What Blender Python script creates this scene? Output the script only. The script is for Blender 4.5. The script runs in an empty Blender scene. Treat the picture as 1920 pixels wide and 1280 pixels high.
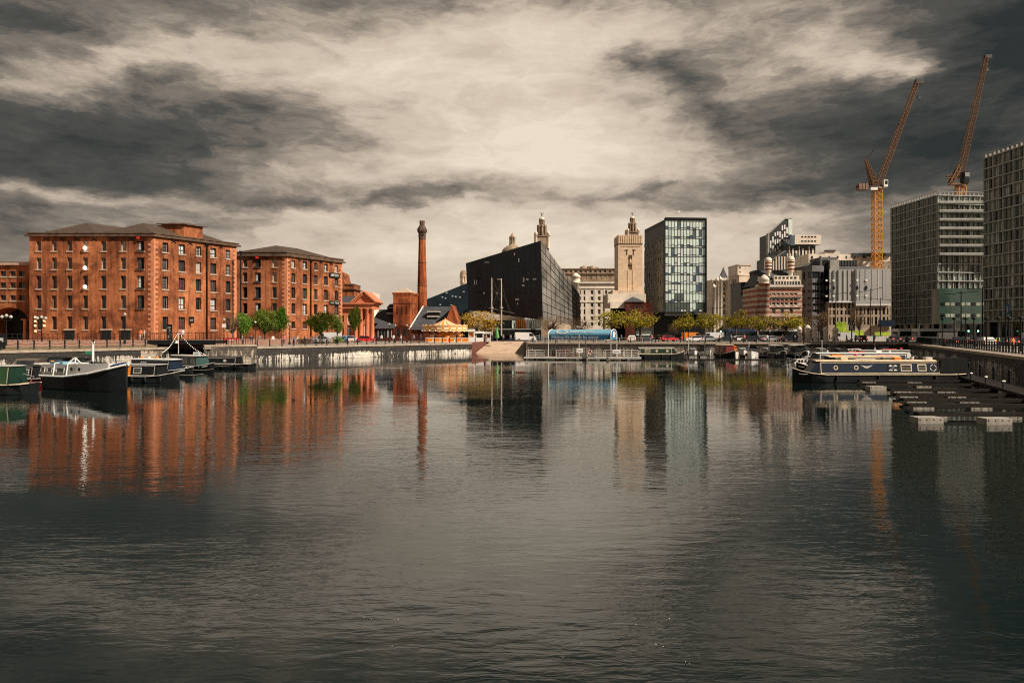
import bpy, bmesh, math, random
from mathutils import Vector, Matrix
from mathutils.geometry import tessellate_polygon
R = math.radians
random.seed(7)
F, HZ, HC = 1387.0, 622.0, 4.5      # focal length in photo pixels, horizon row, eye height above the water
sc = bpy.context.scene
COL = sc.collection

def X(px, d): return (px - 960) / F * d
def Z(py, d): return HC + (HZ - py) / F * d
def P(px, d, py=None): return Vector((X(px, d), d, 0 if py is None else Z(py, d)))

# ------------------------------------------------------------------ tags and things
WM = {}
def tag(o, label=None, cat=None, group=None, kind=None):
    if label: o['label'] = label
    if cat: o['category'] = cat
    if group: o['group'] = group
    if kind: o['kind'] = kind
    return o

def thing(name, label, cat, loc=(0, 0, 0), rotz=0.0, group=None):
    o = bpy.data.objects.new(name, None)
    o.empty_display_size = 0.3
    COL.objects.link(o)
    o.location = loc
    o.rotation_euler = (0, 0, rotz)
    WM[o.name] = Matrix.Translation(Vector(loc)) @ Matrix.Rotation(rotz, 4, 'Z')
    return tag(o, label, cat, group)

def copy_tree(o, parent=None):
    c = o.copy()
    COL.objects.link(c)
    if parent is not None:
        c.parent = parent
    for ch in list(o.children):
        copy_tree(ch, c)
    return c

def dup(root, loc, rotz=0.0, label=None, group=None, scale=None):
    c = copy_tree(root)
    c.location = loc
    c.rotation_euler = (0, 0, rotz)
    if scale: c.scale = (scale,) * 3 if not hasattr(scale, '__len__') else scale
    if label: c['label'] = label
    if group: c['group'] = group
    return c

def put(me, name, parent, M):
    """link mesh data as a child placed by a world matrix"""
    o = bpy.data.objects.new(name, me)
    COL.objects.link(o)
    if parent is not None:
        o.parent = parent
        q = parent
        while q is not None and q.name not in WM: q = q.parent
        base = WM[q.name] if q is not None else Matrix()
        o.matrix_local = base.inverted() @ M
    else:
        o.matrix_world = M
    return o

# ------------------------------------------------------------------ mesh builder
class MB:
    def __init__(self):
        self.v, self.f, self.m, self.s = [], [], [], []
    def add(self, vs, fs, mi=0, smooth=False):
        n = len(self.v)
        self.v += [tuple(p) for p in vs]
        for f in fs:
            self.f.append(tuple(i + n for i in f)); self.m.append(mi); self.s.append(smooth)
        return self
    def quad(self, a, b, c, d, mi=0): return self.add([a, b, c, d], [(0, 1, 2, 3)], mi)
    def tri(self, a, b, c, mi=0): return self.add([a, b, c], [(0, 1, 2)], mi)
    def box(self, x0, x1, y0, y1, z0, z1, mi=0, M=None):
        vs = [Vector(p) for p in ((x0,y0,z0),(x1,y0,z0),(x1,y1,z0),(x0,y1,z0),(x0,y0,z1),(x1,y0,z1),(x1,y1,z1),(x0,y1,z1))]
        if M is not None: vs = [M @ p for p in vs]
        return self.add(vs, [(0,3,2,1),(4,5,6,7),(0,1,5,4),(1,2,6,5),(2,3,7,6),(3,0,4,7)], mi)
    def tube(self, p0, p1, r0, r1=None, n=8, mi=0, cap=True, smooth=True):
        p0, p1 = Vector(p0), Vector(p1)
        if r1 is None: r1 = r0
        d = p1 - p0
        if d.length < 1e-6: return self
        q = d.to_track_quat('Z', 'Y')
        vs = []
        for p, r in ((p0, r0), (p1, r1)):
            for i in range(n):
                a = 2 * math.pi * (i + .5) / n
                vs.append(p + q @ Vector((math.cos(a) * r, math.sin(a) * r, 0)))
        fs = [(i, (i + 1) % n, n + (i + 1) % n, n + i) for i in range(n)]
        self.add(vs, fs, mi, smooth and n > 5)
        if cap:
            self.add(vs, [tuple(range(n - 1, -1, -1)), tuple(range(n, 2 * n))], mi)
        return self
    def lathe(self, prof, o=(0, 0, 0), n=16, mi=0, smooth=True, rot=0.0, sx=1, sy=1):
        o = Vector(o); k = len(prof); vs = []
        for r, z in prof:
            for i in range(n):
                a = rot + 2 * math.pi * i / n
                vs.append(o + Vector((math.cos(a) * r * sx, math.sin(a) * r * sy, z)))
        fs = [(j*n+i, j*n+(i+1) % n, (j+1)*n+(i+1) % n, (j+1)*n+i) for j in range(k-1) for i in range(n)]
        self.add(vs, fs, mi, smooth)
        self.add(vs, [tuple(range(n - 1, -1, -1)), tuple((k-1)*n+i for i in range(n))], mi)
        return self
    def prism(self, poly, z0, z1, mi=0, mt=None):
        """vertical prism over a 2-D polygon given counter-clockwise"""
        n = len(poly)
        vs = [(x, y, z0) for x, y in poly] + [(x, y, z1) for x, y in poly]
        self.add(vs, [(i, (i+1) % n, n+(i+1) % n, n+i) for i in range(n)], mi)
        self.add(vs, [tuple(range(n-1, -1, -1)), tuple(range(n, 2*n))], mi if mt is None else mt)
        return self
    def extr(self, poly, y0, y1, mi=0, M=None):
        """polygon in (x,z) extruded along y"""
        n = len(poly)
        vs = [Vector((x, y0, z)) for x, z in poly] + [Vector((x, y1, z)) for x, z in poly]
        if M is not None: vs = [M @ p for p in vs]
        self.add(vs, [(i, n+i, n+(i+1) % n, (i+1) % n) for i in range(n)], mi)
        self.add(vs, [tuple(range(n)), tuple(range(2*n-1, n-1, -1))], mi)
        return self
    def mesh(self, name, mats, Minv=None, fix=True):
        me = bpy.data.meshes.new(name)
        vs = self.v if Minv is None else [tuple(Minv @ Vector(p)) for p in self.v]
        me.from_pydata(vs, [], self.f)
        for m in (mats if isinstance(mats, (list, tuple)) else [mats]): me.materials.append(m)
        me.polygons.foreach_set('material_index', self.m)
        me.polygons.foreach_set('use_smooth', self.s)
        me.update()
        if fix:
            bm = bmesh.new(); bm.from_mesh(me)
            bmesh.ops.recalc_face_normals(bm, faces=bm.faces)
            bm.to_mesh(me); bm.free()
        return me
    def build(self, name, mats, parent=None, world=False, fix=True):
        Minv = None
        if world and parent is not None:
            Minv = WM[parent.name].inverted()
        o = bpy.data.objects.new(name, self.mesh(name, mats, Minv, fix))
        COL.objects.link(o)
        if parent is not None: o.parent = parent
        return o

_txt = {}
def text_mesh(s, size, mat, depth=0.01):
    key = (s, size, mat.name)
    if key in _txt: return _txt[key]
    cu = bpy.data.curves.new('lettering', 'FONT')
    cu.body = s; cu.size = size; cu.extrude = depth; cu.align_x = 'CENTER'; cu.align_y = 'CENTER'
    ob = bpy.data.objects.new('lettering_tmp', cu); COL.objects.link(ob)
    bpy.context.view_layer.update()
    dg = bpy.context.evaluated_depsgraph_get()
    me = bpy.data.meshes.new_from_object(ob.evaluated_get(dg))
    me.name = 'lettering'
    me.materials.clear(); me.materials.append(mat)
    bpy.data.objects.remove(ob); bpy.data.curves.remove(cu)
    _txt[key] = me
    return me

# ------------------------------------------------------------------ materials
def new_mat(name):
    m = bpy.data.materials.new(name); m.use_nodes = True
    nt = m.node_tree; b = nt.nodes['Principled BSDF']
    return m, nt, b
def N(nt, t, **kw):
    n = nt.nodes.new(t)
    for k, v in kw.items():
        if k.startswith('i_'):
            key = k[2:]
            n.inputs[int(key) if key.isdigit() else key.replace('_', ' ')].default_value = v
        else: setattr(n, k, v)
    return n
def coords(nt, scale=(1, 1, 1), world=False):
    if world:
        g = N(nt, 'ShaderNodeNewGeometry'); src = g.outputs['Position']
    else:
        t = N(nt, 'ShaderNodeTexCoord'); src = t.outputs['Object']
    mp = N(nt, 'ShaderNodeMapping'); mp.inputs['Scale'].default_value = scale
    nt.links.new(src, mp.inputs['Vector'])
    return mp.outputs['Vector']
def ramp(nt, fac, stops):
    r = N(nt, 'ShaderNodeValToRGB'); e = r.color_ramp.elements
    while len(e) < len(stops): e.new(0.5)
    for i, (p, c) in enumerate(stops):
        e[i].position = p; e[i].color = tuple(c) + (1,) if len(c) == 3 else c
    nt.links.new(fac, r.inputs['Fac'])
    return r.outputs['Color']
def noise(nt, vec, scale, detail=4, rough=0.55, dist=0.0):
    n = N(nt, 'ShaderNodeTexNoise'); n.inputs['Scale'].default_value = scale
    n.inputs['Detail'].default_value = detail; n.inputs['Roughness'].default_value = rough
    n.inputs['Distortion'].default_value = dist
    nt.links.new(vec, n.inputs['Vector'])
    return n.outputs['Fac']
def mixc(nt, fac, a, b, mode='MIX'):
    m = N(nt, 'ShaderNodeMix', data_type='RGBA', blend_type=mode)
    for s, v in ((0, fac), (6, a), (7, b)):
        if isinstance(v, (int, float)): m.inputs[s].default_value = v
        elif isinstance(v, tuple): m.inputs[s].default_value = v + (1,) if len(v) == 3 else v
        else: nt.links.new(v, m.inputs[s])
    return m.outputs[2]

def mat(name, col, rough=0.75, var=0.25, scale=0.8, metal=0.0, spec=0.4, bump=0.0, stretch=(1, 1, 1), fine=None):
    m, nt, b = new_mat(name)
    v = coords(nt, stretch)
    n1 = noise(nt, v, scale, 6, 0.65)
    lo = tuple(c * (1 - var) for c in col); hi = tuple(min(1, c * (1 + var)) for c in col)
    c = ramp(nt, n1, [(0.3, lo), (0.7, hi)])
    n2 = noise(nt, v, fine or scale * 9, 3, 0.6)
    c2 = ramp(nt, n2, [(0.3, (1 - var * .6,) * 3), (0.7, (1 + var * .3,) * 3)])
    c = mixc(nt, 1.0, c, c2, 'MULTIPLY')
    nt.links.new(c, b.inputs['Base Color'])
    b.inputs['Roughness'].default_value = rough
    b.inputs['Metallic'].default_value = metal
    b.inputs['Specular IOR Level'].default_value = spec
    if bump:
        bn = N(nt, 'ShaderNodeBump'); bn.inputs['Strength'].default_value = bump; bn.inputs['Distance'].default_value = 0.05
        nt.links.new(n2, bn.inputs['Height']); nt.links.new(bn.outputs['Normal'], b.inputs['Normal'])
    return m
def emit(name, col, s):
    m, nt, b = new_mat(name)
    b.inputs['Base Color'].default_value = tuple(col) + (1,)
    b.inputs['Emission Color'].default_value = tuple(col) + (1,)
    b.inputs['Emission Strength'].default_value = s
    return m
def glass(name, col, ior=1.6, rough=0.06, var=0.5, scale=0.35):
    m, nt, b = new_mat(name)
    v = coords(nt, (1, 1, 1), world=True)
    n1 = noise(nt, v, scale, 3, 0.6)
    c = ramp(nt, n1, [(0.35, tuple(x * (1 - var) for x in col)), (0.65, tuple(x * (1 + var) for x in col))])
    nt.links.new(c, b.inputs['Base Color'])
    b.inputs['Roughness'].default_value = rough; b.inputs['IOR'].default_value = ior
    bn = N(nt, 'ShaderNodeBump'); bn.inputs['Strength'].default_value = 0.12; bn.inputs['Distance'].default_value = 0.2
    nt.links.new(noise(nt, v, 0.7, 2), bn.inputs['Height']); nt.links.new(bn.outputs['Normal'], b.inputs['Normal'])
    return m

def brick_mat(name, c0, c1, c2):
    m, nt, b = new_mat(name)
    v = coords(nt)
    big = noise(nt, v, 0.16, 6, 0.7, 0.6)
    c = ramp(nt, big, [(0.34, tuple(x * .7 for x in c0)), (0.44, c0), (0.53, c1), (0.68, c2)])
    # courses: bricks read as short horizontal flecks
    vf = coords(nt, (1.6, 1.6, 7.0))
    fl = noise(nt, vf, 1.1, 4, 0.75)
    fc = ramp(nt, fl, [(0.28, (0.5, 0.46, 0.42)), (0.5, (1, 1, 1)), (0.74, (1.35, 1.3, 1.2))])
    c = mixc(nt, 1.0, c, fc, 'MULTIPLY')
    # soot runs below sills and cornice
    vs = coords(nt, (1.2, 1.2, 0.09))
    st = ramp(nt, noise(nt, vs, 1.3, 5, 0.7), [(0.36, (0.42, 0.38, 0.37)), (0.5, (0.9, 0.88, 0.87)), (0.66, (1.08, 1.08, 1.08))])
    c = mixc(nt, 0.85, c, st, 'MULTIPLY')
    nt.links.new(c, b.inputs['Base Color'])
    b.inputs['Roughness'].default_value = 0.9; b.inputs['Specular IOR Level'].default_value = 0.15
    bn = N(nt, 'ShaderNodeBump'); bn.inputs['Strength'].default_value = 0.5; bn.inputs['Distance'].default_value = 0.06
    nt.links.new(fl, bn.inputs['Height']); nt.links.new(bn.outputs['Normal'], b.inputs['Normal'])
    return m

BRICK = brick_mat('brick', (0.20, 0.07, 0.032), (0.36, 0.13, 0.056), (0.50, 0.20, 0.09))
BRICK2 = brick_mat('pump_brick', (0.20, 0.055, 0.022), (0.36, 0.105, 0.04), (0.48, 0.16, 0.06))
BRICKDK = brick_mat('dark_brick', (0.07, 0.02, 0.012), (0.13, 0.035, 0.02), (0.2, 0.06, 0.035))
ORANGE = mat('terracotta', (0.60, 0.20, 0.095), 0.8, 0.2, 0.5)
QUOIN = mat('quoin_stone', (0.5, 0.2, 0.1), 0.85, 0.35, 1.5)
STONE_TRIM = mat('stone_trim', (0.42, 0.32, 0.24), 0.85, 0.3, 1.2)
SILL = mat('sill_stone', (0.38, 0.29, 0.22), 0.85, 0.25, 2)
CORNICE = mat('sooty_stone', (0.105, 0.065, 0.042), 0.9, 0.5, 0.9)
ROOFMETAL = mat('ribbed_roof', (0.075, 0.052, 0.038), 0.6, 0.35, 2.5, stretch=(1, 1, 0.3))
SLATE = mat('slate', (0.06, 0.062, 0.07), 0.65, 0.5, 1.6, bump=0.4)
BLACKM = mat('black_metal', (0.010, 0.012, 0.013), 0.5, 0.3, 2, spec=0.2)
DARKM = mat('dark_grey_metal', (0.035, 0.037, 0.04), 0.5, 0.3, 2)
GREYM = mat('grey_metal', (0.25, 0.25, 0.25), 0.5, 0.3, 2)
WHITE = mat('white_paint', (0.78, 0.76, 0.72), 0.45, 0.12, 1.5)
OFFWHITE = mat('off_white_paint', (0.55, 0.52, 0.47), 0.55, 0.25, 1.5)
CREAM = mat('cream_paint', (0.7, 0.57, 0.38), 0.55, 0.2, 1)
PORT = mat('portland_stone', (0.62, 0.5, 0.38), 0.85, 0.25, 0.35, stretch=(1, 1, 0.5))
PORTB = mat('pale_portland_stone', (0.68, 0.6, 0.5), 0.85, 0.22, 0.3, stretch=(1, 1, 0.5))
PORTD = mat('weathered_stone', (0.3, 0.22, 0.15), 0.9, 0.5, 0.5)
SANDT = mat('tower_stone', (0.66, 0.49, 0.33), 0.85, 0.2, 0.5, stretch=(1, 1, 2.2))
COPPER = mat('green_bronze', (0.08, 0.13, 0.1), 0.6, 0.3, 2)
CONC = mat('concrete', (0.3, 0.28, 0.25), 0.85, 0.3, 0.7)
CONCD = mat('grey_cladding', (0.12, 0.12, 0.125), 0.6, 0.3, 0.4)
PANEL = mat('pale_grey_panel', (0.40, 0.395, 0.38), 0.5, 0.12, 0.15)
FRAMEG = mat('facade_frame', (0.24, 0.26, 0.23), 0.6, 0.25, 0.6)
FRAMEL = mat('light_facade_frame', (0.34, 0.345, 0.31), 0.6, 0.25, 0.6)
BLACKGR = mat('black_granite', (0.012, 0.024, 0.034), 0.32, 0.5, 0.25, spec=0.3)
FRAMED = mat('faded_frame', (0.22, 0.19, 0.16), 0.7, 0.3, 2)
BLIND = mat('window_blind', (0.42, 0.38, 0.32), 0.8, 0.2, 2)
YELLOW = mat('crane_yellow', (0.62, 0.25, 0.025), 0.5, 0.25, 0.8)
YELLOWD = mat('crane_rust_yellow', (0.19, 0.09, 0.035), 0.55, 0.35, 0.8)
RED = mat('red_paint', (0.6, 0.03, 0.03), 0.4, 0.15, 1.5)
GREEN = mat('green_paint', (0.008, 0.03, 0.019), 0.4, 0.2, 1.5)
LIME = mat('lime_print', (0.35, 0.5, 0.02), 0.6, 0.5, 0.35)
NAVY = mat('navy_paint', (0.008, 0.018, 0.035), 0.35, 0.2, 1.5)
BLUE = mat('blue_canvas', (0.03, 0.17, 0.33), 0.6, 0.15, 1.5)
BLUEL = mat('light_blue_canvas', (0.16, 0.36, 0.48), 0.6, 0.12, 1.5)
ORANGEP = mat('orange_cover', (0.8, 0.24, 0.02), 0.6, 0.25, 2)
TIMBER = mat('weathered_timber', (0.13, 0.10, 0.075), 0.85, 0.35, 2.5, stretch=(0.3, 1, 1))
TIMBERR = mat('red_brown_timber', (0.13, 0.045, 0.03), 0.8, 0.3, 1.5)
FLOAT = mat('float_concrete', (0.34, 0.31, 0.26), 0.85, 0.35, 2)
RUBBER = mat('rubber', (0.012, 0.012, 0.012), 0.8, 0.2, 3)
BARK = mat('bark', (0.09, 0.065, 0.045), 0.9, 0.4, 3)
SKIN = mat('skin', (0.5, 0.3, 0.2), 0.6, 0.1, 3)
ROPE = mat('rope', (0.35, 0.3, 0.22), 0.9, 0.2, 4)
GLASSD = glass('dark_glass', (0.012, 0.017, 0.02), 1.5, 0.08)
GLASSW = glass('window_glass', (0.03, 0.035, 0.04), 1.7, 0.1)
GLASSS = glass('sky_reflection_glass', (0.50, 0.56, 0.56), 2.1, 0.12, 0.15)  # pale base colour stands in for sky reflected in the panes
GLASSP = glass('pale_green_glass', (0.60, 0.73, 0.66), 1.8, 0.15, 0.10)
DECKD = mat('dark_wet_deck', (0.022, 0.019, 0.016), 0.8, 0.5, 2.5, spec=0.15, stretch=(0.3, 1, 1))
GLASSG = glass('green_glass', (0.05, 0.08, 0.065), 1.9, 0.08, 0.5)
GLASSG2 = glass('olive_glass', (0.33, 0.36, 0.28), 1.7, 0.12, 0.5)
GLASSB = glass('blue_glass', (0.06, 0.10, 0.13), 1.9, 0.1, 0.4)
LAMPW = emit('lamp_white', (1, 0.9, 0.72), 3.2)
LAMPG = emit('lamp_green', (0.25, 1, 0.45), 5)
LAMPR = emit('lamp_red', (1, 0.08, 0.05), 2.0)
LAMPY = emit('lamp_warm', (1, 0.68, 0.35), 0.9)
BULB = emit('bulb', (1, 0.9, 0.7), 0.6)

def leaf_mat(name, c0, c1, c2):
    m, nt, b = new_mat(name)
    v = coords(nt)
    n = noise(nt, v, 1.1, 4, 0.7)
    c = ramp(nt, n, [(0.33, c0), (0.5, c1), (0.68, c2)])
    nt.links.new(c, b.inputs['Base Color'])
    b.inputs['Roughness'].default_value = 0.7; b.inputs['Specular IOR Level'].default_value = 0.2
    tr = N(nt, 'ShaderNodeBsdfTranslucent'); nt.links.new(c, tr.inputs['Color'])
    mx = N(nt, 'ShaderNodeMixShader'); mx.inputs[0].default_value = 0.3
    nt.links.new(b.outputs[0], mx.inputs[1]); nt.links.new(tr.outputs[0], mx.inputs[2])
    nt.links.new(mx.outputs[0], nt.nodes['Material Output'].inputs['Surface'])
    return m
LEAFG = leaf_mat('green_leaves', (0.02, 0.032, 0.006), (0.09, 0.13, 0.014), (0.24, 0.30, 0.03))
LEAFB = leaf_mat('bright_leaves', (0.02, 0.05, 0.008), (0.09, 0.20, 0.015), (0.24, 0.42, 0.04))
LEAFO = leaf_mat('olive_leaves', (0.05, 0.04, 0.01), (0.22, 0.18, 0.015), (0.62, 0.52, 0.03))
LEAFY = leaf_mat('ochre_leaves', (0.14, 0.08, 0.012), (0.40, 0.24, 0.035), (0.62, 0.40, 0.07))
LEAFN = leaf_mat('brown_twigs', (0.07, 0.045, 0.02), (0.17, 0.105, 0.05), (0.26, 0.17, 0.08))

# striped masonry of brick and pale stone bands
def stripes():
    m, nt, b = new_mat('banded_masonry')
    g = N(nt, 'ShaderNodeTexCoord'); s = N(nt, 'ShaderNodeSeparateXYZ'); nt.links.new(g.outputs['Object'], s.inputs[0])
    a = N(nt, 'ShaderNodeMath', operation='FRACT'); mu = N(nt, 'ShaderNodeMath', operation='MULTIPLY'); mu.inputs[1].default_value = 0.72
    nt.links.new(s.outputs['Z'], mu.inputs[0]); nt.links.new(mu.outputs[0], a.inputs[0])
    gt = N(nt, 'ShaderNodeMath', operation='GREATER_THAN'); gt.inputs[1].default_value = 0.5; nt.links.new(a.outputs[0], gt.inputs[0])
    c = mixc(nt, gt.outputs[0], (0.33, 0.12, 0.075), (0.52, 0.41, 0.33))
    v = coords(nt); n = noise(nt, v, 1.0, 5, 0.7)
    c = mixc(nt, 1.0, c, ramp(nt, n, [(0.3, (0.7, 0.7, 0.7)), (0.7, (1.15, 1.15, 1.15))]), 'MULTIPLY')
    nt.links.new(c, b.inputs['Base Color']); b.inputs['Roughness'].default_value = 0.85
    return m
BANDED = stripes()

# quay masonry: dark wet stone, big blocks, pale lime runs near the water
def quay_mat(name, amount, base=(0.05, 0.043, 0.034), pale=(0.55, 0.5, 0.42), top=2.0):
    m, nt, b = new_mat(name)
    v = coords(nt)
    n = noise(nt, v, 1.3, 6, 0.7, 0.4)
    c = ramp(nt, n, [(0.3, tuple(x * .35 for x in base)), (0.55, base), (0.75, tuple(x * 2.6 for x in base))])
    vs = coords(nt, (2.2, 2.2, 0.35))
    st = noise(nt, vs, 1.5, 5, 0.72, 0.5)
    lo = noise(nt, v, 0.13, 3, 0.5)
    ad = N(nt, 'ShaderNodeMath', operation='MULTIPLY_ADD'); nt.links.new(lo, ad.inputs[0]); ad.inputs[1].default_value = 0.95
    nt.links.new(st, ad.inputs[2])
    g = N(nt, 'ShaderNodeNewGeometry'); s = N(nt, 'ShaderNodeSeparateXYZ'); nt.links.new(g.outputs['Position'], s.inputs[0])
    zr = N(nt, 'ShaderNodeMapRange'); zr.inputs['From Min'].default_value = top * 0.5; zr.inputs['From Max'].default_value = top
    zr.inputs['To Min'].default_value = 0.0; zr.inputs['To Max'].default_value = -0.4; nt.links.new(s.outputs['Z'], zr.inputs['Value'])
    a2 = N(nt, 'ShaderNodeMath', operation='ADD'); nt.links.new(ad.outputs[0], a2.inputs[0]); nt.links.new(zr.outputs[0], a2.inputs[1])
    mk = ramp(nt, a2.outputs[0], [(min(.99, 1.1 - amount), (0, 0, 0)), (min(1, 1.13 - amount), (1, 1, 1))])
    c = mixc(nt, mk, c, pale)
    br = N(nt, 'ShaderNodeTexBrick'); br.inputs['Scale'].default_value = 1.0
    br.inputs['Brick Width'].default_value = 1.1; br.inputs['Row Height'].default_value = 0.45; br.inputs['Mortar Size'].default_value = 0.03
    br.inputs['Color1'].default_value = (1, 1, 1, 1); br.inputs['Color2'].default_value = (0.75, 0.75, 0.75, 1); br.inputs['Mortar'].default_value = (0.25, 0.25, 0.25, 1)
    cx = N(nt, 'ShaderNodeCombineXYZ'); s2 = N(nt, 'ShaderNodeSeparateXYZ'); nt.links.new(v, s2.inputs[0])
    sm = N(nt, 'ShaderNodeMath', operation='ADD'); nt.links.new(s2.outputs['X'], sm.inputs[0]); nt.links.new(s2.outputs['Y'], sm.inputs[1])
    nt.links.new(sm.outputs[0], cx.inputs['X']); nt.links.new(s2.outputs['Z'], cx.inputs['Y']); nt.links.new(cx.outputs[0], br.inputs['Vector'])
    c = mixc(nt, 0.8, c, br.outputs['Color'], 'MULTIPLY')
    nt.links.new(c, b.inputs['Base Color']); b.inputs['Roughness'].default_value = 0.7
    bn = N(nt, 'ShaderNodeBump'); bn.inputs['Strength'].default_value = 0.8; bn.inputs['Distance'].default_value = 0.12
    nt.links.new(n, bn.inputs['Height']); nt.links.new(bn.outputs['Normal'], b.inputs['Normal'])
    return m
QW_STREAK = quay_mat('streaked_quay_stone', 0.12, base=(0.035, 0.03, 0.025), pale=(0.72, 0.66, 0.56), top=1.5)
QW_PALE = quay_mat('patchy_quay_stone', 0.17, base=(0.1, 0.08, 0.06), pale=(0.42, 0.35, 0.27), top=3.0)
QW_DARK = quay_mat('dark_quay_stone', -0.03, base=(0.028, 0.025, 0.02))
QW_MID = quay_mat('brown_quay_stone', 0.08, base=(0.055, 0.04, 0.03), pale=(0.35, 0.29, 0.22))
COPING = mat('coping_stone', (0.36, 0.29, 0.22), 0.85, 0.3, 1.5, bump=0.3)
PAVING = mat('paving', (0.27, 0.23, 0.19), 0.85, 0.3, 0.4, bump=0.2)
PAVPINK = mat('brick_paving', (0.3, 0.17, 0.12), 0.85, 0.3, 0.6, bump=0.2)
BANK = mat('worn_grass_bank', (0.2, 0.155, 0.085), 0.9, 0.5, 1.3, bump=0.6)
ASPHALT = mat('asphalt', (0.055, 0.053, 0.05), 0.85, 0.25, 0.6)
SLIP = mat('slipway_setts', (0.5, 0.36, 0.25), 0.8, 0.25, 0.5, bump=0.3)
# ------------------------------------------------------------------ camera, light, sky
cam = bpy.data.cameras.new('camera'); cam_o = bpy.data.objects.new('camera', cam); COL.objects.link(cam_o)
cam_o.location = (0, 0, HC); cam_o.rotation_euler = (R(90), 0, 0)
cam.sensor_width = 36; cam.lens = 36 * F / 1920
cam.shift_y = -(640 - HZ) / 1920
cam.clip_end = 4000; cam.clip_start = 0.2
sc.camera = cam_o

SUN_AZ, SUN_EL = math.atan2(0.87, -0.49), R(42)
sun = bpy.data.lights.new('sun', 'SUN'); sun.energy = 5.0; sun.angle = R(0.8); sun.color = (1.0, 0.87, 0.73)
sun_o = bpy.data.objects.new('sun', sun); COL.objects.link(sun_o)
sd = Vector((math.sin(SUN_AZ) * math.cos(SUN_EL), math.cos(SUN_AZ) * math.cos(SUN_EL), math.sin(SUN_EL)))
sun_o.rotation_euler = sd.to_track_quat('Z', 'Y').to_euler()
sun_o.location = (60, -60, 80)

w = bpy.data.worlds.new('World'); sc.world = w; w.use_nodes = True
nt = w.node_tree; nt.nodes.clear(); L = nt.links
def M_(op, a, b=None, c=None):
    n = N(nt, 'ShaderNodeMath', operation=op)
    for i, v in enumerate((a, b, c)):
        if v is None: continue
        if isinstance(v, (int, float)): n.inputs[i].default_value = v
        else: L.new(v, n.inputs[i])
    return n.outputs[0]
tc = N(nt, 'ShaderNodeTexCoord'); sep = N(nt, 'ShaderNodeSeparateXYZ'); L.new(tc.outputs['Generated'], sep.inputs[0])
az = M_('ARCTAN2', sep.outputs['X'], sep.outputs['Y'])
el = M_('ARCSINE', sep.outputs['Z'])
absz = M_('ADD', M_('ABSOLUTE', sep.outputs['Z']), 0.16)
cp = N(nt, 'ShaderNodeCombineXYZ')           # cloud layer seen in perspective
L.new(M_('DIVIDE', sep.outputs['X'], absz), cp.inputs['X']); L.new(M_('DIVIDE', sep.outputs['Y'], absz), cp.inputs['Y'])
ang = N(nt, 'ShaderNodeCombineXYZ'); L.new(az, ang.inputs['X']); L.new(M_('MULTIPLY', el, 2.7), ang.inputs['Y'])
# domain warp
wn = N(nt, 'ShaderNodeTexNoise'); wn.inputs['Scale'].default_value = 4.5; wn.inputs['Detail'].default_value = 6; wn.inputs['Roughness'].default_value = 0.62
L.new(ang.outputs[0], wn.inputs['Vector'])
wv = N(nt, 'ShaderNodeVectorMath', operation='SUBTRACT'); L.new(wn.outputs['Color'], wv.inputs[0]); wv.inputs[1].default_value = (0.5, 0.5, 0.5)
ws = N(nt, 'ShaderNodeVectorMath', operation='MULTIPLY'); L.new(wv.outputs[0], ws.inputs[0]); ws.inputs[1].default_value = (0.22, 0.11, 0)
azel = N(nt, 'ShaderNodeCombineXYZ'); L.new(az, azel.inputs['X']); L.new(el, azel.inputs['Y'])
warped = N(nt, 'ShaderNodeVectorMath', operation='ADD'); L.new(azel.outputs[0], warped.inputs[0]); L.new(ws.outputs[0], warped.inputs[1])
def fbm(vec, scale, detail, rough, dist=0.0, lac=2.0):
    n = N(nt, 'ShaderNodeTexNoise'); n.inputs['Scale'].default_value = scale; n.inputs['Detail'].default_value = detail
    n.inputs['Roughness'].default_value = rough; n.inputs['Distortion'].default_value = dist; n.inputs['Lacunarity'].default_value = lac
    L.new(vec, n.inputs['Vector']); return n.outputs['Fac']
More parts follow.
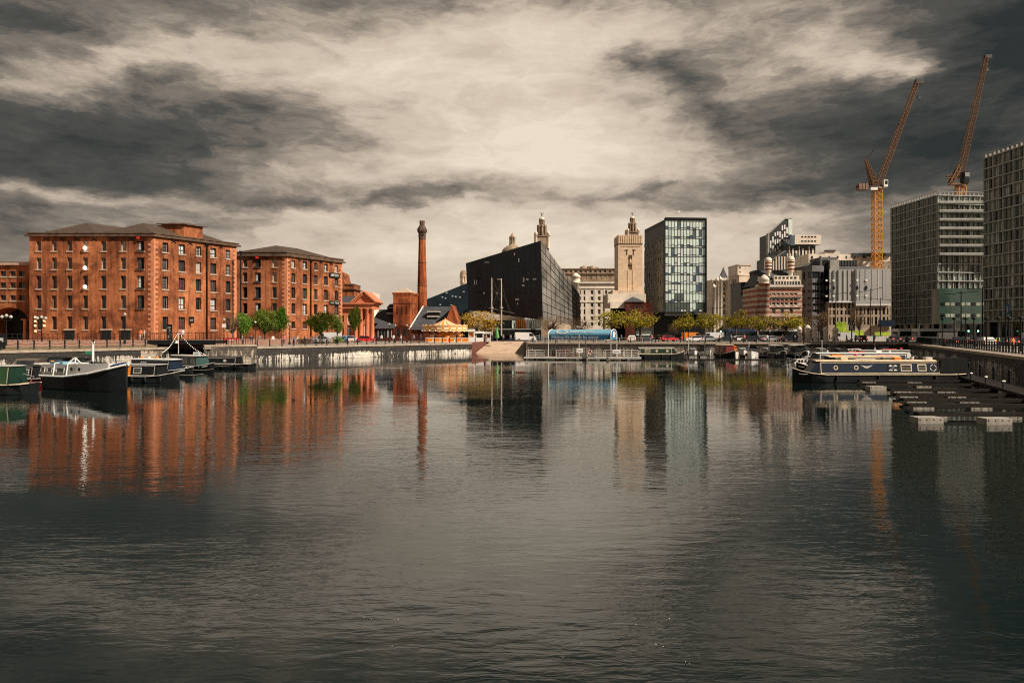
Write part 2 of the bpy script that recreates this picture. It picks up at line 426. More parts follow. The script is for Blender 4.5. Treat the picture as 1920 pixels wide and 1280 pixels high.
BLOBS = [  # azimuth/elevation given through photo-like coordinates, half widths, tilt (deg), weight
    (120, 10, 330, 70, 0, -0.30), (30, 200, 90, 60, 0, -0.05), (70, 150, 130, 28, -20, 0.24), (260, 108, 130, 20, -18, 0.22), (480, 100, 220, 26, 4, 0.16),
    (170, 250, 290, 90, 0, -0.40), (520, 220, 220, 55, 8, -0.20), (100, 330, 300, 40, 0, -0.12), (120, 357, 260, 13, 3, 0.22),
    (560, 330, 170, 30, -12, 0.08), (180, 415, 300, 36, 0, -0.24), (30, 520, 260, 80, 0, -0.16), (640, 376, 200, 22, -3, -0.16),
    (590, 400, 90, 20, -25, 0.20), (800, 375, 120, 16, 0, -0.08), (850, 150, 380, 120, 8, 0.20), (1080, 60, 200, 70, 0, 0.17), (700, 15, 160, 26, 0, -0.12),
    (1180, 95, 48, 30, -30, -0.30), (1290, 100, 60, 32, 0, -0.20), (1110, 140, 120, 30, 0, -0.10),
    (1420, 75, 90, 50, 0, -0.10), (1250, 25, 190, 26, 0, 0.06), (1640, 110, 60, 20, -12, 0.34), (1560, 85, 130, 26, 0, 0.14),
    (1330, 190, 130, 36, 30, -0.18), (1520, 215, 240, 50, 10, -0.24), (1800, 240, 240, 130, 0, -0.34), (1880, 60, 180, 90, 20, -0.30),
    (1060, 280, 330, 55, 0, 0.14), (1480, 285, 170, 30, 0, -0.08), (950, 290, 200, 50, 0, 0.14), (1240, 352, 160, 15, -8, -0.14), (1470, 352, 260, 26, -6, -0.20), (980, 350, 140, 20, 0, -0.08),
    (1000, 470, 620, 80, 0, 0.30), (1400, 400, 330, 16, -2, 0.12), (1600, 430, 140, 50, 0, -0.02), (1800, 420, 200, 90, 0, -0.22), (1880, 20, 160, 60, 0, -0.16), (860, 372, 420, 14, -2, -0.10), (1000, 320, 260, 20, 0, 0.08),
]
acc = None
for (px, py, sx, sy, rot, amp) in BLOBS:
    a0 = math.atan((px - 960) / F); e0 = math.atan((HZ - py) / F * math.cos(a0))
    mp = N(nt, 'ShaderNodeMapping', vector_type='TEXTURE')
    mp.inputs['Location'].default_value = (a0, e0, 0); mp.inputs['Rotation'].default_value = (0, 0, R(-rot))
    mp.inputs['Scale'].default_value = (sx / F * 0.95, sy / F * 0.95, 1)
    L.new(warped.outputs[0], mp.inputs['Vector'])
    dt = N(nt, 'ShaderNodeVectorMath', operation='DOT_PRODUCT'); L.new(mp.outputs[0], dt.inputs[0]); L.new(mp.outputs[0], dt.inputs[1])
    g = M_('EXPONENT', M_('MULTIPLY', dt.outputs['Value'], -0.8))
    acc = M_('MULTIPLY_ADD', g, amp, 0.50 if acc is None else acc)
hi = M_('MAXIMUM', M_('SUBTRACT', el, 0.37), 0.0)                  # unseen sky overhead darkened so the near water reflects less light
acc = M_('SUBTRACT', acc, M_('MINIMUM', M_('MULTIPLY', hi, 3.0), 0.32))
n1 = fbm(cp.outputs[0], 1.5, 12, 0.66, 0.15)
sw = N(nt, 'ShaderNodeVectorMath', operation='ADD'); L.new(ang.outputs[0], sw.inputs[0]); L.new(ws.outputs[0], sw.inputs[1])
n2 = fbm(sw.outputs[0], 9.0, 14, 0.73, 0.1)
bil = M_('ABSOLUTE', M_('SUBTRACT', fbm(sw.outputs[0], 7.0, 10, 0.6, 0.2), 0.5))        # billow edges
n3 = fbm(ang.outputs[0], 4.2, 12, 0.66, 0.3)
nf = M_('MINIMUM', M_('ADD', M_('MULTIPLY', M_('ABSOLUTE', el), 4.5), 0.35), 1.0)          # the layer flattens out towards the horizon
nz = M_('MULTIPLY', M_('SUBTRACT', n1, 0.5), 0.20)
nz = M_('ADD', nz, M_('MULTIPLY', M_('SUBTRACT', n2, 0.5), 0.44))
nz = M_('ADD', nz, M_('MULTIPLY', M_('SUBTRACT', n3, 0.5), 0.46))
nz = M_('ADD', nz, M_('MULTIPLY', M_('SUBTRACT', bil, 0.06), -0.8))
val = M_('ADD', acc, M_('MULTIPLY', nz, nf))
val = M_('ADD', val, 0.07)
cc = ramp(nt, val, [(0.02, (0.02, 0.024, 0.023)), (0.27, (0.064, 0.062, 0.055)), (0.45, (0.19, 0.160, 0.130)), (0.64, (0.44, 0.365, 0.288)), (0.92, (0.63, 0.545, 0.435))])
sky = N(nt, 'ShaderNodeTexSky', sky_type='NISHITA'); sky.sun_disc = False; sky.sun_elevation = SUN_EL; sky.sun_rotation = SUN_AZ
sky.dust_density = 3.0
b1 = N(nt, 'ShaderNodeBackground'); L.new(sky.outputs[0], b1.inputs['Color']); b1.inputs['Strength'].default_value = 0.06
b2 = N(nt, 'ShaderNodeBackground'); L.new(cc, b2.inputs['Color']); b2.inputs['Strength'].default_value = 1.0
mx = N(nt, 'ShaderNodeMixShader'); mx.inputs[0].default_value = 0.985
L.new(b1.outputs[0], mx.inputs[1]); L.new(b2.outputs[0], mx.inputs[2])
wo = N(nt, 'ShaderNodeOutputWorld'); L.new(mx.outputs[0], wo.inputs['Surface'])
w.cycles.sampling_method = 'MANUAL'; w.cycles.sample_map_resolution = 512
sc.view_settings.view_transform = 'Standard'; sc.view_settings.look = 'None'; sc.view_settings.gamma = 1; sc.view_settings.exposure = 0.42
sc.cycles.use_denoising = False; sc.cycles.filter_width = 1.1
sc.cycles.max_bounces = 5; sc.cycles.glossy_bounces = 4; sc.cycles.diffuse_bounces = 2; sc.cycles.transmission_bounces = 2
sc.cycles.caustics_reflective = False; sc.cycles.caustics_refractive = False

# ------------------------------------------------------------------ water
def water_mat():
    m, nt, b = new_mat('dock_water')
    b.inputs['Base Color'].default_value = (0.004, 0.009, 0.008, 1)
    b.inputs['Roughness'].default_value = 0.025; b.inputs['IOR'].default_value = 1.62
    v1 = coords(nt, (0.55, 1.5, 1), world=True)
    v2 = coords(nt, (0.3, 0.5, 1), world=True)
    v3 = coords(nt, (0.03, 0.05, 1), world=True)
    a = noise(nt, v1, 2.6, 3, 0.55, 0.35)
    c = noise(nt, v2, 1.1, 2, 0.5, 0.3)
    calm = ramp(nt, noise(nt, v3, 1.0, 3, 0.5, 0.6), [(0.40, (0.13,) * 3), (0.60, (1, 1, 1))])
    s1 = N(nt, 'ShaderNodeMath', operation='MULTIPLY_ADD'); nt.links.new(c, s1.inputs[0]); s1.inputs[1].default_value = 2.2; nt.links.new(a, s1.inputs[2])
    bn = N(nt, 'ShaderNodeBump'); bn.inputs['Distance'].default_value = 0.017
    gp = N(nt, 'ShaderNodeNewGeometry'); sp = N(nt, 'ShaderNodeSeparateXYZ'); nt.links.new(gp.outputs['Position'], sp.inputs[0])
    mr = N(nt, 'ShaderNodeMapRange'); mr.inputs['From Min'].default_value = 14; mr.inputs['From Max'].default_value = 60; mr.inputs['To Min'].default_value = 1.0; mr.inputs['To Max'].default_value = 0.42
    nt.links.new(sp.outputs['Y'], mr.inputs['Value'])           # the sheltered far end of the dock lies calmer
    ml = N(nt, 'ShaderNodeMath', operation='MULTIPLY'); nt.links.new(calm, ml.inputs[0]); nt.links.new(mr.outputs[0], ml.inputs[1])
    nt.links.new(ml.outputs[0], bn.inputs['Strength'])
    nt.links.new(s1.outputs[0], bn.inputs['Height']); nt.links.new(bn.outputs['Normal'], b.inputs['Normal'])
    return m
wm = MB(); wm.quad((-160, 0, 0), (120, 0, 0), (120, 185, 0), (-160, 185, 0))
tag(wm.build('water', water_mat()), 'dark rippled dock water mirroring the buildings and cloudy sky', 'water', kind='structure')

# ------------------------------------------------------------------ ground and quays
Q = 2.2
BASIN = [(-105, 2), (20, 2), (28, 22), (46, 66), (80, 150), (3.0, 158), (3.2, 175), (-5.3, 175), (-8.4, 155.2),
         (-39, 113), (-45.3, 108.8), (-47, 121), (-53, 121), (-51.2, 108.6), (-62, 88), (-89, 38)]
outer = [(-1500, -300), (1500, -300), (1500, 2500), (-1500, 2500)]
pts = [Vector((x, y, 0)) for x, y in outer] ; hole = [Vector((x, y, 0)) for x, y in BASIN]
tris = tessellate_polygon([pts, hole]); allp = pts + hole
g = MB(); g.add([(p.x, p.y, Q) for p in allp], [tuple(t) for t in tris])
go = g.build('ground', PAVING); tag(go, 'pale paved quayside round the dock basin', 'ground', kind='structure')

def quay(edge_pts, label, m, ctop=COPING, proud=0.12, z1=Q, z0=-2.0):
    o = thing('quay_wall', label, 'quay wall', (edge_pts[0][0], edge_pts[0][1], 0))
    wl, cpg = MB(), MB()
    for (ax, ay), (bx, by) in zip(edge_pts, edge_pts[1:]):
        A, B = Vector((ax, ay, 0)), Vector((bx, by, 0)); d = (B - A).normalized(); n = Vector((-d.y, d.x, 0))   # n towards land? basin is left of direction
        L_ = (B - A).length
        wl.quad(A + n * .02 + Vector((0, 0, z0)), B + n * .02 + Vector((0, 0, z0)), B + n * .02 + Vector((0, 0, z1 - .28)), A + n * .02 + Vector((0, 0, z1 - .28)))
        k = max(1, int(L_ / 1.6))
        for i in range(k):   # coping blocks with fine joints
            a = A + d * (L_ * i / k + .012); b = A + d * (L_ * (i + 1) / k - .012)
            j = random.uniform(-.012, .012)
            vs = [a + n * proud, b + n * proud, b - n * .9, a - n * .9]
            cpg.add([v + Vector((0, 0, z1 - .28)) for v in vs] + [v + Vector((0, 0, z1 + .03 + j)) for v in vs],
                    [(0, 3, 2, 1), (4, 5, 6, 7), (0, 1, 5, 4), (1, 2, 6, 5), (2, 3, 7, 6), (3, 0, 4, 7)])
    wl.build('masonry', m, o, world=True, fix=False); cpg.build('coping', ctop, o, world=True)
    return o
# BASIN runs counter-clockwise, so the water lies to the left of each edge
quay([(20, 2), (28, 22), (46, 66), (80, 150)], 'long dark quay wall along the road side of the dock, right of the narrowboats', QW_DARK)
quay([(80, 150), (3.0, 158)], 'far quay wall of brown stone behind the blue canopy and small boats', QW_MID)
quay([(-8.4, 155.2), (-39, 113)], 'quay wall with white lime runs below the trees and warehouses', QW_STREAK)
quay([(-39, 113), (-45.3, 108.8)], 'short patchy pale quay wall right of the dark lock opening', QW_PALE, z1=Q + .35)
quay([(-45.3, 108.8), (-47, 121), (-53, 121), (-51.2, 108.6)], 'dark side walls inside the lock opening under the footbridge', QW_DARK)
quay([(-51.2, 108.6), (-52.9, 105.4)], 'short pale blotched quay wall end left of the dark lock opening', QW_PALE)
quay([(-52.9, 105.4), (-56, 99.5), (-62, 88), (-89, 38), (-105, 2)], 'dark quay wall behind the moored boats in front of the brick warehouse', QW_DARK)
quay([(-105, 2), (20, 2)], 'near quay wall under the viewpoint', QW_DARK)
# slipway
s = MB(); s.quad((-8.3, 152.5, -.5), (2.9, 152.5, -.5), (3.1, 175, 2.25), (-5.2, 175, 2.25))
tag(s.build('slipway', SLIP), 'pale stone slipway ramp running down into the water', 'slipway', kind='structure')
s = MB()
s.add([(-8.75, 155, -.5), (-8.75, 155, 2.32), (-5.5, 175, 2.32), (-5.5, 175, 1.9), (-8.35, 155, -.5), (-8.35, 155, 2.32), (-5.1, 175, 2.32), (-5.1, 175, 1.9)],
      [(0, 1, 2, 3), (7, 6, 5, 4), (0, 4, 5, 1), (1, 5, 6, 2), (2, 6, 7, 3), (0, 3, 7, 4)])
tag(s.build('slipway_side_wall', TIMBERR), 'red brown wall along the left edge of the slipway', 'wall')
s = MB(); s.box(2.85, 3.2, 152.0, 174, -.8, 2.3)
for i in range(7): s.tube((2.8, 152.5 + i * 1.4, -.5), (2.8, 152.5 + i * 1.4, 1.9 + .1 * (i % 2)), .14)
tag(s.build('slipway_timber_fender', TIMBER), 'dark timber piles along the right edge of the slipway', 'fender')

# raised terrace and bank before the warehouses
TZ = 3.15
t = MB()
edge = [(-62.9, 87.8), (-56.8, 99.6), (-52.1, 108.2)]; back = [(-72, 97), (-62, 108.5), (-54.2, 114.5)]
edge = [(-105.9, 4), (-89.9, 38)] + edge; back = [(-125, 20), (-104, 55)] + back
for i in range(len(edge) - 1):
    a, b, c_, d_ = edge[i], edge[i + 1], back[i + 1], back[i]
    m1, m2 = [(a[k] * .62 + d_[k] * .38) for k in (0, 1)], [(b[k] * .62 + c_[k] * .38) for k in (0, 1)]
    t.quad((*a, Q + .03), (*b, Q + .03), (*m2, Q + .3), (*m1, Q + .3), 0)
    t.quad((*m1, Q + .3), (*m2, Q + .3), (*c_, TZ), (*d_, TZ), 1)
tag(t.build('bank', [BANK, PAVPINK]), 'worn bank and brick paving rising to the warehouse terrace', 'ground', kind='structure')
t = MB(); t.prism([(-300, 60), (-104, 55), (-72, 97), (-62, 108.5), (-54.2, 114.5), (-46.5, 114.5), (-38, 150), (-60, 240), (-300, 240)], Q - .3, TZ, 0)
tag(t.build('terrace', PAVPINK), 'raised paved terrace under the brick warehouses', 'ground', kind='structure')
# roads, each a sheet lying on the ground
r_ = MB(); r_.quad((-8, 181, Q + .006), (104, 169, Q + .006), (104, 181, Q + .006), (-8, 193, Q + .006))
r_.quad((60, 30, Q + .01), (74, 30, Q + .01), (100, 170, Q + .01), (86, 170, Q + .01))
tag(r_.build('road', ASPHALT), 'asphalt road behind the quay', 'road', kind='structure')
k = MB()
k.add([(56, 30, Q), (59.8, 30, Q), (85.8, 168, Q), (82, 168, Q), (56, 30, Q + .12), (59.8, 30, Q + .12), (85.8, 168, Q + .12), (82, 168, Q + .12)],
      [(4, 5, 6, 7), (0, 1, 5, 4), (1, 2, 6, 5), (2, 3, 7, 6), (3, 0, 4, 7)])
tag(k.build('pavement', CONC), 'kerbed pavement between the dock railing and the road', 'pavement', kind='structure')
k = MB()
for i in range(22):
    t0 = i / 22; A = Vector((67 + 26 * t0, 30 + 140 * t0, Q + .016)); D = Vector((26, 140, 0)).normalized(); n = Vector((D.y, -D.x, 0))
    k.quad(A - n * .08, A + n * .08, A + n * .08 + D * 2.5, A - n * .08 + D * 2.5)
for i in range(24):
    x = -5 + i * 4.5; y = 187 - (x + 8) * 12 / 112
    k.quad((x, y - .1, Q + .014), (x + 2.2, y - .1 - .23, Q + .014), (x + 2.2, y + .1 - .23, Q + .014), (x, y + .1, Q + .014))
tag(k.build('road_markings', WHITE), 'white dashed centre lines on the quayside roads', 'road marking', kind='structure')
# ------------------------------------------------------------------ facade tools
_wm = {}
def win_mesh(w, h, style, depth, mats):
    key = (round(w, 1), round(h, 1), style, round(depth, 2), tuple(m.name for m in mats))
    if key in _wm: return _wm[key]
    w, h = round(w, 1), round(h, 1)
    b = MB(); y = depth
    if style == 'pane':
        b.quad((0, y, 0), (w, y, 0), (w, y, h), (0, y, h), 0)
    elif style in ('sash', 'plain', 'door', 'mull'):
        b.quad((0, y, 0), (w, y, 0), (w, y, h), (0, y, h), 0)
        t = min(.09, w * .1)
        for a in ((0, t, 0, h), (w - t, w, 0, h), (t, w - t, 0, t), (t, w - t, h - t, h)):
            b.box(a[0], a[1], y - .07, y - .003, a[2], a[3], 1)
        if style == 'sash':
            for i in (1, 2): b.box(w * i / 3 - .02, w * i / 3 + .02, y - .05, y - .003, t, h - t, 1)
            n = max(2, int(h / .55))
            for i in range(1, n): b.box(t, w - t, y - .046, y - .004, h * i / n - .02, h * i / n + .02, 1)
        elif style == 'door':
            b.box(w / 2 - .05, w / 2 + .05, y - .05, y - .003, t, h - t, 1); b.box(t, w - t, y - .047, y - .003, h * .35, h * .35 + .12, 1)
        elif style == 'mull':
            b.box(w / 2 - .04, w / 2 + .04, y - .06, y - .003, t, h - t, 1)
    elif style == 'loading':     # tall loading opening: glazing beside a dark leaf, iron platform at its foot
        b.quad((0, y, 0), (w, y, 0), (w, y, h), (0, y, h), 2)
        b.box(.05, w * .5, y - .1, y - .005, .15, h - .1, 1)
        b.quad((.14, y - .105, .25), (w * .5 - .1, y - .105, .25), (w * .5 - .1, y - .105, h - .2), (.14, y - .105, h - .2), 0)
        b.box(.12, w * .5 - .08, y - .13, y - .106, h * .5, h * .5 + .06, 1)
        b.box(-.06, w + .06, -.25, y - .12, -.06, .1, 1)
    elif style == 'blank':
        b.quad((0, y, 0), (w, y, 0), (w, y, h), (0, y, h), 0)
    me = b.mesh('window', list(mats))
    _wm[key] = me
    return me

def hit(A, B, px):
    k = (px - 960) / F; dx, dy = B[0] - A[0], B[1] - A[1]
    return (k * A[1] - A[0]) / (dx - k * dy) * math.hypot(dx, dy)

class Bld:
    def __init__(s, name, label, cat='building', loc=(0, 0), group=None):
        s.root = thing(name, label, cat, (loc[0], loc[1], Q), 0, group)
        s.walls = {}; s.wins = []; s.n = 0
    def mb(s, m):
        return s.walls.setdefault(m.name, (MB(), m))[0]
    def facade(s, A, B, z0, z1, cols, rows, wm, style='plain', depth=.28, mats=(None, None), skip=None, sill=None, lintel=None, pick=None, wname='window'):
        """cols: [(centre u, width)], rows: [(z bottom, z top)]; A to B runs left to right seen from outside"""
        A3, B3 = Vector((A[0], A[1], 0)), Vector((B[0], B[1], 0)); L_ = (B3 - A3).length; d = (B3 - A3) / L_; n = Vector((d.y, -d.x, 0))
        mbw = s.mb(wm)
        us = sorted({0.0, L_} | {round(max(0, min(L_, c + e * w_ / 2)), 3) for c, w_ in cols for e in (-1, 1)})
        zs = sorted({z0, z1} | {z for r in rows for z in r if z0 < z < z1})
        def inhole(u, z):
            for i, (c, w_) in enumerate(cols):
                if abs(u - c) < w_ / 2:
                    for j, (a, b) in enumerate(rows):
                        if a < z < b and not (skip and skip(i, j)): return True
            return False
        def p(u, z, dep=0.0): return A3 + d * u - n * dep + Vector((0, 0, z))
        # merge solid cells per horizontal strip to keep the mesh light
        for zi in range(len(zs) - 1):
            za, zb = zs[zi], zs[zi + 1]; st = None
            for ui in range(len(us) - 1):
                if inhole((us[ui] + us[ui + 1]) / 2, (za + zb) / 2):
                    if st is not None: mbw.quad(p(st, za), p(us[ui], za), p(us[ui], zb), p(st, zb)); st = None
                elif st is None: st = us[ui]
            if st is not None: mbw.quad(p(st, za), p(L_, za), p(L_, zb), p(st, zb))
        M0 = Matrix(((d.x, -n.x, 0, 0), (d.y, -n.y, 0, 0), (0, 0, 1, 0), (0, 0, 0, 1)))
        for i, (c, w_) in enumerate(cols):
            for j, (a, b) in enumerate(rows):
                if skip and skip(i, j): continue
                u0, u1 = max(0, c - w_ / 2), min(L_, c + w_ / 2)
                if depth > .01:
                    mbw.quad(p(u0, a), p(u1, a), p(u1, a, depth), p(u0, a, depth)); mbw.quad(p(u0, b, depth), p(u1, b, depth), p(u1, b), p(u0, b))
                    mbw.quad(p(u0, a), p(u0, a, depth), p(u0, b, depth), p(u0, b)); mbw.quad(p(u1, a, depth), p(u1, a), p(u1, b), p(u1, b, depth))
                st, mt, nm = style, mats, wname
                if pick:
                    q = pick(i, j)
                    if q: st, mt = q[0], q[1]
                me = win_mesh(u1 - u0, b - a, st, depth, mt)
                pos = p(u0, a); M = Matrix.Translation(pos) @ M0
                sx = (u1 - u0) / round(u1 - u0, 1); sz = (b - a) / round(b - a, 1)
                M = M @ Matrix.Diagonal((sx, 1, sz, 1))
                s.wins.append((nm, me, M, (b - a) * (u1 - u0) / pos.length ** 2, u1 - u0, b - a, sill, lintel))
        return s
    def solid(s, poly, z0, z1, m, mt=None):
        s.mb(m).prism(poly, z0, z1)
        if mt:
            s.mb(mt).add([(x, y, z1 + .003) for x, y in poly], [tuple(range(len(poly)))])
    def part(s, name, mb, mats, label=None):
        o = mb.build(name, mats, s.root, world=True)
        if label: o['label'] = label
        return o
    def done(s, cap=100, names=None):
        for k, (m_, mt) in s.walls.items():
            if m_.v: m_.build('wall', mt, s.root, world=True, fix=False)
        # one side only ever sees outward faces of thin sheets, so orientation is left alone
        s.wins.sort(key=lambda t: -t[3])
        rest = s.wins[cap:]
        for nm, me, M, _, w_, h_, sill, lintel in s.wins[:cap]:
            o = put(me, nm, s.root, M)
            if sill: 
                c = bpy.data.objects.new('sill', sill_mesh(w_, sill)); COL.objects.link(c); c.parent = o
            if lintel:
                c = bpy.data.objects.new('lintel', lintel_mesh(w_, h_, lintel)); COL.objects.link(c); c.parent = o
        if rest:
            Mi = WM[s.root.name].inverted(); b = MB(); ms = []
            for nm, me, M, *_ in rest:
                T = Mi @ M; base = len(b.v); b.v += [tuple(T @ v.co) for v in me.vertices]
                for m_ in me.materials:
                    if m_ not in ms: ms.append(m_)
                for p_ in me.polygons:
                    b.f.append(tuple(i + base for i in p_.vertices)); b.m.append(ms.index(me.materials[p_.material_index])); b.s.append(False)
            o = b.build('windows', ms, s.root, fix=False); o['kind'] = 'stuff'
_sm = {}
def sill_mesh(w_, m):
    k = (round(w_, 1), m.name)
    if k not in _sm:
        b = MB(); b.box(-.14, w_ + .14, -.12, .1, -.24, -.004); _sm[k] = b.mesh('sill', m)
    return _sm[k]
def lintel_mesh(w_, h_, m):
    k = ('l', round(w_, 1), round(h_, 1), m.name)
    if k not in _sm:
        b = MB(); n = 6; top = h_ + .004
        poly = [(-.1, top), (w_ + .1, top)] + [(w_ + .1 - (w_ + .2) * i / n, top + .18 + .28 * math.sin(math.pi * i / n)) for i in range(n + 1)]
        b.extr(poly, -.05, .06); _sm[k] = b.mesh('lintel', m)
    return _sm[k]

def offs(poly, e):
    """grow a convex counter-clockwise polygon outwards"""
    n = len(poly); out = []
    for i in range(n):
        p0, p1, p2 = (Vector(poly[(i + k) % n]) for k in (-1, 0, 1))
        d1, d2 = (p1 - p0).normalized(), (p2 - p1).normalized()
        n1, n2 = Vector((d1.y, -d1.x)), Vector((d2.y, -d2.x)); b = (n1 + n2); b = b / max(.3, b.length_squared) * 2
        out.append((p1.x + b.x * e, p1.y + b.y * e))
    return out
def hip(mb, A, B, C_, D, z, h, inset=.5, mi=0):
    """hipped roof on quad A B C D; ridge runs from side AB to side CD"""
    A, B, C_, D = (Vector((p[0], p[1], z)) for p in (A, B, C_, D))
    m1, m2 = (A + B) / 2, (C_ + D) / 2; ax = m2 - m1; k = min(.5, inset)
    r1, r2 = m1 + ax * k + Vector((0, 0, h)), m2 - ax * k + Vector((0, 0, h))
    mb.tri(A, B, r1, mi); mb.tri(C_, D, r2, mi); mb.quad(B, C_, r2, r1, mi); mb.quad(D, A, r1, r2, mi)
def gable_roof(mb, A, B, C_, D, z, h, mi=0, mg=None, over=0):
    """ridge parallel to AB, gables on BC and DA"""
    A, B, C_, D = (Vector((p[0], p[1], z)) for p in (A, B, C_, D))
    r1, r2 = (A + D) / 2 + Vector((0, 0, h)), (B + C_) / 2 + Vector((0, 0, h))
    mb.quad(A, B, r2, r1, mi); mb.quad(C_, D, r1, r2, mi)
    g_ = mi if mg is None else mg
    mb.tri(B, C_, r2, g_); mb.tri(D, A, r1, g_)

# ------------------------------------------------------------------ brick warehouses
def warehouse(label, pxA, pxB, pxC, d0, d1, top, cor, cols_f, cols_r, rows, groundrow, hoist_f, load_r, pipes, zb, left_ext=0, parapet=None):
    A, B, C_ = (X(pxA, d0) - left_ext, d0), (X(pxB, d0), d0), (X(pxC, d1), d1)
    V = Vector(C_) - Vector(B)
    D = (A[0] + V.x, A[1] + V.y)
    b = Bld('brick_warehouse', label, 'warehouse', B)
    zt, zc = Z(top, d0), Z(cor, d0)
    zr = [(Z(y1, d0), Z(y0, d0)) for y0, y1 in rows]
    gm = (GLASSW, OFFWHITE, BLACKM)
    sm = (GLASSD, CORNICE, BLACKM)
    wr = random.Random(len(label))
    def wpick(j):
        q = wr.random()
        if j < 2: return ('sash', (GLASSW if q < .6 else GLASSD, FRAMED if q < .55 else OFFWHITE, BLACKM)) if q < .86 else ('sash', (BLIND, OFFWHITE, BLACKM))
        return ('plain', sm) if q < .7 else (('mull', (GLASSD, FRAMED, BLACKM)) if q < .9 else ('sash', (GLASSW, FRAMED, BLACKM)))
    # front
    cf = [(hit(A, B, p_), w_ * d0 / F) for p_, w_ in cols_f]
    b.facade(A, B, zb, zc, cf, zr + groundrow, BRICK, 'sash', .4, gm,
             skip=lambda i, j: i in hoist_f and j >= len(zr), sill=SILL,
             pick=lambda i, j: ('loading', (GLASSS if (i + j) % 2 == 0 else GLASSW, DARKM, BLACKM)) if i in hoist_f else wpick(j))
    # right side
    cr = [(hit(B, C_, p_), w_) for p_, w_ in cols_r]
    b.facade(B, C_, zb, zc, cr, zr + groundrow, BRICK, 'sash', .4, gm, sill=SILL,
             lintel=None, skip=lambda i, j: (i + j) % 3 == 0 and j >= len(zr),
             pick=lambda i, j: ('door', (GLASSS if (i * 3 + j) % 3 == 0 else GLASSW, TIMBERR if j > 1 else DARKM, BLACKM)) if i in load_r else wpick(j))
    # back sides closed
    w_ = b.mb(BRICK)
    for p_, q_ in ((C_, D), (D, A)):
        w_.quad((*p_, zb), (*q_, zb), (*q_, zc), (*p_, zc))
    poly = [A, B, C_, D]
    c = MB(); c.prism(offs(poly, .42), zc, zc + .34); c.prism(offs(poly, .16), zc + .34, zt - .18); c.prism(offs(poly, .28), zt - .18, zt)
    b.part('cornice', c, CORNICE)
    # quoins climbing the corners
    dr = Vector((V.x, V.y)).normalized()
    for base, dd in ((Vector(B), dr), (Vector(C_), None)):
        z = zb; i = 0; q = MB()
        while z < zc - .5:
            e = .95 if i % 2 else .5
            if dd is not None:
                q.box(base.x - e, base.x + .02, base.y - .035, base.y + .2, z, z + .42)
                nrm = Vector((dr.y, -dr.x)); a0 = base - dr * .0; 
                pts4 = [a0 + nrm * .035, a0 + dr * (1.3 - e) + nrm * .035, a0 + dr * (1.3 - e) - nrm * .1, a0 - nrm * .1]
            else:
                nrm = Vector((dr.y, -dr.x)); pts4 = [base - dr * e + nrm * .035, base + nrm * .035, base - nrm * .1, base - dr * e - nrm * .1]
            q.prism([tuple(p_) for p_ in pts4], z, z + .42)
            z += .42; i += 1
        b.part('quoins', q, QUOIN)
    # iron tie plates in X form under the cornice
    for p_ in [(cf[i][0] + cf[i + 1][0]) / 2 for i in range(0, len(cf) - 1)]:
        t = MB(); c0 = Vector((A[0] + p_, A[1] - .06, zc - .45))
        for s_ in (-1, 1): t.tube(c0 + Vector((-.5, 0, -.25 * s_)), c0 + Vector((.5, 0, .25 * s_)), .06, n=4)
        b.part('wall_tie', t, BLACKM)
    nrm = Vector((dr.y, -dr.x, 0))
    for k_ in range(len(cr) - 1):
        t = MB(); u = (cr[k_][0] + cr[k_ + 1][0]) / 2; c0 = Vector((B[0], B[1], zc - .45)) + Vector((dr.x, dr.y, 0)) * u + nrm * .06
        for s_ in (-1, 1): t.tube(c0 + Vector((-dr.x * .5, -dr.y * .5, -.25 * s_)), c0 + Vector((dr.x * .5, dr.y * .5, .25 * s_)), .06, n=4)
        b.part('wall_tie', t, BLACKM)
    for px in pipes:
        u = hit(B, C_, px); p_ = Vector((B[0], B[1], 0)) + Vector((dr.x, dr.y, 0)) * u + nrm * .18
        t = MB(); t.tube(p_ + Vector((0, 0, zb)), p_ + Vector((0, 0, zc - .1)), .13); t.box(p_.x - .25, p_.x + .25, p_.y - .15, p_.y + .15, zc - .6, zc - .1)
        b.part('drainpipe', t, BLACKM)
    return b, A, B, C_, D, zt, zc, cf, cr, zr

rowsA = [(452, 470.5), (483, 504.5), (517, 541), (554, 578), ]
zg = [(4.9, 7.1)]
b, A, B, C_, D, zt, zc, cf, cr, zr = warehouse(
    'large five storey brick warehouse with rooftop box, left of the smaller brick block', 55, 288, 443.5, 125, 140, 436, 443.5,
    [(72.5, 9.5), (101.5, 9.5), (130.5, 9.5), (160, 9.5), (194, 9.5), (231, 10), (263.5, 13.5)],
    [(310, 1.05), (341, 1.25), (372, 1.05), (400, 1.25), (427.5, 1.05)], rowsA, zg, {6}, {1, 3}, [387], TZ - .5)
V = Vector(C_) - Vector(B); mid = ((A[0] + B[0]) / 2, A[1])
rf = MB()
ins = offs([A, B, C_, D], -.6)
a_, b_, c_, d_ = ins
m1, m2 = ((a_[0] + b_[0]) / 2, a_[1]), ((c_[0] + d_[0]) / 2, c_[1])
hip(rf, (a_[0], a_[1]), (m1[0], m1[1]), m2, d_, zt - .1, Z(419, 128) - zt + .3, .22)
hip(rf, m1, b_, c_, m2, zt - .1, Z(419.5, 128) - zt + .3, .22)
b.part('roof', rf, ROOFMETAL)
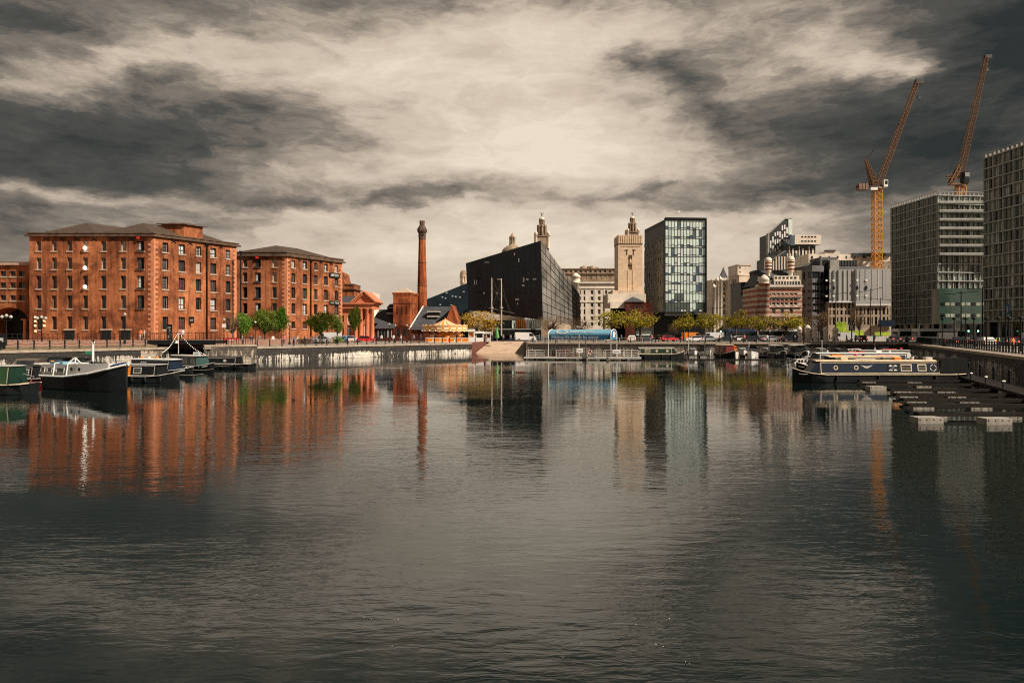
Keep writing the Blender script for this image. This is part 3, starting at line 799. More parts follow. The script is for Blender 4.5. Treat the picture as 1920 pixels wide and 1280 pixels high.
# the rooftop box stands back from the right face
pb = Vector((-62.1, 131)); e1, e2 = Vector((4.0, 0)), V.normalized() * 3.9
poly = [tuple(pb - e1 * .0), tuple(pb + e1), tuple(pb + e1 + e2), tuple(pb + e2)]
k = MB(); k.prism(poly, zt - .8, Z(421, 131)); pe = b.part('rooftop_box', k, BRICK)
k = MB(); k.prism(offs(poly, .45), Z(421, 131), Z(419.5, 131)); k.prism(offs(poly, -.6), Z(419.5, 131), Z(417, 131))
o = k.build('flat_roof', CORNICE, b.root, world=True)
# ground floor doors of the front
for i, px in enumerate((131, 200, 236)):
    k = MB(); x = X(px, 124.96); k.box(x - .75, x + .75, 124.8, 125.02, TZ - .4, 4.75, 0); k.box(x - .95, x + .95, 124.74, 125.02, 4.75, 5.0, 1)
    b.part('door', k, [BLACKM, STONE_TRIM])
k = MB(); x = X(261, 125)
k.box(x - .22, x + .22, 124.5, 125, zc - .42, zc - .1); b.part('hoist_hood', k, RED)
b.done()
WA = (A, B, C_, D, zt, zc, cf, zr)

# white globes hanging in the fourth window bay
for j, yy in enumerate((465, 502, 537.5)):
    k = MB(); k.lathe([(.3 * math.sin(math.pi * i / 8) + .001, -.3 * math.cos(math.pi * i / 8)) for i in range(9)], (0, 0, 0), 14)
    o = k.build('globe_light', LAMPW); o.location = (X(159, 124.7), 124.75, Z(yy, 124.75))
    tag(o, ('glowing white globe in the top floor window of the large warehouse', 'glowing white globe in the fourth floor window of the large warehouse',
            'glowing white globe in the third floor window of the large warehouse')[j], 'globe light', 'glowing globes in the warehouse windows')

b, A, B, C_, D, zt, zc, cf, cr, zr = warehouse(
    'smaller five storey brick warehouse with two wall signs beside the portico', 425, 537.7, 641.6, 149, 164, 472, 480.5,
    [(459.5, 8.5), (483.5, 11), (514.5, 8.5)],
    [(550, 1.05), (571.5, 1.25), (592, 1.05), (611, 1.25), (630.5, 1.05)], [(486, 500.5), (511, 528.5), (538, 558.5), (568, 588)], [(5.2, 6.6)], {1}, {1, 3}, [582, 450], 1.9)
rf = MB(); ins = offs([A, B, C_, D], -.6); hip(rf, *ins, zt - .1, Z(462, 152) - zt + .5, .3); b.part('roof', rf, ROOFMETAL)
k = MB(); x = X(483.5, 149); k.box(x - .3, x + .2, 148.5, 149, zc - .5, zc - .1); b.part('hoist_hood', k, RED)
V = (Vector(C_) - Vector(B)).normalized(); nr = Vector((V.y, -V.x))
for (pxs, y0, y1, txt) in ((616, 511.5, 521, 'ALBERT DOCK'), (617, 564, 571.5, None)):
    u0, u1 = hit(B, C_, pxs), hit(B, C_, 636.5); pc = Vector(B) + V * ((u0 + u1) / 2) + nr * .12; dd = pc.y
    w_, h_ = (u1 - u0), (y1 - y0) * dd / F
    ang_ = math.atan2(V.y, V.x)
    so = thing('wall_sign', 'upper black wall sign with white letters on the smaller warehouse' if txt else 'lower black wall sign with two short white words on the smaller warehouse', 'sign', (pc.x, pc.y, Z((y0 + y1) / 2, dd)), ang_)
    k = MB(); e = h_ / 2; poly = []
    for cx_, s_ in ((w_ / 2 - e, 1), (-w_ / 2 + e, -1)):
        for i in range(7):
            a = -math.pi / 2 * s_ + math.pi * i / 6 * s_ if s_ == 1 else math.pi / 2 + math.pi * i / 6
            poly.append((cx_ + e * math.cos(a), e * math.sin(a)))
    k.extr(poly, -.04, .1); k.build('board', BLACKM, so)
    if txt:
        o = bpy.data.objects.new('lettering', text_mesh(txt, .62, WHITE)); COL.objects.link(o); o.parent = so
        o.location = (0, -.06, 0); o.rotation_euler = (R(90), 0, 0); o.scale = (.62, 1.1, 1)
    else:
        k = MB()
        for i in range(9):
            if i == 4: continue
            x = -w_ * .36 + i * w_ * .09; k.box(x - w_ * .03, x - w_ * .012, -.06, -.045, -.17, .17); k.box(x - w_ * .012, x + w_ * .025, -.06, -.045, .08 if i % 2 else -.17, .17 if i % 2 else -.08)
        k.build('lettering', WHITE, so)
b.done()
WB = (A, B, C_, D, zt)

# lower block at far left with the great arch
b = Bld('arched_brick_building', 'low brick building with a dark arch left of the large warehouse', 'building', (-88, 127))
A, B = (-112, 127), (X(55, 127) + .3, 127)
zt = Z(497, 127)
cols = [(hit(A, B, p_), 1.0 if p_ not in (24, -40) else 1.0) for p_ in (-90, -57, -40, -24, 6, 24, 41)]
zr = [(Z(518, 127), Z(508, 127)), (Z(540, 127), Z(529.5, 127)), (Z(563, 127), Z(553, 127))]
ua, ra = hit(A, B, 18), 3.3
b.facade(A, B, 9.3, zt, cols, zr, BRICK, 'plain', .35, (GLASSD, CORNICE, BLACKM), sill=SILL)
w_ = b.mb(BRICK)
def pa(u, z): return (A[0] + u, 127, z)
zsp = 6.0; n = 14
w_.quad(pa(0, TZ - .4), pa(ua - ra, TZ - .4), pa(ua - ra, 9.3), pa(0, 9.3)); LL = B[0] - A[0]
w_.quad(pa(ua + ra, TZ - .4), pa(LL, TZ - .4), pa(LL, 9.3), pa(ua + ra, 9.3))
for i in range(n):
    a0, a1 = math.pi * i / n, math.pi * (i + 1) / n
    x0, x1, y0, y1 = -ra * math.cos(a0), -ra * math.cos(a1), zsp + 2.7 * math.sin(a0), zsp + 2.7 * math.sin(a1)
    w_.quad(pa(ua + x0, y0), pa(ua + x1, y1), pa(ua + x1, 9.3), pa(ua + x0, 9.3))
    w_.quad(pa(ua + x0, y0), (A[0] + ua + x0, 131, y0), (A[0] + ua + x1, 131, y1), pa(ua + x1, y1))
for s_ in (-1, 1): w_.quad(pa(ua + s_ * ra, TZ - .4), (A[0] + ua + s_ * ra, 131, TZ - .4), (A[0] + ua + s_ * ra, 131, zsp), pa(ua + s_ * ra, zsp))
w_.quad((-112, 142, TZ), (-112, 127, TZ), (-112, 127, zt), (-112, 142, zt))
k = MB(); k.quad((A[0] + ua - ra, 131, TZ - .4), (A[0] + ua + ra, 131, TZ - .4), (A[0] + ua + ra, 131, 9), (A[0] + ua - ra, 131, 9)); b.part('passage_dark_sheet', k, BLACKM)  # black sheet stands in for the shaded depth of the passage
k = MB(); k.box(-112.3, B[0], 126.6, 142, zt, zt + .35); b.part('cornice', k, STONE_TRIM)
k = MB(); k.quad((-112, 127.2, zt + .35), (B[0], 127.2, zt + .35), (B[0], 133, zt + 1.2), (-112, 133, zt + 1.2)); k.quad((-112, 133, zt + 1.2), (B[0], 133, zt + 1.2), (B[0], 142, zt + .35), (-112, 142, zt + .35)); b.part('roof', k, CORNICE)
k = MB(); k.tube((B[0] - .9, 126.8, TZ), (B[0] - .9, 126.8, Z(600, 127)), .3, .26, 10); k.box(B[0] - 1.4, B[0] - .5, 126.4, 127.2, Z(600, 127), Z(598, 127)); b.part('column', k, ORANGE)
b.done()

# curved parapet block behind the portico
d = 184
k = Bld('rear_brick_block', 'low brick block with a swept parapet behind the terracotta portico', 'building', (X(650, d), d))
prof = [(X(630, d), 2), (X(663.5, d), 2), (X(663.5, d), Z(533, d)), (X(648, d), Z(531.5, d)), (X(645, d), Z(527, d)), (X(642.5, d), Z(520, d)), (X(641.5, d), Z(511, d)), (X(630, d), Z(505, d))]
m_ = MB(); m_.extr(prof, d, d + 8); k.part('wall', m_, BRICK)
m_ = MB(); m_.box(X(641, d), X(666.5, d), d - .35, d + 8.2, Z(543, d), Z(541.5, d)); m_.box(X(647, d), X(664, d), d - .2, d + 8.1, Z(534, d), Z(532, d)); k.part('cornice', m_, CORNICE)
k.done()

# traffic office with terracotta portico
d = 172
b = Bld('portico_building', 'terracotta columned portico building with a dark slate roof right of the smaller warehouse', 'building', (X(670, d), d))
xa, xl, xr, xap = X(632, d), X(663, d), X(700, d), X(682.5, d)
zb_, zc_ = Z(578, d), Z(570, d)
dep = 9
b.facade((xa, d + .6), (xl + .4, d + .6), Q, zb_, [(1.0, .9), (2.7, .9)], [(3.5, 6), (6.8, 8.4)], ORANGE, 'sash', .3, (GLASSD, WHITE, BLACKM))
b.facade((xl + .4, d + 3.0), (xr - .9, d + 3.0), Q, zb_, [(1.9, .9)], [(3.2, 6.2)], ORANGE, 'sash', .3, (GLASSD, WHITE, BLACKM))
b.mb(ORANGE).quad((xl + .4, d + .6, Q), (xl + .4, d + 3, Q), (xl + .4, d + 3, zb_), (xl + .4, d + .6, zb_))
k = MB(); k.box(xa, xr - .2, d, d + dep, zb_, zc_); k.box(xa - .1, xr + .25, d - .4, d + dep + .2, zc_, zc_ + .28); b.part('entablature', k, ORANGE)
k = MB(); ze = zc_ + .28; zp = Z(549.5, d)
pl = [(xl - .2, ze), (xr + .3, ze), (xap, zp)]
k.extr(pl, d + .2, d + dep)
b.part('pediment', k, ORANGE)
k = MB()
for (p0, p1) in (((xl - .5, ze), (xap, zp + .25)), ((xr + .6, ze), (xap, zp + .25))):
    v0, v1 = Vector((p0[0], 0, p0[1])), Vector((p1[0], 0, p1[1])); dd = (v1 - v0).normalized(); nn = Vector((-dd.z, 0, dd.x)); nn = nn if nn.z > 0 else -nn
    pts_ = [v0, v1, v1 + nn * .35, v0 + nn * .35]; k.extr([(p_.x, p_.z) for p_ in pts_], d - .45, d + dep)
    for i in range(1, 9):
        c0 = v0 + (v1 - v0) * (i / 9.0); k.box(c0.x - .14, c0.x + .14, d - .25, d + .19, c0.z - .42, c0.z - .1)
b.part('pediment_moulding', k, ORANGE)
k = MB(); k.quad((xa, d + .3, ze), (xl - .2, d + .3, ze), (xl + 1.8, d + 4, zp - .6), (xa, d + 4, zp - .6)); k.quad((xa, d + 4, zp - .6), (xl + 1.8, d + 4, zp - .6), (xl, d + dep, ze), (xa, d + dep, ze)); b.part('roof', k, SLATE)
for px in (666, 675.5, 687.5, 697):
    k = MB(); x = X(px, d); r = .52
    k.lathe([(.78, Q), (.78, Q + .35), (r * 1.12, Q + .55), (r, Q + 1), (r * .84, zb_ - .5), (r * 1.15, zb_ - .3), (r * 1.3, zb_ - .15), (r * 1.3, zb_)], (x, d + .55, 0), 14)
    b.part('column', k, ORANGE)
k = MB(); k.box(xl, xr - .1, d - .3, d + 3, Q - .2, Q + .2); b.part('step', k, ORANGE)
b.done()
# pale glazed building far behind the portico
d = 330
b = Bld('white_terminal_building', 'pale distant white building glimpsed between the portico and pump house', 'building', (X(700, d), d))
m_ = MB(); m_.extr([(X(655, d), 2), (X(706, d), 2), (X(694, d), Z(575, d)), (X(698.5, d), Z(548, d)), (X(655, d), Z(549, d))], d, d + 20); b.part('wall', m_, PORTB)
m_ = MB()
for i in range(4): m_.box(X(660, d), X(691, d), d - .2, d, Z(572 + i * 12, d), Z(569 + i * 12, d))
b.part('window_band', m_, GLASSB); b.done()

# ------------------------------------------------------------------ pump house
d = 186
b = Bld('pump_house', 'red brick pump house with a square tower and slate roofs around the chimney', 'pump house', (X(765, d), d))
gm = (GLASSD, OFFWHITE, BLACKM)
# left wing
A, B = (X(697, d), d), (X(739, d), d); zw = Z(606, d)
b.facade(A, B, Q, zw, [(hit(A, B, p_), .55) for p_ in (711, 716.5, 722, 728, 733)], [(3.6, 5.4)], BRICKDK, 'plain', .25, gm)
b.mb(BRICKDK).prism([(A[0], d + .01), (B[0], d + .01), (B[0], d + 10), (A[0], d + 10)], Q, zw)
k = MB(); xl, xr = A[0] - .3, B[0] + 1; zr_ = Z(579, d)
k.quad((xl, d - .4, zw), (xr, d - .4, zw), (xr, d + 5, zr_), (xl + 1.4, d + 5, zr_)); k.quad((xr, d + 10, zw), (xl, d + 10, zw), (xl + 1.4, d + 5, zr_), (xr, d + 5, zr_)); k.tri((xl, d + 10, zw), (xl, d - .4, zw), (xl + 1.4, d + 5, zr_))
b.part('roof', k, SLATE)
k = MB(); k.prism([(X(707, d), d - 2.6), (X(742, d), d - 2.6), (X(742, d), d), (X(707, d), d)], Q, Z(616, d)); b.part('porch_wall', k, BRICKDK)
k = MB(); k.quad((X(705, d), d - 3, Z(616, d)), (X(743, d), d - 3, Z(616, d)), (X(743, d), d + .6, Z(601, d)), (X(712, d), d + .6, Z(601, d))); b.part('porch_roof', k, SLATE)
for p_ in (712, 718, 724, 731):
    x = X(p_, d - 2.6); k = MB(); k.quad((x - .35, d - 2.62, 3.2), (x + .35, d - 2.62, 3.2), (x + .35, d - 2.62, 4.9), (x - .35, d - 2.62, 4.9), 0)
    for s_ in (-1, 1): k.box(x + s_ * .4 - .06, x + s_ * .4 + .06, d - 2.7, d - 2.6, 3.1, 5.0, 1)
    b.part('window', k, [GLASSD, OFFWHITE])
k = MB(); k.box(X(724, d), X(739, d), d + 1.5, d + 3, Z(586, d), Z(577, d), 0); k.quad((X(723, d), d + 1, Z(577, d)), (X(740, d), d + 1, Z(577, d)), (X(740, d), d + 2.4, Z(569, d)), (X(728, d), d + 2.4, Z(569, d)), 1)
k.box(X(723, d), X(739, d), d + 1.3, d + 1.49, Z(588, d), Z(586.3, d), 2)
b.part('dormer', k, [BLACKM, SLATE, WHITE])
# tower
tx0, tx1, txr = X(738.5, d), X(770, d), X(783, d + 5); zt = Z(551, d)
A, B, C_ = (tx0, d - 1), (tx1, d - 1), (X(783, d + 4.5), d + 4.5); D = (A[0] + C_[0] - B[0], C_[1]); poly = [A, B, C_, D]
b.solid(poly, Q, zt, BRICK2)
k = MB(); k.prism(offs(poly, .22), zt, zt + .3); k.prism(offs(poly, .1), Z(569, d), Z(568, d)); k.prism(offs(poly, .12), Z(553.5, d), zt); b.part('tower_cornice', k, BRICK2)
k = MB(); hip(k, *offs(poly, .1), zt + .3, Z(540.5, d) - zt, .499); b.part('tower_roof', k, STONE_TRIM)
dv = (Vector(C_) - Vector(B)).normalized(); nv = Vector((dv.y, -dv.x))
for i in range(3):
    k = MB(); x = tx0 + 1.0 + i * 1.15
    poly_ = [(x - .22, Z(590, d)), (x + .22, Z(590, d)), (x + .22, Z(576, d)), (x, Z(573.5, d)), (x - .22, Z(576, d))]
    k.extr(poly_, d - 1.02, d - .9); b.part('slit_window', k, BRICKDK)
for i in range(2):
    u = 1.6 + i * 2.0; q = Vector(B) + dv * u + nv * .02; k = MB()
    k.prism([tuple(q - dv * .25), tuple(q + dv * .25), tuple(q + dv * .25 - nv * .1), tuple(q - dv * .25 - nv * .1)], Z(590, d), Z(575, d)); b.part('slit_window', k, BRICKDK)
k = MB(); x = X(755, d)
pts_ = [(x - 2.4, Q), (x + 2.4, Q), (x + 2.4, Z(615, d)), (x + 1.2, Z(613, d)), (x, Z(608.5, d)), (x - 1.2, Z(613, d)), (x - 2.4, Z(615, d))]
k.extr(pts_, d - 2.0, d - 1); b.part('entrance_bay', k, BRICKDK)
for s_ in (-1, 1):
    k = MB(); k.quad((x + s_ * .7 - .35, d - 2.02, 3.4), (x + s_ * .7 + .35, d - 2.02, 3.4), (x + s_ * .7 + .35, d - 2.02, 5.2), (x + s_ * .7 - .35, d - 2.02, 5.2)); b.part('window', k, GLASSD)
# right hall
xa, xb = X(782, d), X(858, d); zeave = Z(618, d); zrg = Z(573.5, d)
A, B = (X(770, d), d - 1.5), (X(806, d), d - 1.5)
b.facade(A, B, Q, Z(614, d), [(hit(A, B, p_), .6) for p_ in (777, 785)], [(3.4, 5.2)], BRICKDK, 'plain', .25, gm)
k = MB()
k.quad((X(769, d), d - 2, zeave), (X(845, d), d - 2, zeave), (X(848, d), d + 5, zrg), (X(789, d), d + 5, zrg)); k.quad((X(845, d), d + 12, zeave), (X(774, d), d + 12, zeave), (X(789, d), d + 5, zrg), (X(848, d), d + 5, zrg))
b.part('roof', k, SLATE)
k = MB(); k.box(X(801, d), X(823, d), d + 1.0, d + 2.6, Z(592, d), Z(585, d), 0); k.box(X(800, d), X(824, d), d + .8, d + 2.6, Z(585, d), Z(583, d), 1); k.box(X(800, d), X(823, d), d + .8, d + .99, Z(594, d), Z(592, d), 1)
b.part('rooflight', k, [BLACKM, OFFWHITE])
k = MB(); k.tube((X(769, d), d - 2.1, zeave + .1), (X(789, d), d + 5, zrg + .15), .16, n=4); b.part('verge', k, WHITE)
k = MB()
k.extr([(X(842, d), Q), (X(858.5, d), Q), (X(858, d), Z(602, d)), (X(848.5, d), Z(571.5, d)), (X(838, d), Z(600, d))], d - 2.2, d + 12); b.part('gable_wall', k, BRICK2)
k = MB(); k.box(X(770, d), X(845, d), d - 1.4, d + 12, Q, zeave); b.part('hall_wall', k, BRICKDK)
b.done()
# chimney
d = 205
b = Bld('brick_chimney', 'tall tapering brick chimney rising behind the pump house', 'chimney', (X(791, d), d))
def rr(px_w): return px_w / 2 / F * d
cx_ = X(791.5, d)
k = MB(); k.lathe([(rr(20.5), Q), (rr(19.5), Z(580, d)), (rr(18), Z(536, d)), (rr(15.6), Z(494, d)), (rr(13.2), Z(449, d))], (cx_, d, 0), 8, smooth=False, rot=R(22.5)); b.part('shaft', k, BRICK2)
for yy, wpx in ((536, 19), (493.5, 16.8), (449.5, 14.4)):
    k = MB(); k.lathe([(rr(wpx), Z(yy, d)), (rr(wpx), Z(yy - 1.1, d))], (cx_, d, 0), 8, smooth=False, rot=R(22.5)); b.part('band', k, CORNICE)
k = MB(); k.lathe([(rr(13.4), Z(448, d)), (rr(14.6), Z(443, d)), (rr(14.2), Z(438, d)), (rr(18), Z(435, d)), (rr(19.5), Z(432.5, d)), (rr(18.6), Z(429.5, d)), (rr(12), Z(424, d)), (rr(9.5), Z(423.5, d))], (cx_, d, 0), 8, smooth=False, rot=R(22.5)); b.part('corbelled_head', k, CORNICE)
for s_ in (-1, 1):
    k = MB(); x = cx_ + s_ * .42; k.box(x - .18, x + .18, d - rr(14.9), d - rr(13.6), Z(442.5, d), Z(439.5, d)); b.part('vent', k, BLACKM)
k = MB(); k.lathe([(rr(10), Z(424, d)), (rr(10), Z(415.5, d)), (rr(11), Z(415.2, d)), (rr(11), Z(414.4, d))], (cx_, d, 0), 8, smooth=False, rot=R(22.5)); b.part('flue_top', k, CORNICE)
b.done()

# ------------------------------------------------------------------ black granite buildings
d = 236
b = Bld('black_wedge_building', 'low black wedge building rising to the right behind the pump house', 'building', (X(850, d), d))
m_ = MB(); xs0, xs1 = X(800, d), X(880, d)
m_.add([(xs0, d, Q), (xs1, d, Q), (xs1, d, Z(529, d)), (xs0, d, Z(561, d)), (xs0, d + 26, Q), (xs1, d + 26, Q), (xs1, d + 26, Z(530, d)), (xs0, d + 26, Z(558, d))],
       [(0, 1, 2, 3), (5, 4, 7, 6), (4, 0, 3, 7), (1, 5, 6, 2), (3, 2, 6, 7)]); b.part('wall', m_, BLACKGR)
for i, (px, py) in enumerate(((828, 556), (834, 558), (847, 554), (853, 555), (861, 556), (836, 548), (868, 546), (824, 570), (845, 571))):
    k = MB(); k.box(X(px, d), X(px + 3, d), d - .04, d, Z(py + 2, d), Z(py, d)); b.part('slot_window', k, GLASSS)
b.done()
b = Bld('black_faceted_building', 'large black faceted gallery building with a leaning prow', 'building', (X(1015, 200), 205))
P0 = Vector((X(878, 214), 214, Z(582, 214))); P1 = Vector((X(1018, 200), 200, Z(600, 200))); P2 = Vector((X(1014, 200), 200, Z(451, 200))); P3 = Vector((X(873.5, 214), 214, Z(493.5, 214)))
P4 = Vector((X(1089, 218), 218, Z(612, 218))); P5 = Vector((X(1087, 218), 218, Z(552, 218)))
P6 = P4 + (P0 - P1) * .95 + Vector((0, 14, 2)); P7 = P5 + (P3 - P2) * .9 + Vector((0, 14, 0)); P7.z = P3.z - 6
m_ = MB(); m_.add([P0, P1, P2, P3, P4, P5, P6, P7], [(0, 1, 2, 3), (4, 6, 7, 5), (6, 0, 3, 7), (3, 2, 5, 7), (1, 0, 6, 4)])
b.part('body', m_, BLACKGR)
ux = (P1 - P0).normalized(); nf = ux.cross(Vector((0, 0, 1))).normalized()
def on_front(px, py, off=.03):   # point of the front face seen at photo position
    r = Vector(((px - 960) / F, 1, (HZ - py) / F)); o_ = Vector((0, 0, HC)); n_ = (P1 - P0).cross(P3 - P0).normalized()
    t_ = (P0 - o_).dot(n_) / r.dot(n_); return o_ + r * t_
nF = (P1 - P0).cross(P3 - P0).normalized(); nF = nF if nF.y < 0 else -nF
rnd = random.Random(5); cells = []
for r_i in range(7):
    py = 497 + r_i * 12.5
    for c_i in range(11):
        px = 885 + c_i * 11.5
        if py < 500 + (960 - px) * .28 + 8 * (r_i == 0): continue
        if rnd.random() < .62: cells.append((px + rnd.uniform(-2, 2), py + rnd.uniform(-1, 1), rnd.uniform(3, 8), rnd.uniform(2.4, 3.6), 0 if rnd.random() < .8 else 1))
cells += [(972, 484, 2, 8, 1), (964, 474, 2.2, 5, 1), (981, 520, 2.2, 9, 1), (889, 525, 1.6, 9, 1), (893, 525, 1.2, 8, 1), (909, 491, 8, 1.6, 1), (970, 567, 1.4, 5, 1)]
for (px, py, w_, h_, mi) in cells:
    q = [on_front(px, py + h_) + nF * .05, on_front(px + w_, py + h_) + nF * .05, on_front(px + w_, py) + nF * .05, on_front(px, py) + nF * .05]
    k = MB(); k.add(q, [(0, 1, 2, 3)]); o = b.part('slot_window', k, GLASSD if mi == 0 else GLASSS)
# granite panel joints across both faces
k = MB()
for i in range(1, 14):
    t_ = i / 14.0; a_, c_ = P0.lerp(P1, t_), P3.lerp(P2, t_); k.tube(a_ + nF * .02, c_ + nF * .02, .035, n=4, cap=False)
for i in range(1, 12):
    t_ = i / 12.0; a_, c_ = P0.lerp(P3, t_), P1.lerp(P2, t_); k.tube(a_ + nF * .02, c_ + nF * .02, .035, n=4, cap=False)
b.part('panel_joints', k, DARKM)
# right face: mirror like glazing facets
nR = (P4 - P1).cross(P2 - P1).normalized(); nR = nR if nR.x > 0 else -nR
k = MB(); 
Q1, Q4, Q5, Q2 = P1, P4, P5, P2
k.add([Q1, Q4, Q5, Q2], [(0, 1, 2), (0, 2, 3)]); b.part('mirror_facet', k, glass('reflection_mottled_glass', (0.17, 0.16, 0.145), 2.0, 0.12, 0.55, 0.10))  # grey mottled base colour imitates reflections on this face
k = MB()
for i in range(1, 9):
    t_ = i / 9.0; k.tube(P1.lerp(P4, t_) + nR * .03, P2.lerp(P5, t_) + nR * .03, .07, n=4, cap=False); k.tube(P1.lerp(P2, t_) + nR * .05, P4.lerp(P5, t_) + nR * .05, .05, n=4, cap=False)
b.part('facet_joints', k, BLACKM)
# glazed ground floor below the overhang
k = MB(); d = 206; k.prism([(X(905, d), d), (X(1014, d), d - 3), (X(1014, d), d + 12), (X(905, d), d + 12)], Q, Z(600, d)); b.part('ground_floor_core', k, BLACKM)
for i in range(14):
    px = 960 + i * 4.1; k = MB(); dd = d - 1.7 - i * .1; top_ = Z(601 - i * .45, dd)
    k.box(X(px, dd), X(px + 3.2, dd), dd - .05, dd, Z(615, dd), top_); o = b.part('shop_window', k, GLASSP if i not in (2, 3, 4, 5) else ORANGEP)  # orange paint on some panes stands in for lit interiors
k = MB(); k.box(X(905, d), X(1016, d - 3), d - 4.2, d - 3.5, Z(618, d), Z(616, d)); k.box(X(930, d), X(1012, d - 3), d - 4.2, d - 3.8, Z(630, d), Z(629, d)); b.part('fascia', k, GREYM)
for i in range(9):
    px = 925 + i * 10; k = MB(); k.tube((X(px, d - 4), d - 4, Q), (X(px, d - 4), d - 4, Z(605, d)), .12, n=6); b.part('post', k, BLACKM)
b.done()
# ------------------------------------------------------------------ distant domes and towers
def dome(k, cx, d, r, z0, h, mi=0, n=20):
    k.lathe([(r * math.cos(math.pi / 2 * i / 8), z0 + h * math.sin(math.pi / 2 * i / 8)) for i in range(8)] + [(.05, z0 + h)], (cx, d, 0), n, mi)
d = 330
b = Bld('domed_building', 'great dome with a lantern behind the black faceted building', 'building', (X(960, d), d)); cx = X(960.5, d)
k = MB(); k.lathe([(5.6, Q), (5.6, Z(482, d)), (5.9, Z(481, d)), (5.9, Z(478, d))], (cx, d, 0), 20); b.part('drum', k, PORT)
k = MB(); dome(k, cx, d, 5.0, Z(478, d), (478 - 459) / F * d); b.part('dome', k, PORTD)
k = MB(); k.lathe([(1.4, Z(460, d)), (1.4, Z(457.5, d)), (1.0, Z(457, d)), (1.0, Z(447, d)), (1.5, Z(446, d)), (1.4, Z(444.5, d)), (.7, Z(441, d)), (.15, Z(438, d)), (.1, Z(436, d))], (cx, d, 0), 10)
for i in range(8): a = i * math.pi / 4; k.tube((cx + 1.25 * math.cos(a), d + 1.25 * math.sin(a), Z(457.5, d)), (cx + 1.25 * math.cos(a), d + 1.25 * math.sin(a), Z(446.5, d)), .16, n=5)
b.part('lantern', k, PORTD); b.done()
b = Bld('corner_cupola', 'small stone cupola peeping over the black wedge building', 'building', (X(868, d), d)); cx = X(868.5, d)
k = MB(); k.lathe([(1.3, Q), (1.3, Z(531, d)), (1.5, Z(530, d)), (1.1, Z(529, d)), (1.1, Z(519, d)), (1.6, Z(518, d)), (1.5, Z(516, d))], (cx, d, 0), 10)
for i in range(8): a = i * math.pi / 4; k.tube((cx + 1.4 * math.cos(a), d + 1.4 * math.sin(a), Z(530, d)), (cx + 1.4 * math.cos(a), d + 1.4 * math.sin(a), Z(518, d)), .17, n=5)
b.part('drum', k, PORT); k = MB(); dome(k, cx, d, 1.45, Z(516, d), 10 / F * d); b.part('dome', k, PORTD); b.done()

def bird(k, x, y, z, s):
    """long necked bird with raised wings on a perch"""
    k.lathe([(.05 * s, 0), (.28 * s, .25 * s), (.34 * s, .7 * s), (.2 * s, 1.15 * s), (.1 * s, 1.5 * s), (.13 * s, 1.75 * s), (.03 * s, 1.95 * s)], (x, y, z), 7)
    for e in (-1, 1):
        k.add([(x + e * .15 * s, y, z + .5 * s), (x + e * .75 * s, y + .1 * s, z + 1.5 * s), (x + e * .95 * s, y + .1 * s, z + 2.1 * s), (x + e * .35 * s, y, z + 1.2 * s),
               (x + e * .15 * s, y + .12 * s, z + .5 * s), (x + e * .75 * s, y + .2 * s, z + 1.5 * s), (x + e * .35 * s, y + .12 * s, z + 1.2 * s)],
              [(0, 1, 2, 3), (4, 6, 2, 5), (0, 4, 5, 1), (3, 2, 6)])
    k.tube((x, y, z + 1.75 * s), (x - .4 * s, y, z + 1.8 * s), .07 * s, .01, 5)
def clock_tower(label, cxp, d, px_scale, ztop_px, base_px, pm):
    b = Bld('bird_topped_tower', label, 'tower', (X(cxp, d), d)); cx = X(cxp, d); u = d / F * px_scale
    zt = Z(ztop_px, d)                                     # top of the dome ball
    def z(p): return zt - p * u
    k = MB(); k.box(cx - 13 * u, cx + 13 * u, d - 13 * u, d + 13 * u, Q, z(36)); k.box(cx - 14.5 * u, cx + 14.5 * u, d - 14.5 * u, d + 14.5 * u, z(37.5), z(36)); b.part('base', k, pm)
    for sx in (-1, 1):
        for sy in (-1, 1):
            k = MB(); o_ = (cx + sx * 11.5 * u, d + sy * 11.5 * u, 0); k.lathe([(3 * u, z(60)), (3 * u, z(33)), (3.4 * u, z(32.5)), (3.1 * u, z(31)), (2 * u, z(29)), (.2 * u, z(28.4))], o_, 10); b.part('corner_turret', k, PORTB)
    k = MB(); k.lathe([(8.5 * u, z(36)), (8.5 * u, z(34)), (6.6 * u, z(33.6)), (6.4 * u, z(19)), (7.6 * u, z(18.5)), (7.4 * u, z(16.5)), (5.0 * u, z(16))], (cx, d, 0), 8, smooth=False, rot=R(22.5)); b.part('tier', k, pm)
    for i in range(8):
        a = i * math.pi / 4; k = MB(); k.tube((cx + 8.2 * u * math.cos(a), d + 8.2 * u * math.sin(a), z(34)), (cx + 8 * u * math.cos(a), d + 8 * u * math.sin(a), z(17.5)), 1.35 * u, 1.2 * u, 8)
        k.lathe([(1.5 * u, z(17.5)), (1.2 * u, z(15.5)), (.2 * u, z(14.6))], (cx + 8 * u * math.cos(a), d + 8 * u * math.sin(a), 0), 8); b.part('column', k, pm)
    k = MB(); k.lathe([(4.6 * u, z(16.5)), (4.2 * u, z(15)), (3.9 * u, z(6.5)), (6.0 * u, z(6)), (5.8 * u, z(4.6)), (5 * u, z(4.4))], (cx, d, 0), 8, smooth=False)
    for i in range(8): a = i * math.pi / 4 + .39; k.tube((cx + 5 * u * math.cos(a), d + 5 * u * math.sin(a), z(15)), (cx + 5 * u * math.cos(a), d + 5 * u * math.sin(a), z(6)), .7 * u, n=6)
    b.part('lantern', k, pm)
    k = MB(); dome(k, cx, d, 4.9 * u, z(4.5), 4.7 * u); b.part('dome', k, PORTB)
    k = MB(); k.tube((cx, d, z(0)), (cx, d, z(-2)), .5 * u, n=6); bird(k, cx, d, z(-1.5), 4.0 * u); b.part('bird_figure', k, COPPER); b.done()
clock_tower('domed stone tower topped by a green bird, rising behind the black faceted building', 1016, 380, 1.0, 407, 0, PORTD)
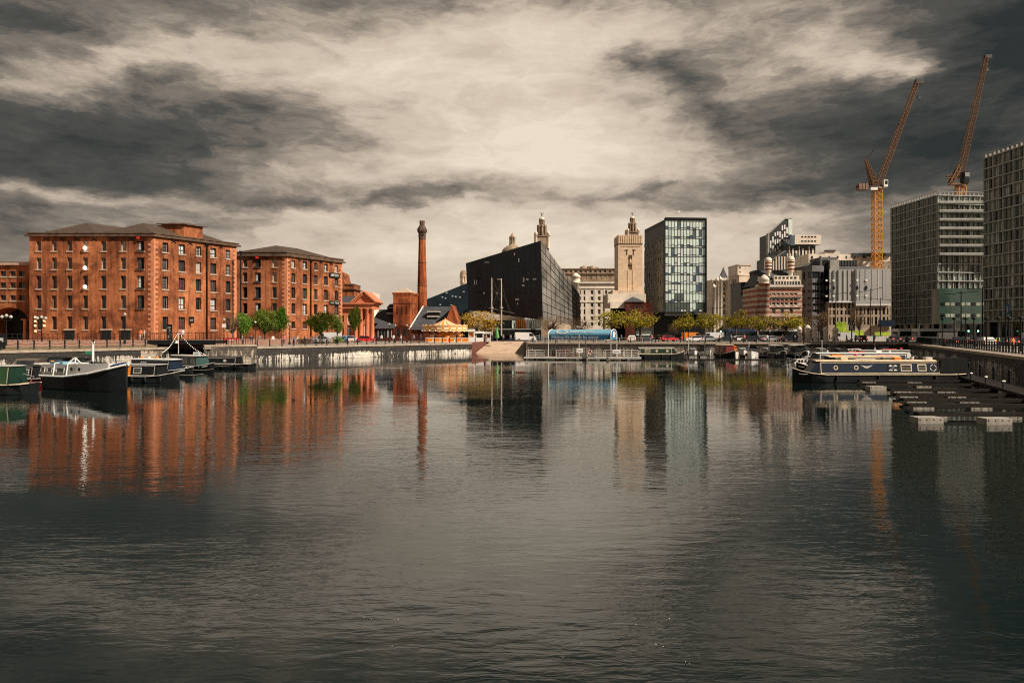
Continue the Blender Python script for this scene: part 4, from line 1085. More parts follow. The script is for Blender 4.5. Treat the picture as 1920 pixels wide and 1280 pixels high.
clock_tower('domed stone tower topped by a green bird, rising behind the pale square tower', 1185.5, 380, .85, 405.5, 0, PORTD)

# stone office blocks left of the pale tower
gmS = (GLASSW, OFFWHITE, BLACKM)
d = 300
b = Bld('mansard_building', 'long stone building with a brown mansard storey between the black building and pale tower', 'building', (X(1110, d), d))
A, B = (X(1040, d), d), (X(1162, d), d)
cols = [(hit(A, B, 1062 + i * 9.2), .95) for i in range(11)]
b.facade(A, B, Q, Z(536, d), cols, [(Z(534, d), Z(529, d))], PORT, 'plain', .3, gmS)
b.facade((A[0], d + .8), (B[0], d + .8), Z(526, d), Z(512, d), [(c, .8) for c, _ in cols], [(Z(524, d), Z(516, d))], PORTD, 'plain', .3, gmS)
b.facade((A[0], d + 2), (B[0], d + 2), Z(512, d), Z(503.5, d), [(c, 1.0) for c, _ in cols], [(Z(510.5, d), Z(506.5, d))], PORTD, 'plain', .3, gmS)
k = MB(); k.box(A[0], B[0], d - .4, d + 2, Z(528, d), Z(526, d)); k.box(A[0], B[0], d + .3, d + 3, Z(513, d), Z(512, d)); k.box(A[0], B[0], d + 1.6, d + 20, Z(503.5, d), Z(502.5, d)); b.part('cornice', k, PORTD)
k = MB(); k.prism([(A[0], d + .9), (B[0], d + .9), (B[0], d + 20), (A[0], d + 20)], Q, Z(512.5, d)); b.part('core', k, PORTD)
for px in (1096, 1112):
    k = MB(); x = X(px, d); k.lathe([(1.6, Z(503, d)), (1.6, Z(500, d)), (1.1, Z(498, d)), (.1, Z(496.5, d))], (x, d + 4, 0), 10); b.part('roof_cupola', k, PORTD)
k = MB(); k.box(X(1103, d), X(1108, d), d + 3, d + 5, Z(503, d), Z(498, d)); k.box(X(1116, d), X(1124, d), d + 3, d + 5, Z(503, d), Z(499.5, d)); b.part('chimney_stack', k, PORTD)
b.done()
d = 262
b = Bld('stone_office_building', 'pale stone office building with rows of windows between the black building and pale tower', 'building', (X(1110, d), d))
A, B = (X(1080, d), d), (X(1160, d), d); ztp = Z(531, d)
cols = [(hit(A, B, p_), 1.0) for p_ in (1086.5, 1097, 1110, 1123.5, 1136, 1148)]
rows = [(Z(y1, d), Z(y0, d)) for y0, y1 in ((544.5, 551.5), (556, 563), (568, 575.5), (579.5, 589), (593, 600), (604, 611))]
b.facade(A, B, Q, ztp, cols, rows, PORTB, 'mull', .35, gmS, sill=None)
k = MB(); k.box(A[0] - .2, B[0], d - .5, d + 14, ztp - .1, ztp + .5); k.box(A[0] - .1, B[0], d - .25, d, Z(541, d), Z(539.5, d)); k.box(A[0] - .1, B[0], d - .25, d, Z(566.5, d), Z(565.5, d)); b.part('cornice', k, PORTB)
k = MB(); k.quad((A[0], d, Q), (A[0], d + 14, Q), (A[0], d + 14, ztp), (A[0], d, ztp)); b.part('side_wall', k, PORTB)
for i in range(5):
    k = MB(); x = A[0] + .1 + i * 3.2; k.box(x, x + .5, d - .12, d, Z(600, d), Z(542, d)); b.part('pilaster', k, PORTB)
k = MB(); cx = X(1080, d); k.lathe([(1.7, Q), (1.7, Z(531, d)), (2.1, Z(530, d)), (1.6, Z(528, d)), (1.5, Z(520, d)), (1.9, Z(519, d)), (1.3, Z(515, d)), (.2, Z(511, d))], (cx, d + 1, 0), 12); b.part('corner_turret', k, PORTB)
b.done()
# pale square tower
d = 207
b = Bld('pale_square_tower', 'tall pale stone ventilation tower with a fluted crown, left of the glass block', 'tower', (X(1182, d), d))
x0, x1 = X(1159, d), X(1204.5, d)
poly = [(x0, d), (x1, d), (x1, d + 7.5), (x0, d + 7.5)]
b.facade((x0, d), (x1, d), Z(546, d), Z(457, d), [((x1 - x0) / 2, 1.05)], [(Z(506, d), Z(478, d))], SANDT, 'blank', .5, (SANDT,), wname='niche')
k = MB(); k.prism([(x0, d + .6), (x1, d + .6), (x1, d + 7.5), (x0, d + 7.5)], Q, Z(457, d)); k.quad((x0, d, Q), (x0, d + .7, Q), (x0, d + .7, Z(457, d)), (x0, d, Z(457, d))); k.quad((x1, d, Q), (x1, d + .7, Q), (x1, d + .7, Z(457, d)), (x1, d, Z(457, d))); b.part('shaft', k, SANDT)
k = MB(); k.prism(offs(poly, -.15), Z(457, d), Z(442, d)); b.part('crown', k, SANDT)
k = MB()
W = x1 - x0
for i in range(11):
    x = x0 + W * (i + .5) / 11; k.box(x - W / 11 * .32, x + W / 11 * .32, d - .12, d + .4, Z(456.5, d), Z(440.5, d))
for i in range(9):
    y = d + 7.5 * (i + .5) / 9
    for xs in (x0 - .12, x1 - .3): k.box(xs, xs + .42, y - .28, y + .28, Z(456.5, d), Z(440.5, d))
b.part('crown_fluting', k, SANDT)
k = MB(); k.box(x0 - .12, x1 + .12, d - .14, d + 7.6, Z(457.5, d), Z(456.6, d)); b.part('string_course', k, CORNICE)
k = MB()
for i in range(15):
    x = x0 + W * (.12 + .76 * i / 14); k.box(x - .12, x + .08, d - .05, d, Z(463.5, d), Z(461.3, d))
b.part('carved_frieze', k, PORTD)
for s_ in (-1, 1):
    k = MB(); x = (x0 + x1) / 2 + s_ * .95; k.box(x - .12, x + .12, d - .1, d, Z(477.5, d), Z(468, d)); k.box(x - .4 + s_ * .1, x + .4 + s_ * .1, d - .12, d - .01, Z(469.3, d), Z(467.8, d)); b.part('carved_relief', k, CORNICE)
k = MB(); xm = (x0 + x1) / 2
k.box(xm - .5, xm + .5, d - .12, d + .45, Z(484.5, d), Z(481.5, d), 1); k.lathe([(.1, Z(496, d)), (.38, Z(494, d)), (.42, Z(489, d)), (.25, Z(485, d))], (xm, d + .2, 0), 8); k.box(xm - .45, xm + .45, d - .15, d + .45, Z(498, d), Z(495, d), 1)
b.part('carved_figure', k, [SANDT, CORNICE])
for s_ in (-1, 1):
    k = MB(); k.box(xm + s_ * .7 - .07, xm + s_ * .7 + .07, d - .1, d, Z(545, d), Z(506, d)); b.part('rib', k, SANDT)
b.facade((X(1137, d), d - 3), (X(1207.5, d), d - 3), Q, Z(552, d), [(hit((X(1137, d), d - 3), (X(1207.5, d), d - 3), p_), .5) for p_ in (1157, 1165, 1169)], [(Z(589, d), Z(582, d))], PORTB, 'plain', .2, gmS)
k = MB()
k.prism([(X(1137, d), d - 2.7), (X(1207.5, d), d - 2.7), (X(1207.5, d), d + 8), (X(1137, d), d + 8)], Q, Z(552, d)); k.prism([(X(1147, d), d - 2), (X(1206, d), d - 2), (X(1206, d), d + 8), (X(1147, d), d + 8)], Z(552.3, d), Z(545, d))
b.part('base', k, PORT)
k = MB()
for x_, y0 in ((1130, 572), (1140, 560)): k.prism([(X(x_, d), d - 5), (X(1175, d), d - 5), (X(1175, d), d - 3.05), (X(x_, d), d - 3.05)], Q, Z(y0 + 7, d))
b.part('lower_base', k, PORTB)
b.done()
# small red brick building at the foot of the tower
d = 200
b = Bld('red_brick_lodge', 'small dark red brick building with a pyramid roof at the foot of the pale tower', 'building', (X(1195, d), d))
A, B = (X(1173, d), d), (X(1207, d), d); zt = Z(566, d)
b.facade(A, B, Q, zt, [(1.3, .6), (2.9, .6), (4.3, .6)], [(Z(579, d), Z(574, d)), (Z(592, d), Z(585, d))], BRICKDK, 'plain', .2, (GLASSD, STONE_TRIM, BLACKM))
b.solid([(A[0], d + .25), (B[0], d + .25), (B[0], d + 6), (A[0], d + 6)], Q, zt - .01, BRICKDK)
k = MB(); hip(k, (A[0] - .3, d - .3), (B[0] + .3, d - .3), (B[0] + .3, d + 6.2), (A[0] - .3, d + 6.2), zt, Z(555, d) - zt, .499); b.part('roof', k, SLATE)
k = MB(); k.prism([(X(1207, d), d + 1), (X(1226, d), d + 1), (X(1226, d), d + 6), (X(1207, d), d + 6)], Q, Z(566.5, d)); b.part('annexe', k, BRICKDK); b.done()

# ------------------------------------------------------------------ glass office block
d0, d1 = 211, 240
b = Bld('glass_office_block', 'tall glass office block with pale panes to the right of the pale tower', 'office block', (X(1280, 211), 211))
A = (X(1208.5, 233), 233); B = (X(1247.5, d0), d0); C_ = (X(1322.5, d0 + 1), d0 + 1)
zt, zb_ = Z(411, d0), Z(585, d0)
Lr = math.hypot(C_[0] - B[0], C_[1] - B[1]); nC, nR_ = 13, 10
ph = (zt - zb_) / nR_ * .985
cols = [(Lr * (i + .5) / nC, Lr / nC - .09) for i in range(nC)]
rows = [(zb_ + .25 + j * ph, zb_ + .25 + (j + 1) * ph - .12) for j in range(nR_)]
rnd = random.Random(11); pat = {}
mm = lambda g_: (g_, BLACKM, BLACKM)
for j in range(nR_):
    for i in range(nC):
        q = rnd.random(); pat[i, j] = GLASSP if q < .7 else (GLASSS if q < .92 else GLASSB)
        if j == 0: pat[i, j] = GLASSG if q < .5 or i < 8 else GLASSP
        if j == 1 and 3 <= i <= 5: pat[i, j] = GLASSG
def split_win(g1, g2, w_, h_, fr):   # pale pane with a darker opening strip under it
    key = ('split', g1.name, g2.name, fr, round(w_, 2), round(h_, 2))
    if key not in _wm:
        k_ = MB(); k_.quad((0, .08, h_ * fr), (w_, .08, h_ * fr), (w_, .08, h_), (0, .08, h_), 0); k_.quad((0, .1, 0), (w_, .1, 0), (w_, .1, h_ * fr), (0, .1, h_ * fr), 1); k_.box(0, w_, .02, .075, h_ * fr - .04, h_ * fr + .04, 2)
        _wm[key] = k_.mesh('window', [g1, g2, BLACKM])
    return _wm[key]
b.facade(B, C_, zb_, zt, cols, rows, DARKM, 'pane', .1, (GLASSP,), pick=lambda i, j: ('pane', (pat[i, j],)))
for q, (nm, me, M, ar, w_, h_, s_, l_) in enumerate(b.wins):
    rr_ = rnd.random()
    if rr_ < .8:
        g_ = me.materials[0]; b.wins[q] = (nm, split_win(g_, rnd.choice((GLASSB, GLASSS, GLASSP)), w_, h_, rnd.choice((.16, .22, .22, .34))), M, ar, w_, h_, s_, l_)
        _ = M
# dark left side with vertical fins
La = math.hypot(B[0] - A[0], B[1] - A[1])
for (nm, me, M, *_) in b.wins[:0]: pass
b.facade(A, B, zb_, Z(429, 222), [(La * (i + .5) / 9, La / 9 - .35) for i in range(9)], [(zb_ + .3 + j * 4.4, zb_ + .3 + j * 4.4 + 4.1) for j in range(5)], DARKM, 'mull', .25, (glass('sky_mottled_glass', (0.30, 0.27, 0.24), 2.2, 0.1, 0.7, 0.3), FRAMEL, BLACKM))  # raised, mottled base colour imitates sky mirrored in these panes
zq = max(z for z in [Z(429, 222)])
k = MB(); dA = (Vector(B) - Vector(A)).normalized(); nn = Vector((dA.y, -dA.x))
k.quad((*A, zq), (*B, zq), (*B, zt), (*A, zt)); k.quad((*C_, zb_), (C_[0] + 1, C_[1] + 20, zb_), (C_[0] + 1, C_[1] + 20, zt), (*C_, zt)); k.add([(*A, zt), (*B, zt), (*C_, zt), (C_[0] + 1, C_[1] + 22, zt), (*A, zb_), (*B, zb_), (*C_, zb_), (C_[0] + 1, C_[1] + 22, zb_)], [(0, 1, 2, 3), (7, 6, 5, 4)])
b.part('shell', k, BLACKM)
k = MB(); rnd = random.Random(3)
for i in range(19):
    q = Vector(A).lerp(Vector(B), (i + .5) / 19) + nn * .18; z_ = zb_ + .2
    while z_ < zt - 5.2:
        h_ = rnd.uniform(3, 6); k.tube((q.x, q.y, z_), (q.x, q.y, min(z_ + h_, zt - 4.6)), .09, n=4); z_ += h_ + rnd.choice((.4, 1.2))
b.part('fins', k, FRAMEL)
k = MB(); k.prism([(B[0] - .1, B[1] - .35), (C_[0] + .3, C_[1] - .35), (C_[0] + .3, C_[1] + .2), (B[0] - .1, B[1] + .2)], zt, zt + .5); k.box(C_[0], C_[0] + .35, C_[1] - .35, C_[1] + .2, zb_, zt); k.box(B[0] - .3, B[0] + .02, B[1] - .3, B[1] + .2, zb_, zt + .3); k.box(B[0] - .2, C_[0], B[1] - .3, B[1] + .1, zb_ - .35, zb_); b.part('frame', k, BLACKM)
k = MB(); k.prism([(X(1226, 215), 215), (X(1322, 214), 214), (X(1322, 214), 232), (X(1226, 215), 232)], Q, zb_ - .36); b.part('podium', k, BLACKM)
k = MB(); k.box(X(1247, 213), X(1300, 213), 212.9, 213.3, zb_ - 1.0, zb_ - .4); b.part('canopy', k, FRAMEL)
b.done(cap=100)

# ------------------------------------------------------------------ middle right cluster
def block(name, label, pxs, ds, ytop, colpx, rowy, wm, style='plain', mats=None, depth=.3, side=None, roofm=None, ww=1.2, pick=None, capn=100, extra=None, back=12):
    """front facade between two photo columns, plus a solid body behind"""
    A, B = (X(pxs[0], ds[0]), ds[0]), (X(pxs[1], ds[1]), ds[1]); zt = Z(ytop, ds[0] if ds[0] < ds[1] else ds[1])
    b = Bld(name, label, 'building', ((A[0] + B[0]) / 2, min(ds)))
    dm = (ds[0] + ds[1]) / 2
    cols = [(hit(A, B, p_), ww) for p_ in colpx]; rows = [(Z(y1, dm), Z(y0, dm)) for y0, y1 in rowy]
    b.facade(A, B, Q, zt, cols, rows, wm, style, depth, mats or gmS, pick=pick)
    v = (Vector(B) - Vector(A)).normalized(); n_ = Vector((-v.y, v.x))
    a2, b2 = Vector(A) + n_ * back, Vector(B) + n_ * back
    m_ = b.mb(wm)
    m_.quad((*B, Q), (*b2, Q), (*b2, zt), (*B, zt)); m_.quad((*a2, Q), (*A, Q), (*A, zt), (*a2, zt)); m_.quad((*b2, Q), (*a2, Q), (*a2, zt), (*b2, zt)); m_.add([(*A, zt), (*B, zt), (*b2, zt), (*a2, zt)], [(0, 1, 2, 3)])
    k = MB(); k.prism(offs([A, B, tuple(b2), tuple(a2)], .2), zt + .003, zt + .4); b.part('parapet', k, roofm or wm)
    if extra: extra(b, A, B, zt, dm)
    b.done(cap=capn)
    return b
def gothic(b, A, B, zt, d):
    cx = X(1357.5, d)
    k = MB(); k.box(cx - 1.6, cx + 1.6, d - .6, d + 3, zt, Z(521, d)); b.part('turret', k, PORTB)
    k = MB(); k.lathe([(2.2, Z(521, d)), (1.1, Z(511, d)), (.1, Z(501, d)), (.05, Z(498, d))], (cx, d + 1, 0), 4, smooth=False, rot=R(45)); b.part('spire', k, SLATE)
    for px, y in ((1338, 531), (1344.5, 519), (1350, 517), (1365, 519)):
        k = MB(); x = X(px, d); k.lathe([(.8, Q), (.8, Z(y + 8, d)), (1, Z(y + 7.5, d)), (.7, Z(y + 5, d)), (.05, Z(y, d))], (x, d - .4, 0), 8); b.part('pinnacle', k, PORTB)
    k = MB(); k.box(A[0] - .4, B[0], d - .5, d, Z(556, d), Z(554, d)); k.box(A[0] - .4, B[0], d - .3, d, Z(536, d), Z(535, d)); b.part('cornice', k, PORTD)
block('ornate_stone_building', 'ornate pale stone building with turrets and a small dark spire', (1336, 1369), (300, 300), 526, [1340, 1346, 1352, 1358, 1364], [(530, 534), (539, 545), (548, 553), (559, 566), (570, 577), (581, 590)], PORTB, 'plain', None, .3, ww=.7, extra=gothic)
def bays(b, A, B, zt, d):
    for px in (1371, 1376.5, 1382):
        k = MB(); x = X(px, d + 1); k.box(x - .35, x + .35, d - .3, d + 1.5, Q, Z(527, d)); b.part('pilaster', k, PORTB)
    k = MB(); k.box(A[0], B[0], A[1] - .6, A[1] + 1, zt - .4, zt); b.part('cornice', k, PORTB)
block('cream_office_building', 'narrow cream office building just right of the ornate stone one', (1367, 1386), (282, 276), 517, [1373.7, 1379.3], [(524, 530), (534, 540), (544, 550), (554, 560), (564, 570), (574, 582)], PORT, 'plain', None, .3, ww=.7, extra=bays)
block('white_slab_building', 'plain white slab building rising above its neighbours right of the cream office', (1383, 1408), (280, 280), 497.5, [1387.5], [(500, 503.5), (509, 511)], PORTB, 'plain', None, .3, ww=.6)
block('green_glass_building', 'small building of greenish glass with black uprights in front of the white slab', (1389, 1405.5), (255, 255), 531, [1392, 1396.5, 1401.5], [(532, 551), (553, 590)], DARKM, 'mull', (GLASSP, BLACKM, BLACKM), .2, ww=.75, pick=lambda i, j: ('mull', (GLASSG if j == 0 else GLASSP, BLACKM, BLACKM)))
block('blue_glass_building', 'building of bluish glass floors beside the striped brick building', (1405.5, 1422), (252, 249), 512, [1409.5, 1416], [(514, 522), (526, 536), (540, 550), (554, 564), (568, 577), (581, 590)], DARKM, 'mull', (GLASSB, BLACKM, BLACKM), .2, ww=1.2)

# striped brick and stone building
d = 189
b = Bld('striped_brick_building', 'ornate building striped in red brick and white stone with tall banded chimneys', 'building', (X(1462, d), d))
A, B = (X(1420, d), d), (X(1504, d), d); ze = Z(538, d)
cols = [(hit(A, B, p_), .9) for p_ in (1436, 1443, 1451, 1459, 1467, 1475, 1484, 1492)]
rows = [(Z(y1, d), Z(y0, d)) for y0, y1 in ((549, 553), (559, 564), (566.5, 572), (577, 588), (594, 604), (608, 620))]
b.facade(A, B, Q, ze, cols, rows, BANDED, 'plain', .3, (GLASSW, WHITE, BLACKM), skip=lambda i, j: j == 3 and i % 2)
m_ = b.mb(BANDED); m_.quad((*A, Q), (A[0], d + 12, Q), (A[0], d + 12, ze), (*A, ze)); m_.quad((*B, Q), (B[0], d + 12, Q), (B[0], d + 12, ze), (*B, ze))
k = MB(); k.box(A[0] - .3, B[0] + .1, d - .5, d + 1, ze, ze + .5); k.box(A[0], B[0], d - .35, d, Z(556.5, d), Z(555.5, d)); k.box(A[0], B[0], d - .35, d, Z(575.5, d), Z(574.5, d)); b.part('cornice', k, PORTB)
k = MB(); k.quad((A[0], d + .4, ze + .5), (B[0], d + .4, ze + .5), (B[0] - .5, d + 5, Z(505, d)), (A[0] + 2, d + 5, Z(505, d))); k.quad((A[0], d + 12, ze + .5), (A[0], d + .4, ze + .5), (A[0] + 2, d + 5, Z(505, d)), (A[0] + 2, d + 9, Z(505, d))); k.box(A[0] + 1, B[0] - .3, d + 4.8, d + 9, Z(505, d) - .4, Z(503.5, d)); b.part('roof', k, SLATE)
k = MB(); xg0, xg1 = X(1453.5, d), X(1503, d); k.box(xg0, xg1, d + .6, d + 5, ze + .5, Z(524, d)); b.part('attic_storey', k, PORTB)
for i in range(9):
    k = MB(); x = xg0 + .35 + i * .72; k.box(x, x + .42, d + .54, d + .6, Z(535, d), Z(527, d)); b.part('attic_window', k, GLASSW)
k = MB(); k.box(X(1455, d), xg1, d + 1.6, d + 4, Z(524, d), Z(516, d)); b.part('upper_attic', k, PORTB)
for i in range(6):
    k = MB(); x = X(1457, d) + i * 1.0; k.box(x, x + .55, d + 1.54, d + 1.6, Z(522, d), Z(518, d)); b.part('attic_window', k, GLASSW)
cx = X(1432.5, d)
k = MB(); k.lathe([(1.35, Q), (1.35, Z(533, d)), (1.6, Z(532.5, d)), (1.6, Z(531.5, d))], (cx, d, 0), 14); b.part('corner_turret', k, BANDED)
k = MB(); k.lathe([(1.3, Z(531.5, d)), (1.25, Z(526, d)), (1.35, Z(525.5, d)), (1.15, Z(521, d)), (.6, Z(517, d)), (.1, Z(514.5, d))], (cx, d, 0), 14); b.part('turret_dome', k, PORTB)
for px, y0 in ((1447.5, 487), (1490.5, 485)):
    cx = X(px, d); k = MB(); zz = Z(516, d); k.lathe([(.55, zz), (.6, Z(509, d)), (.85, Z(507, d)), (.85, Z(505, d))], (cx, d + 3, 0), 10); b.part('chimney_base', k, PORTB)
    n_ = 6; zz = Z(505, d); top_ = Z(y0, d)
    for i in range(n_):
        k = MB(); z0_, z1_ = zz + (top_ - zz) * i / n_, zz + (top_ - zz) * (i + 1) / n_ - .02; r_ = .95 if i % 2 else .8
        k.lathe([(r_, z0_), (r_ + .05, (z0_ + z1_) / 2), (r_, z1_)], (cx, d + 3, 0), 10); b.part('chimney_drum', k, BRICK if i % 2 == 0 else PORTB)
    k = MB(); k.lathe([(1.05, top_), (1.05, top_ + .35), (.6, top_ + .9)], (cx, d + 3, 0), 10); b.part('chimney_cap', k, PORTB)
k = MB()
for j, z_ in enumerate((Z(592, d),)):
    for p_ in (1443, 1459, 1475, 1492):
        x = X(p_, d); k.extr([(x - .8, Z(576, d)), (x + .8, Z(576, d)), (x, Z(571.5, d))], d - .3, d - .02)
b.part('window_gables', k, PORTB)
b.done()

# tall slanted apartment tower
d = 330
b = Bld('slanted_tower', 'tall black and white apartment tower with a slanting top', 'tower', (X(1464, d), d))
x0, x1 = X(1441, d), X(1485, d); rnd = random.Random(9)
def topz(x):
    px = x / d * F + 960; return Z(439 - (px - 1441) * (439 - 411) / (1472 - 1441), d) if px < 1472 else Z(411 + (px - 1472) * 0, d)
m_ = b.mb(DARKM); m_.add([(x0, d, Q), (x1, d, Q), (x1, d, topz(x1)), (X(1472, d), d, topz(X(1472, d))), (x0, d, topz(x0))], [(0, 1, 2, 3, 4)])
m_.add([(x1, d, Q), (x1, d + 12, Q), (x1, d + 12, topz(x1)), (x1, d, topz(x1))], [(0, 1, 2, 3)]); m_.add([(x0, d + 12, Q), (x0, d, Q), (x0, d, topz(x0)), (x0, d + 12, topz(x0))], [(0, 1, 2, 3)])
for i in range(9):
    xa = X(1443.5 + i * 4.4, d); z_ = Z(505, d) + (i % 2) * 1.2
    while z_ + 3 < topz(xa + .3) - .6:
        h_ = rnd.uniform(1.4, 3.4); k = MB(); k.box(xa, xa + .62, d - .12, d, z_, z_ + h_); b.part('white_panel', k, WHITE); z_ += h_ + rnd.uniform(.8, 1.8)
k = MB(); k.box(x0 - .3, x0 + .25, d - .25, d + 2, Q, topz(x0) + .4); k.add([(x0 - .3, d - .3, topz(x0)), (X(1472, d), d - .3, topz(X(1472, d))), (X(1472, d), d - .3, topz(X(1472, d)) + .7), (x0 - .3, d - .3, topz(x0) + .7)], [(0, 1, 2, 3)]); k.box(X(1472, d), x1, d - .3, d + 1, topz(x1), topz(x1) + .5); b.part('edge_frame', k, FRAMEL)
k = MB(); k.box(X(1478, d), x1 + .1, d - .2, d, Z(440, d), topz(x1)); b.part('glazed_corner', k, GLASSP)
b.done()
d = 322
b = Bld('cantilevered_block', 'white box shaped storeys jutting out on top of a striped office tower', 'building', (X(1505, d), d))
k = MB(); k.box(X(1487, d), X(1536, d), d - 2, d + 10, Z(459, d), Z(441.5, d)); b.part('top_box', k, PORTB)
k = MB(); k.box(X(1479, d), X(1487, d), d - 2, d + 8, Z(461, d), Z(443.5, d)); b.part('glass_end', k, GLASSB)
for y0 in (444, 452):
    for i in range(5):
        k = MB(); x = X(1499 + i * 6, d); k.box(x, x + .9, d - 2.05, d - 2, Z(y0 + 2.6, d), Z(y0, d)); b.part('window', k, GLASSD)
k = MB(); k.box(X(1476, d), X(1528, d), d - .5, d + 8, Q, Z(460, d)); b.part('shaft', k, DARKM)
for i in range(8):
    k = MB(); x = X(1478 + i * 6.2, d); k.box(x, x + (.75 if i % 3 else .45), d - .7, d - .5, Z(505, d), Z(462 + (i % 3) * 4, d)); b.part('white_fin', k, PORTB)
b.done()
d = 300
b = Bld('stepped_dark_offices', 'low dark and white stepped offices behind the striped brick building', 'building', (X(1450, d), d))
for i, (xa, xb, yt, mt) in enumerate(((1431, 1446, 486, DARKM), (1440, 1460, 478, DARKM), (1460, 1482, 470, DARKM), (1482, 1504, 486, PORTB), (1504, 1530, 478, PORTB))):
    k = MB(); k.box(X(xa, d), X(xb, d), d + i * .5, d + 8, Q, Z(yt, d)); b.part('block', k, mt)
for i in range(18):
    k = MB(); x = X(1433 + i * 5.3, d); k.box(x, x + .5, d - .1, d - .02, Z(506, d), Z((486, 478, 472, 489, 482)[min(4, i // 4)] + 3, d)); b.part('upright', k, PORTB if i < 11 else GLASSB)
for i in range(6):
    k = MB(); x = X(1506 + i * 4, d); k.box(x, x + .5, d - .12, d, Z(498, d), Z(492, d)); b.part('window', k, GLASSD)
k = MB(); k.tube((X(1448, d), d - .4, Z(487, d)), (X(1472, d), d - .4, Z(470, d)), .15, n=5); b.part('handrail', k, FRAMEL)
b.done()
# curved grey building
d = 192
b = Bld('curved_grey_building', 'curved dark grey office building with long black window slots', 'building', (X(1525, d), d))
pts_ = [(X(1503, d + 4), d + 4), (X(1512, d + 1), d + 1), (X(1523, d), d), (X(1538, d + .6), d + .6), (X(1546, d + 2), d + 2)]
for i in range(4):
    A, B = pts_[i], pts_[i + 1]; L_ = math.dist(A, B)
    rows = [(Z(y1, d), Z(y0, d)) for y0, y1 in ((509, 522), (530, 535), (543, 548), (557, 561.5), (569, 574), (580, 585), (592, 600))]
    cl = [(L_ / 2, L_ * .55)] if i < 2 else [(L_ / 2, L_ * .98)]
    b.facade(A, B, Q, Z(499, d), cl, rows, CONCD, 'plain', .3, (GLASSD, CONCD, BLACKM), skip=lambda ii, j: (i == 0 and j % 2) or (i == 3 and j == 5))
k = MB(); k.prism(pts_ + [(X(1546, d), d + 12), (X(1503, d), d + 14)], Z(499, d), Z(497.5, d)); b.part('parapet', k, CONCD)
k = MB(); k.box(X(1545, d), X(1553, d), d + 2.5, d + 14, Q, Z(491, d)); b.part('rear_core', k, BLACKM)
k = MB(); k.add([(X(1519, d), d + 5, Z(498, d)), (X(1545, d), d + 5, Z(498, d)), (X(1545, d), d + 5, Z(486, d)), (X(1519, d), d + 5, Z(492, d))], [(0, 1, 2, 3)]); b.part('roof_screen', k, CONCD)
b.done()
# pale panelled building with stone lower floors
d = 191
b = Bld('panelled_building', 'pale grey panelled building on stone lower floors behind the yellow crane mast', 'building', (X(1600, d), d))
segs = [((1547, d + 3), (1553, d + .4)), ((1553, d + .4), (1603, d)), ((1603, d - .5), (1668, d - 1.2)), ]
rnd = random.Random(2)
for si, ((pa_, da), (pb_, db)) in enumerate(segs):
    A, B = (X(pa_, da), da), (X(pb_, db), db); L_ = math.dist(A, B); zs_ = Z(565 if si < 2 else 571, d); n_ = max(1, int(L_ / .95))
    cl = [(L_ * (i + .5) / n_, L_ / n_ * (.62 if i % 2 else .36)) for i in range(n_)]
    b.facade(A, B, Q, zs_, cl, [(Z(609, d), Z(594, d)), (Z(590, d), Z(577 if si == 2 else 581, d))] + ([(Z(578, d), Z(568, d))] if si < 2 else []), STONE_TRIM, 'plain', .3, (GLASSW, BLACKM, BLACKM))
    k = MB(); k.prism([(A[0], A[1] - .5), (B[0], B[1] - .5), (B[0], B[1] + 3), (A[0], A[1] + 3)], zs_, Z(505, d)); b.part('panel_wall', k, PANEL)
    k = MB(); k.prism([(A[0], A[1] - .6), (B[0], B[1] - .6), (B[0], B[1] - .45), (A[0], A[1] - .45)], zs_ - .3, zs_ + .05); b.part('panel_edge', k, WHITE)
for px in (1556, 1564, 1572, 1582, 1590, 1597, 1606, 1612, 1622, 1634, 1646, 1655, 1662):
    k = MB(); dd = d - (.53 if px < 1603 else 1.03 + .7 * (px - 1603) / 65); x = X(px, dd); w_ = rnd.choice((.06, .1, .18)); k.box(x, x + w_, dd, dd + .3, Z(563, d), Z(506, d)); b.part('panel_joint', k, OFFWHITE if rnd.random() < .6 else GREYM)
for px in (1549.5, 1563, 1607, 1624):
    for py in (526, 540, 555):
        k = MB(); dd = d - (.5 if px < 1603 else 1.0 + .7 * (px - 1603) / 65); x = X(px, dd); z_ = Z(py, d)
        k.lathe([(.3, 0), (.3, .12)], (0, 0, 0), 8, mi=0); k.v = [(x + v_[0], dd - .02 - v_[2], z_ + v_[1] * (1.9 if py == 540 else .9)) for v_ in k.v]
        b.part('porthole' if py == 540 else 'fixing_disc', k, BLACKM if py == 540 else WHITE)
k = MB(); k.box(X(1547, d), X(1580, d), d + 3, d + 10, Z(507, d), Z(480, d)); b.part('roof_block', k, CONCD)
k = MB(); k.box(X(1552, d), X(1562, d), d + 2.9, d + 3.0, Z(505, d), Z(485, d)); b.part('dark_opening', k, BLACKM)
k = MB(); k.box(X(1563, d), X(1580, d), d + 2, d + 2.9, Z(505, d), Z(486, d)); b.part('service_lift', k, CONC)
k = MB(); k.box(X(1580, d), X(1618, d), d + 3.2, d + 8, Z(505, d), Z(486, d)); b.part('roof_plant', k, BLACKM)
for i in range(11):
    k = MB(); x = X(1586 + i * 2.9, d); k.box(x, x + .12, d + 3.1, d + 3.2, Z(496, d), Z(487, d)); b.part('louvre', k, CONCD)
k = MB(); k.box(X(1580, d), X(1640, d), d + 2, d + 3.1, Z(506, d), Z(498, d)); b.part('parapet', k, CONCD)
k = MB(); k.prism([(X(1548, d), d + 3.2), (X(1668, d), d + 2), (X(1668, d), d + 14), (X(1548, d), d + 14)], Q, Z(506, d)); b.part('core', k, CONCD)
k = MB(); k.box(X(1641, d), X(1668, d), d - 2.8, d - 1.6, Z(612, d), Z(600, d)); b.part('shop_awning', k, NAVY)
b.done()
d = 275
b = Bld('flat_roofed_offices', 'low pale office roofs behind the crane mast and panelled building', 'building', (X(1600, d), d))
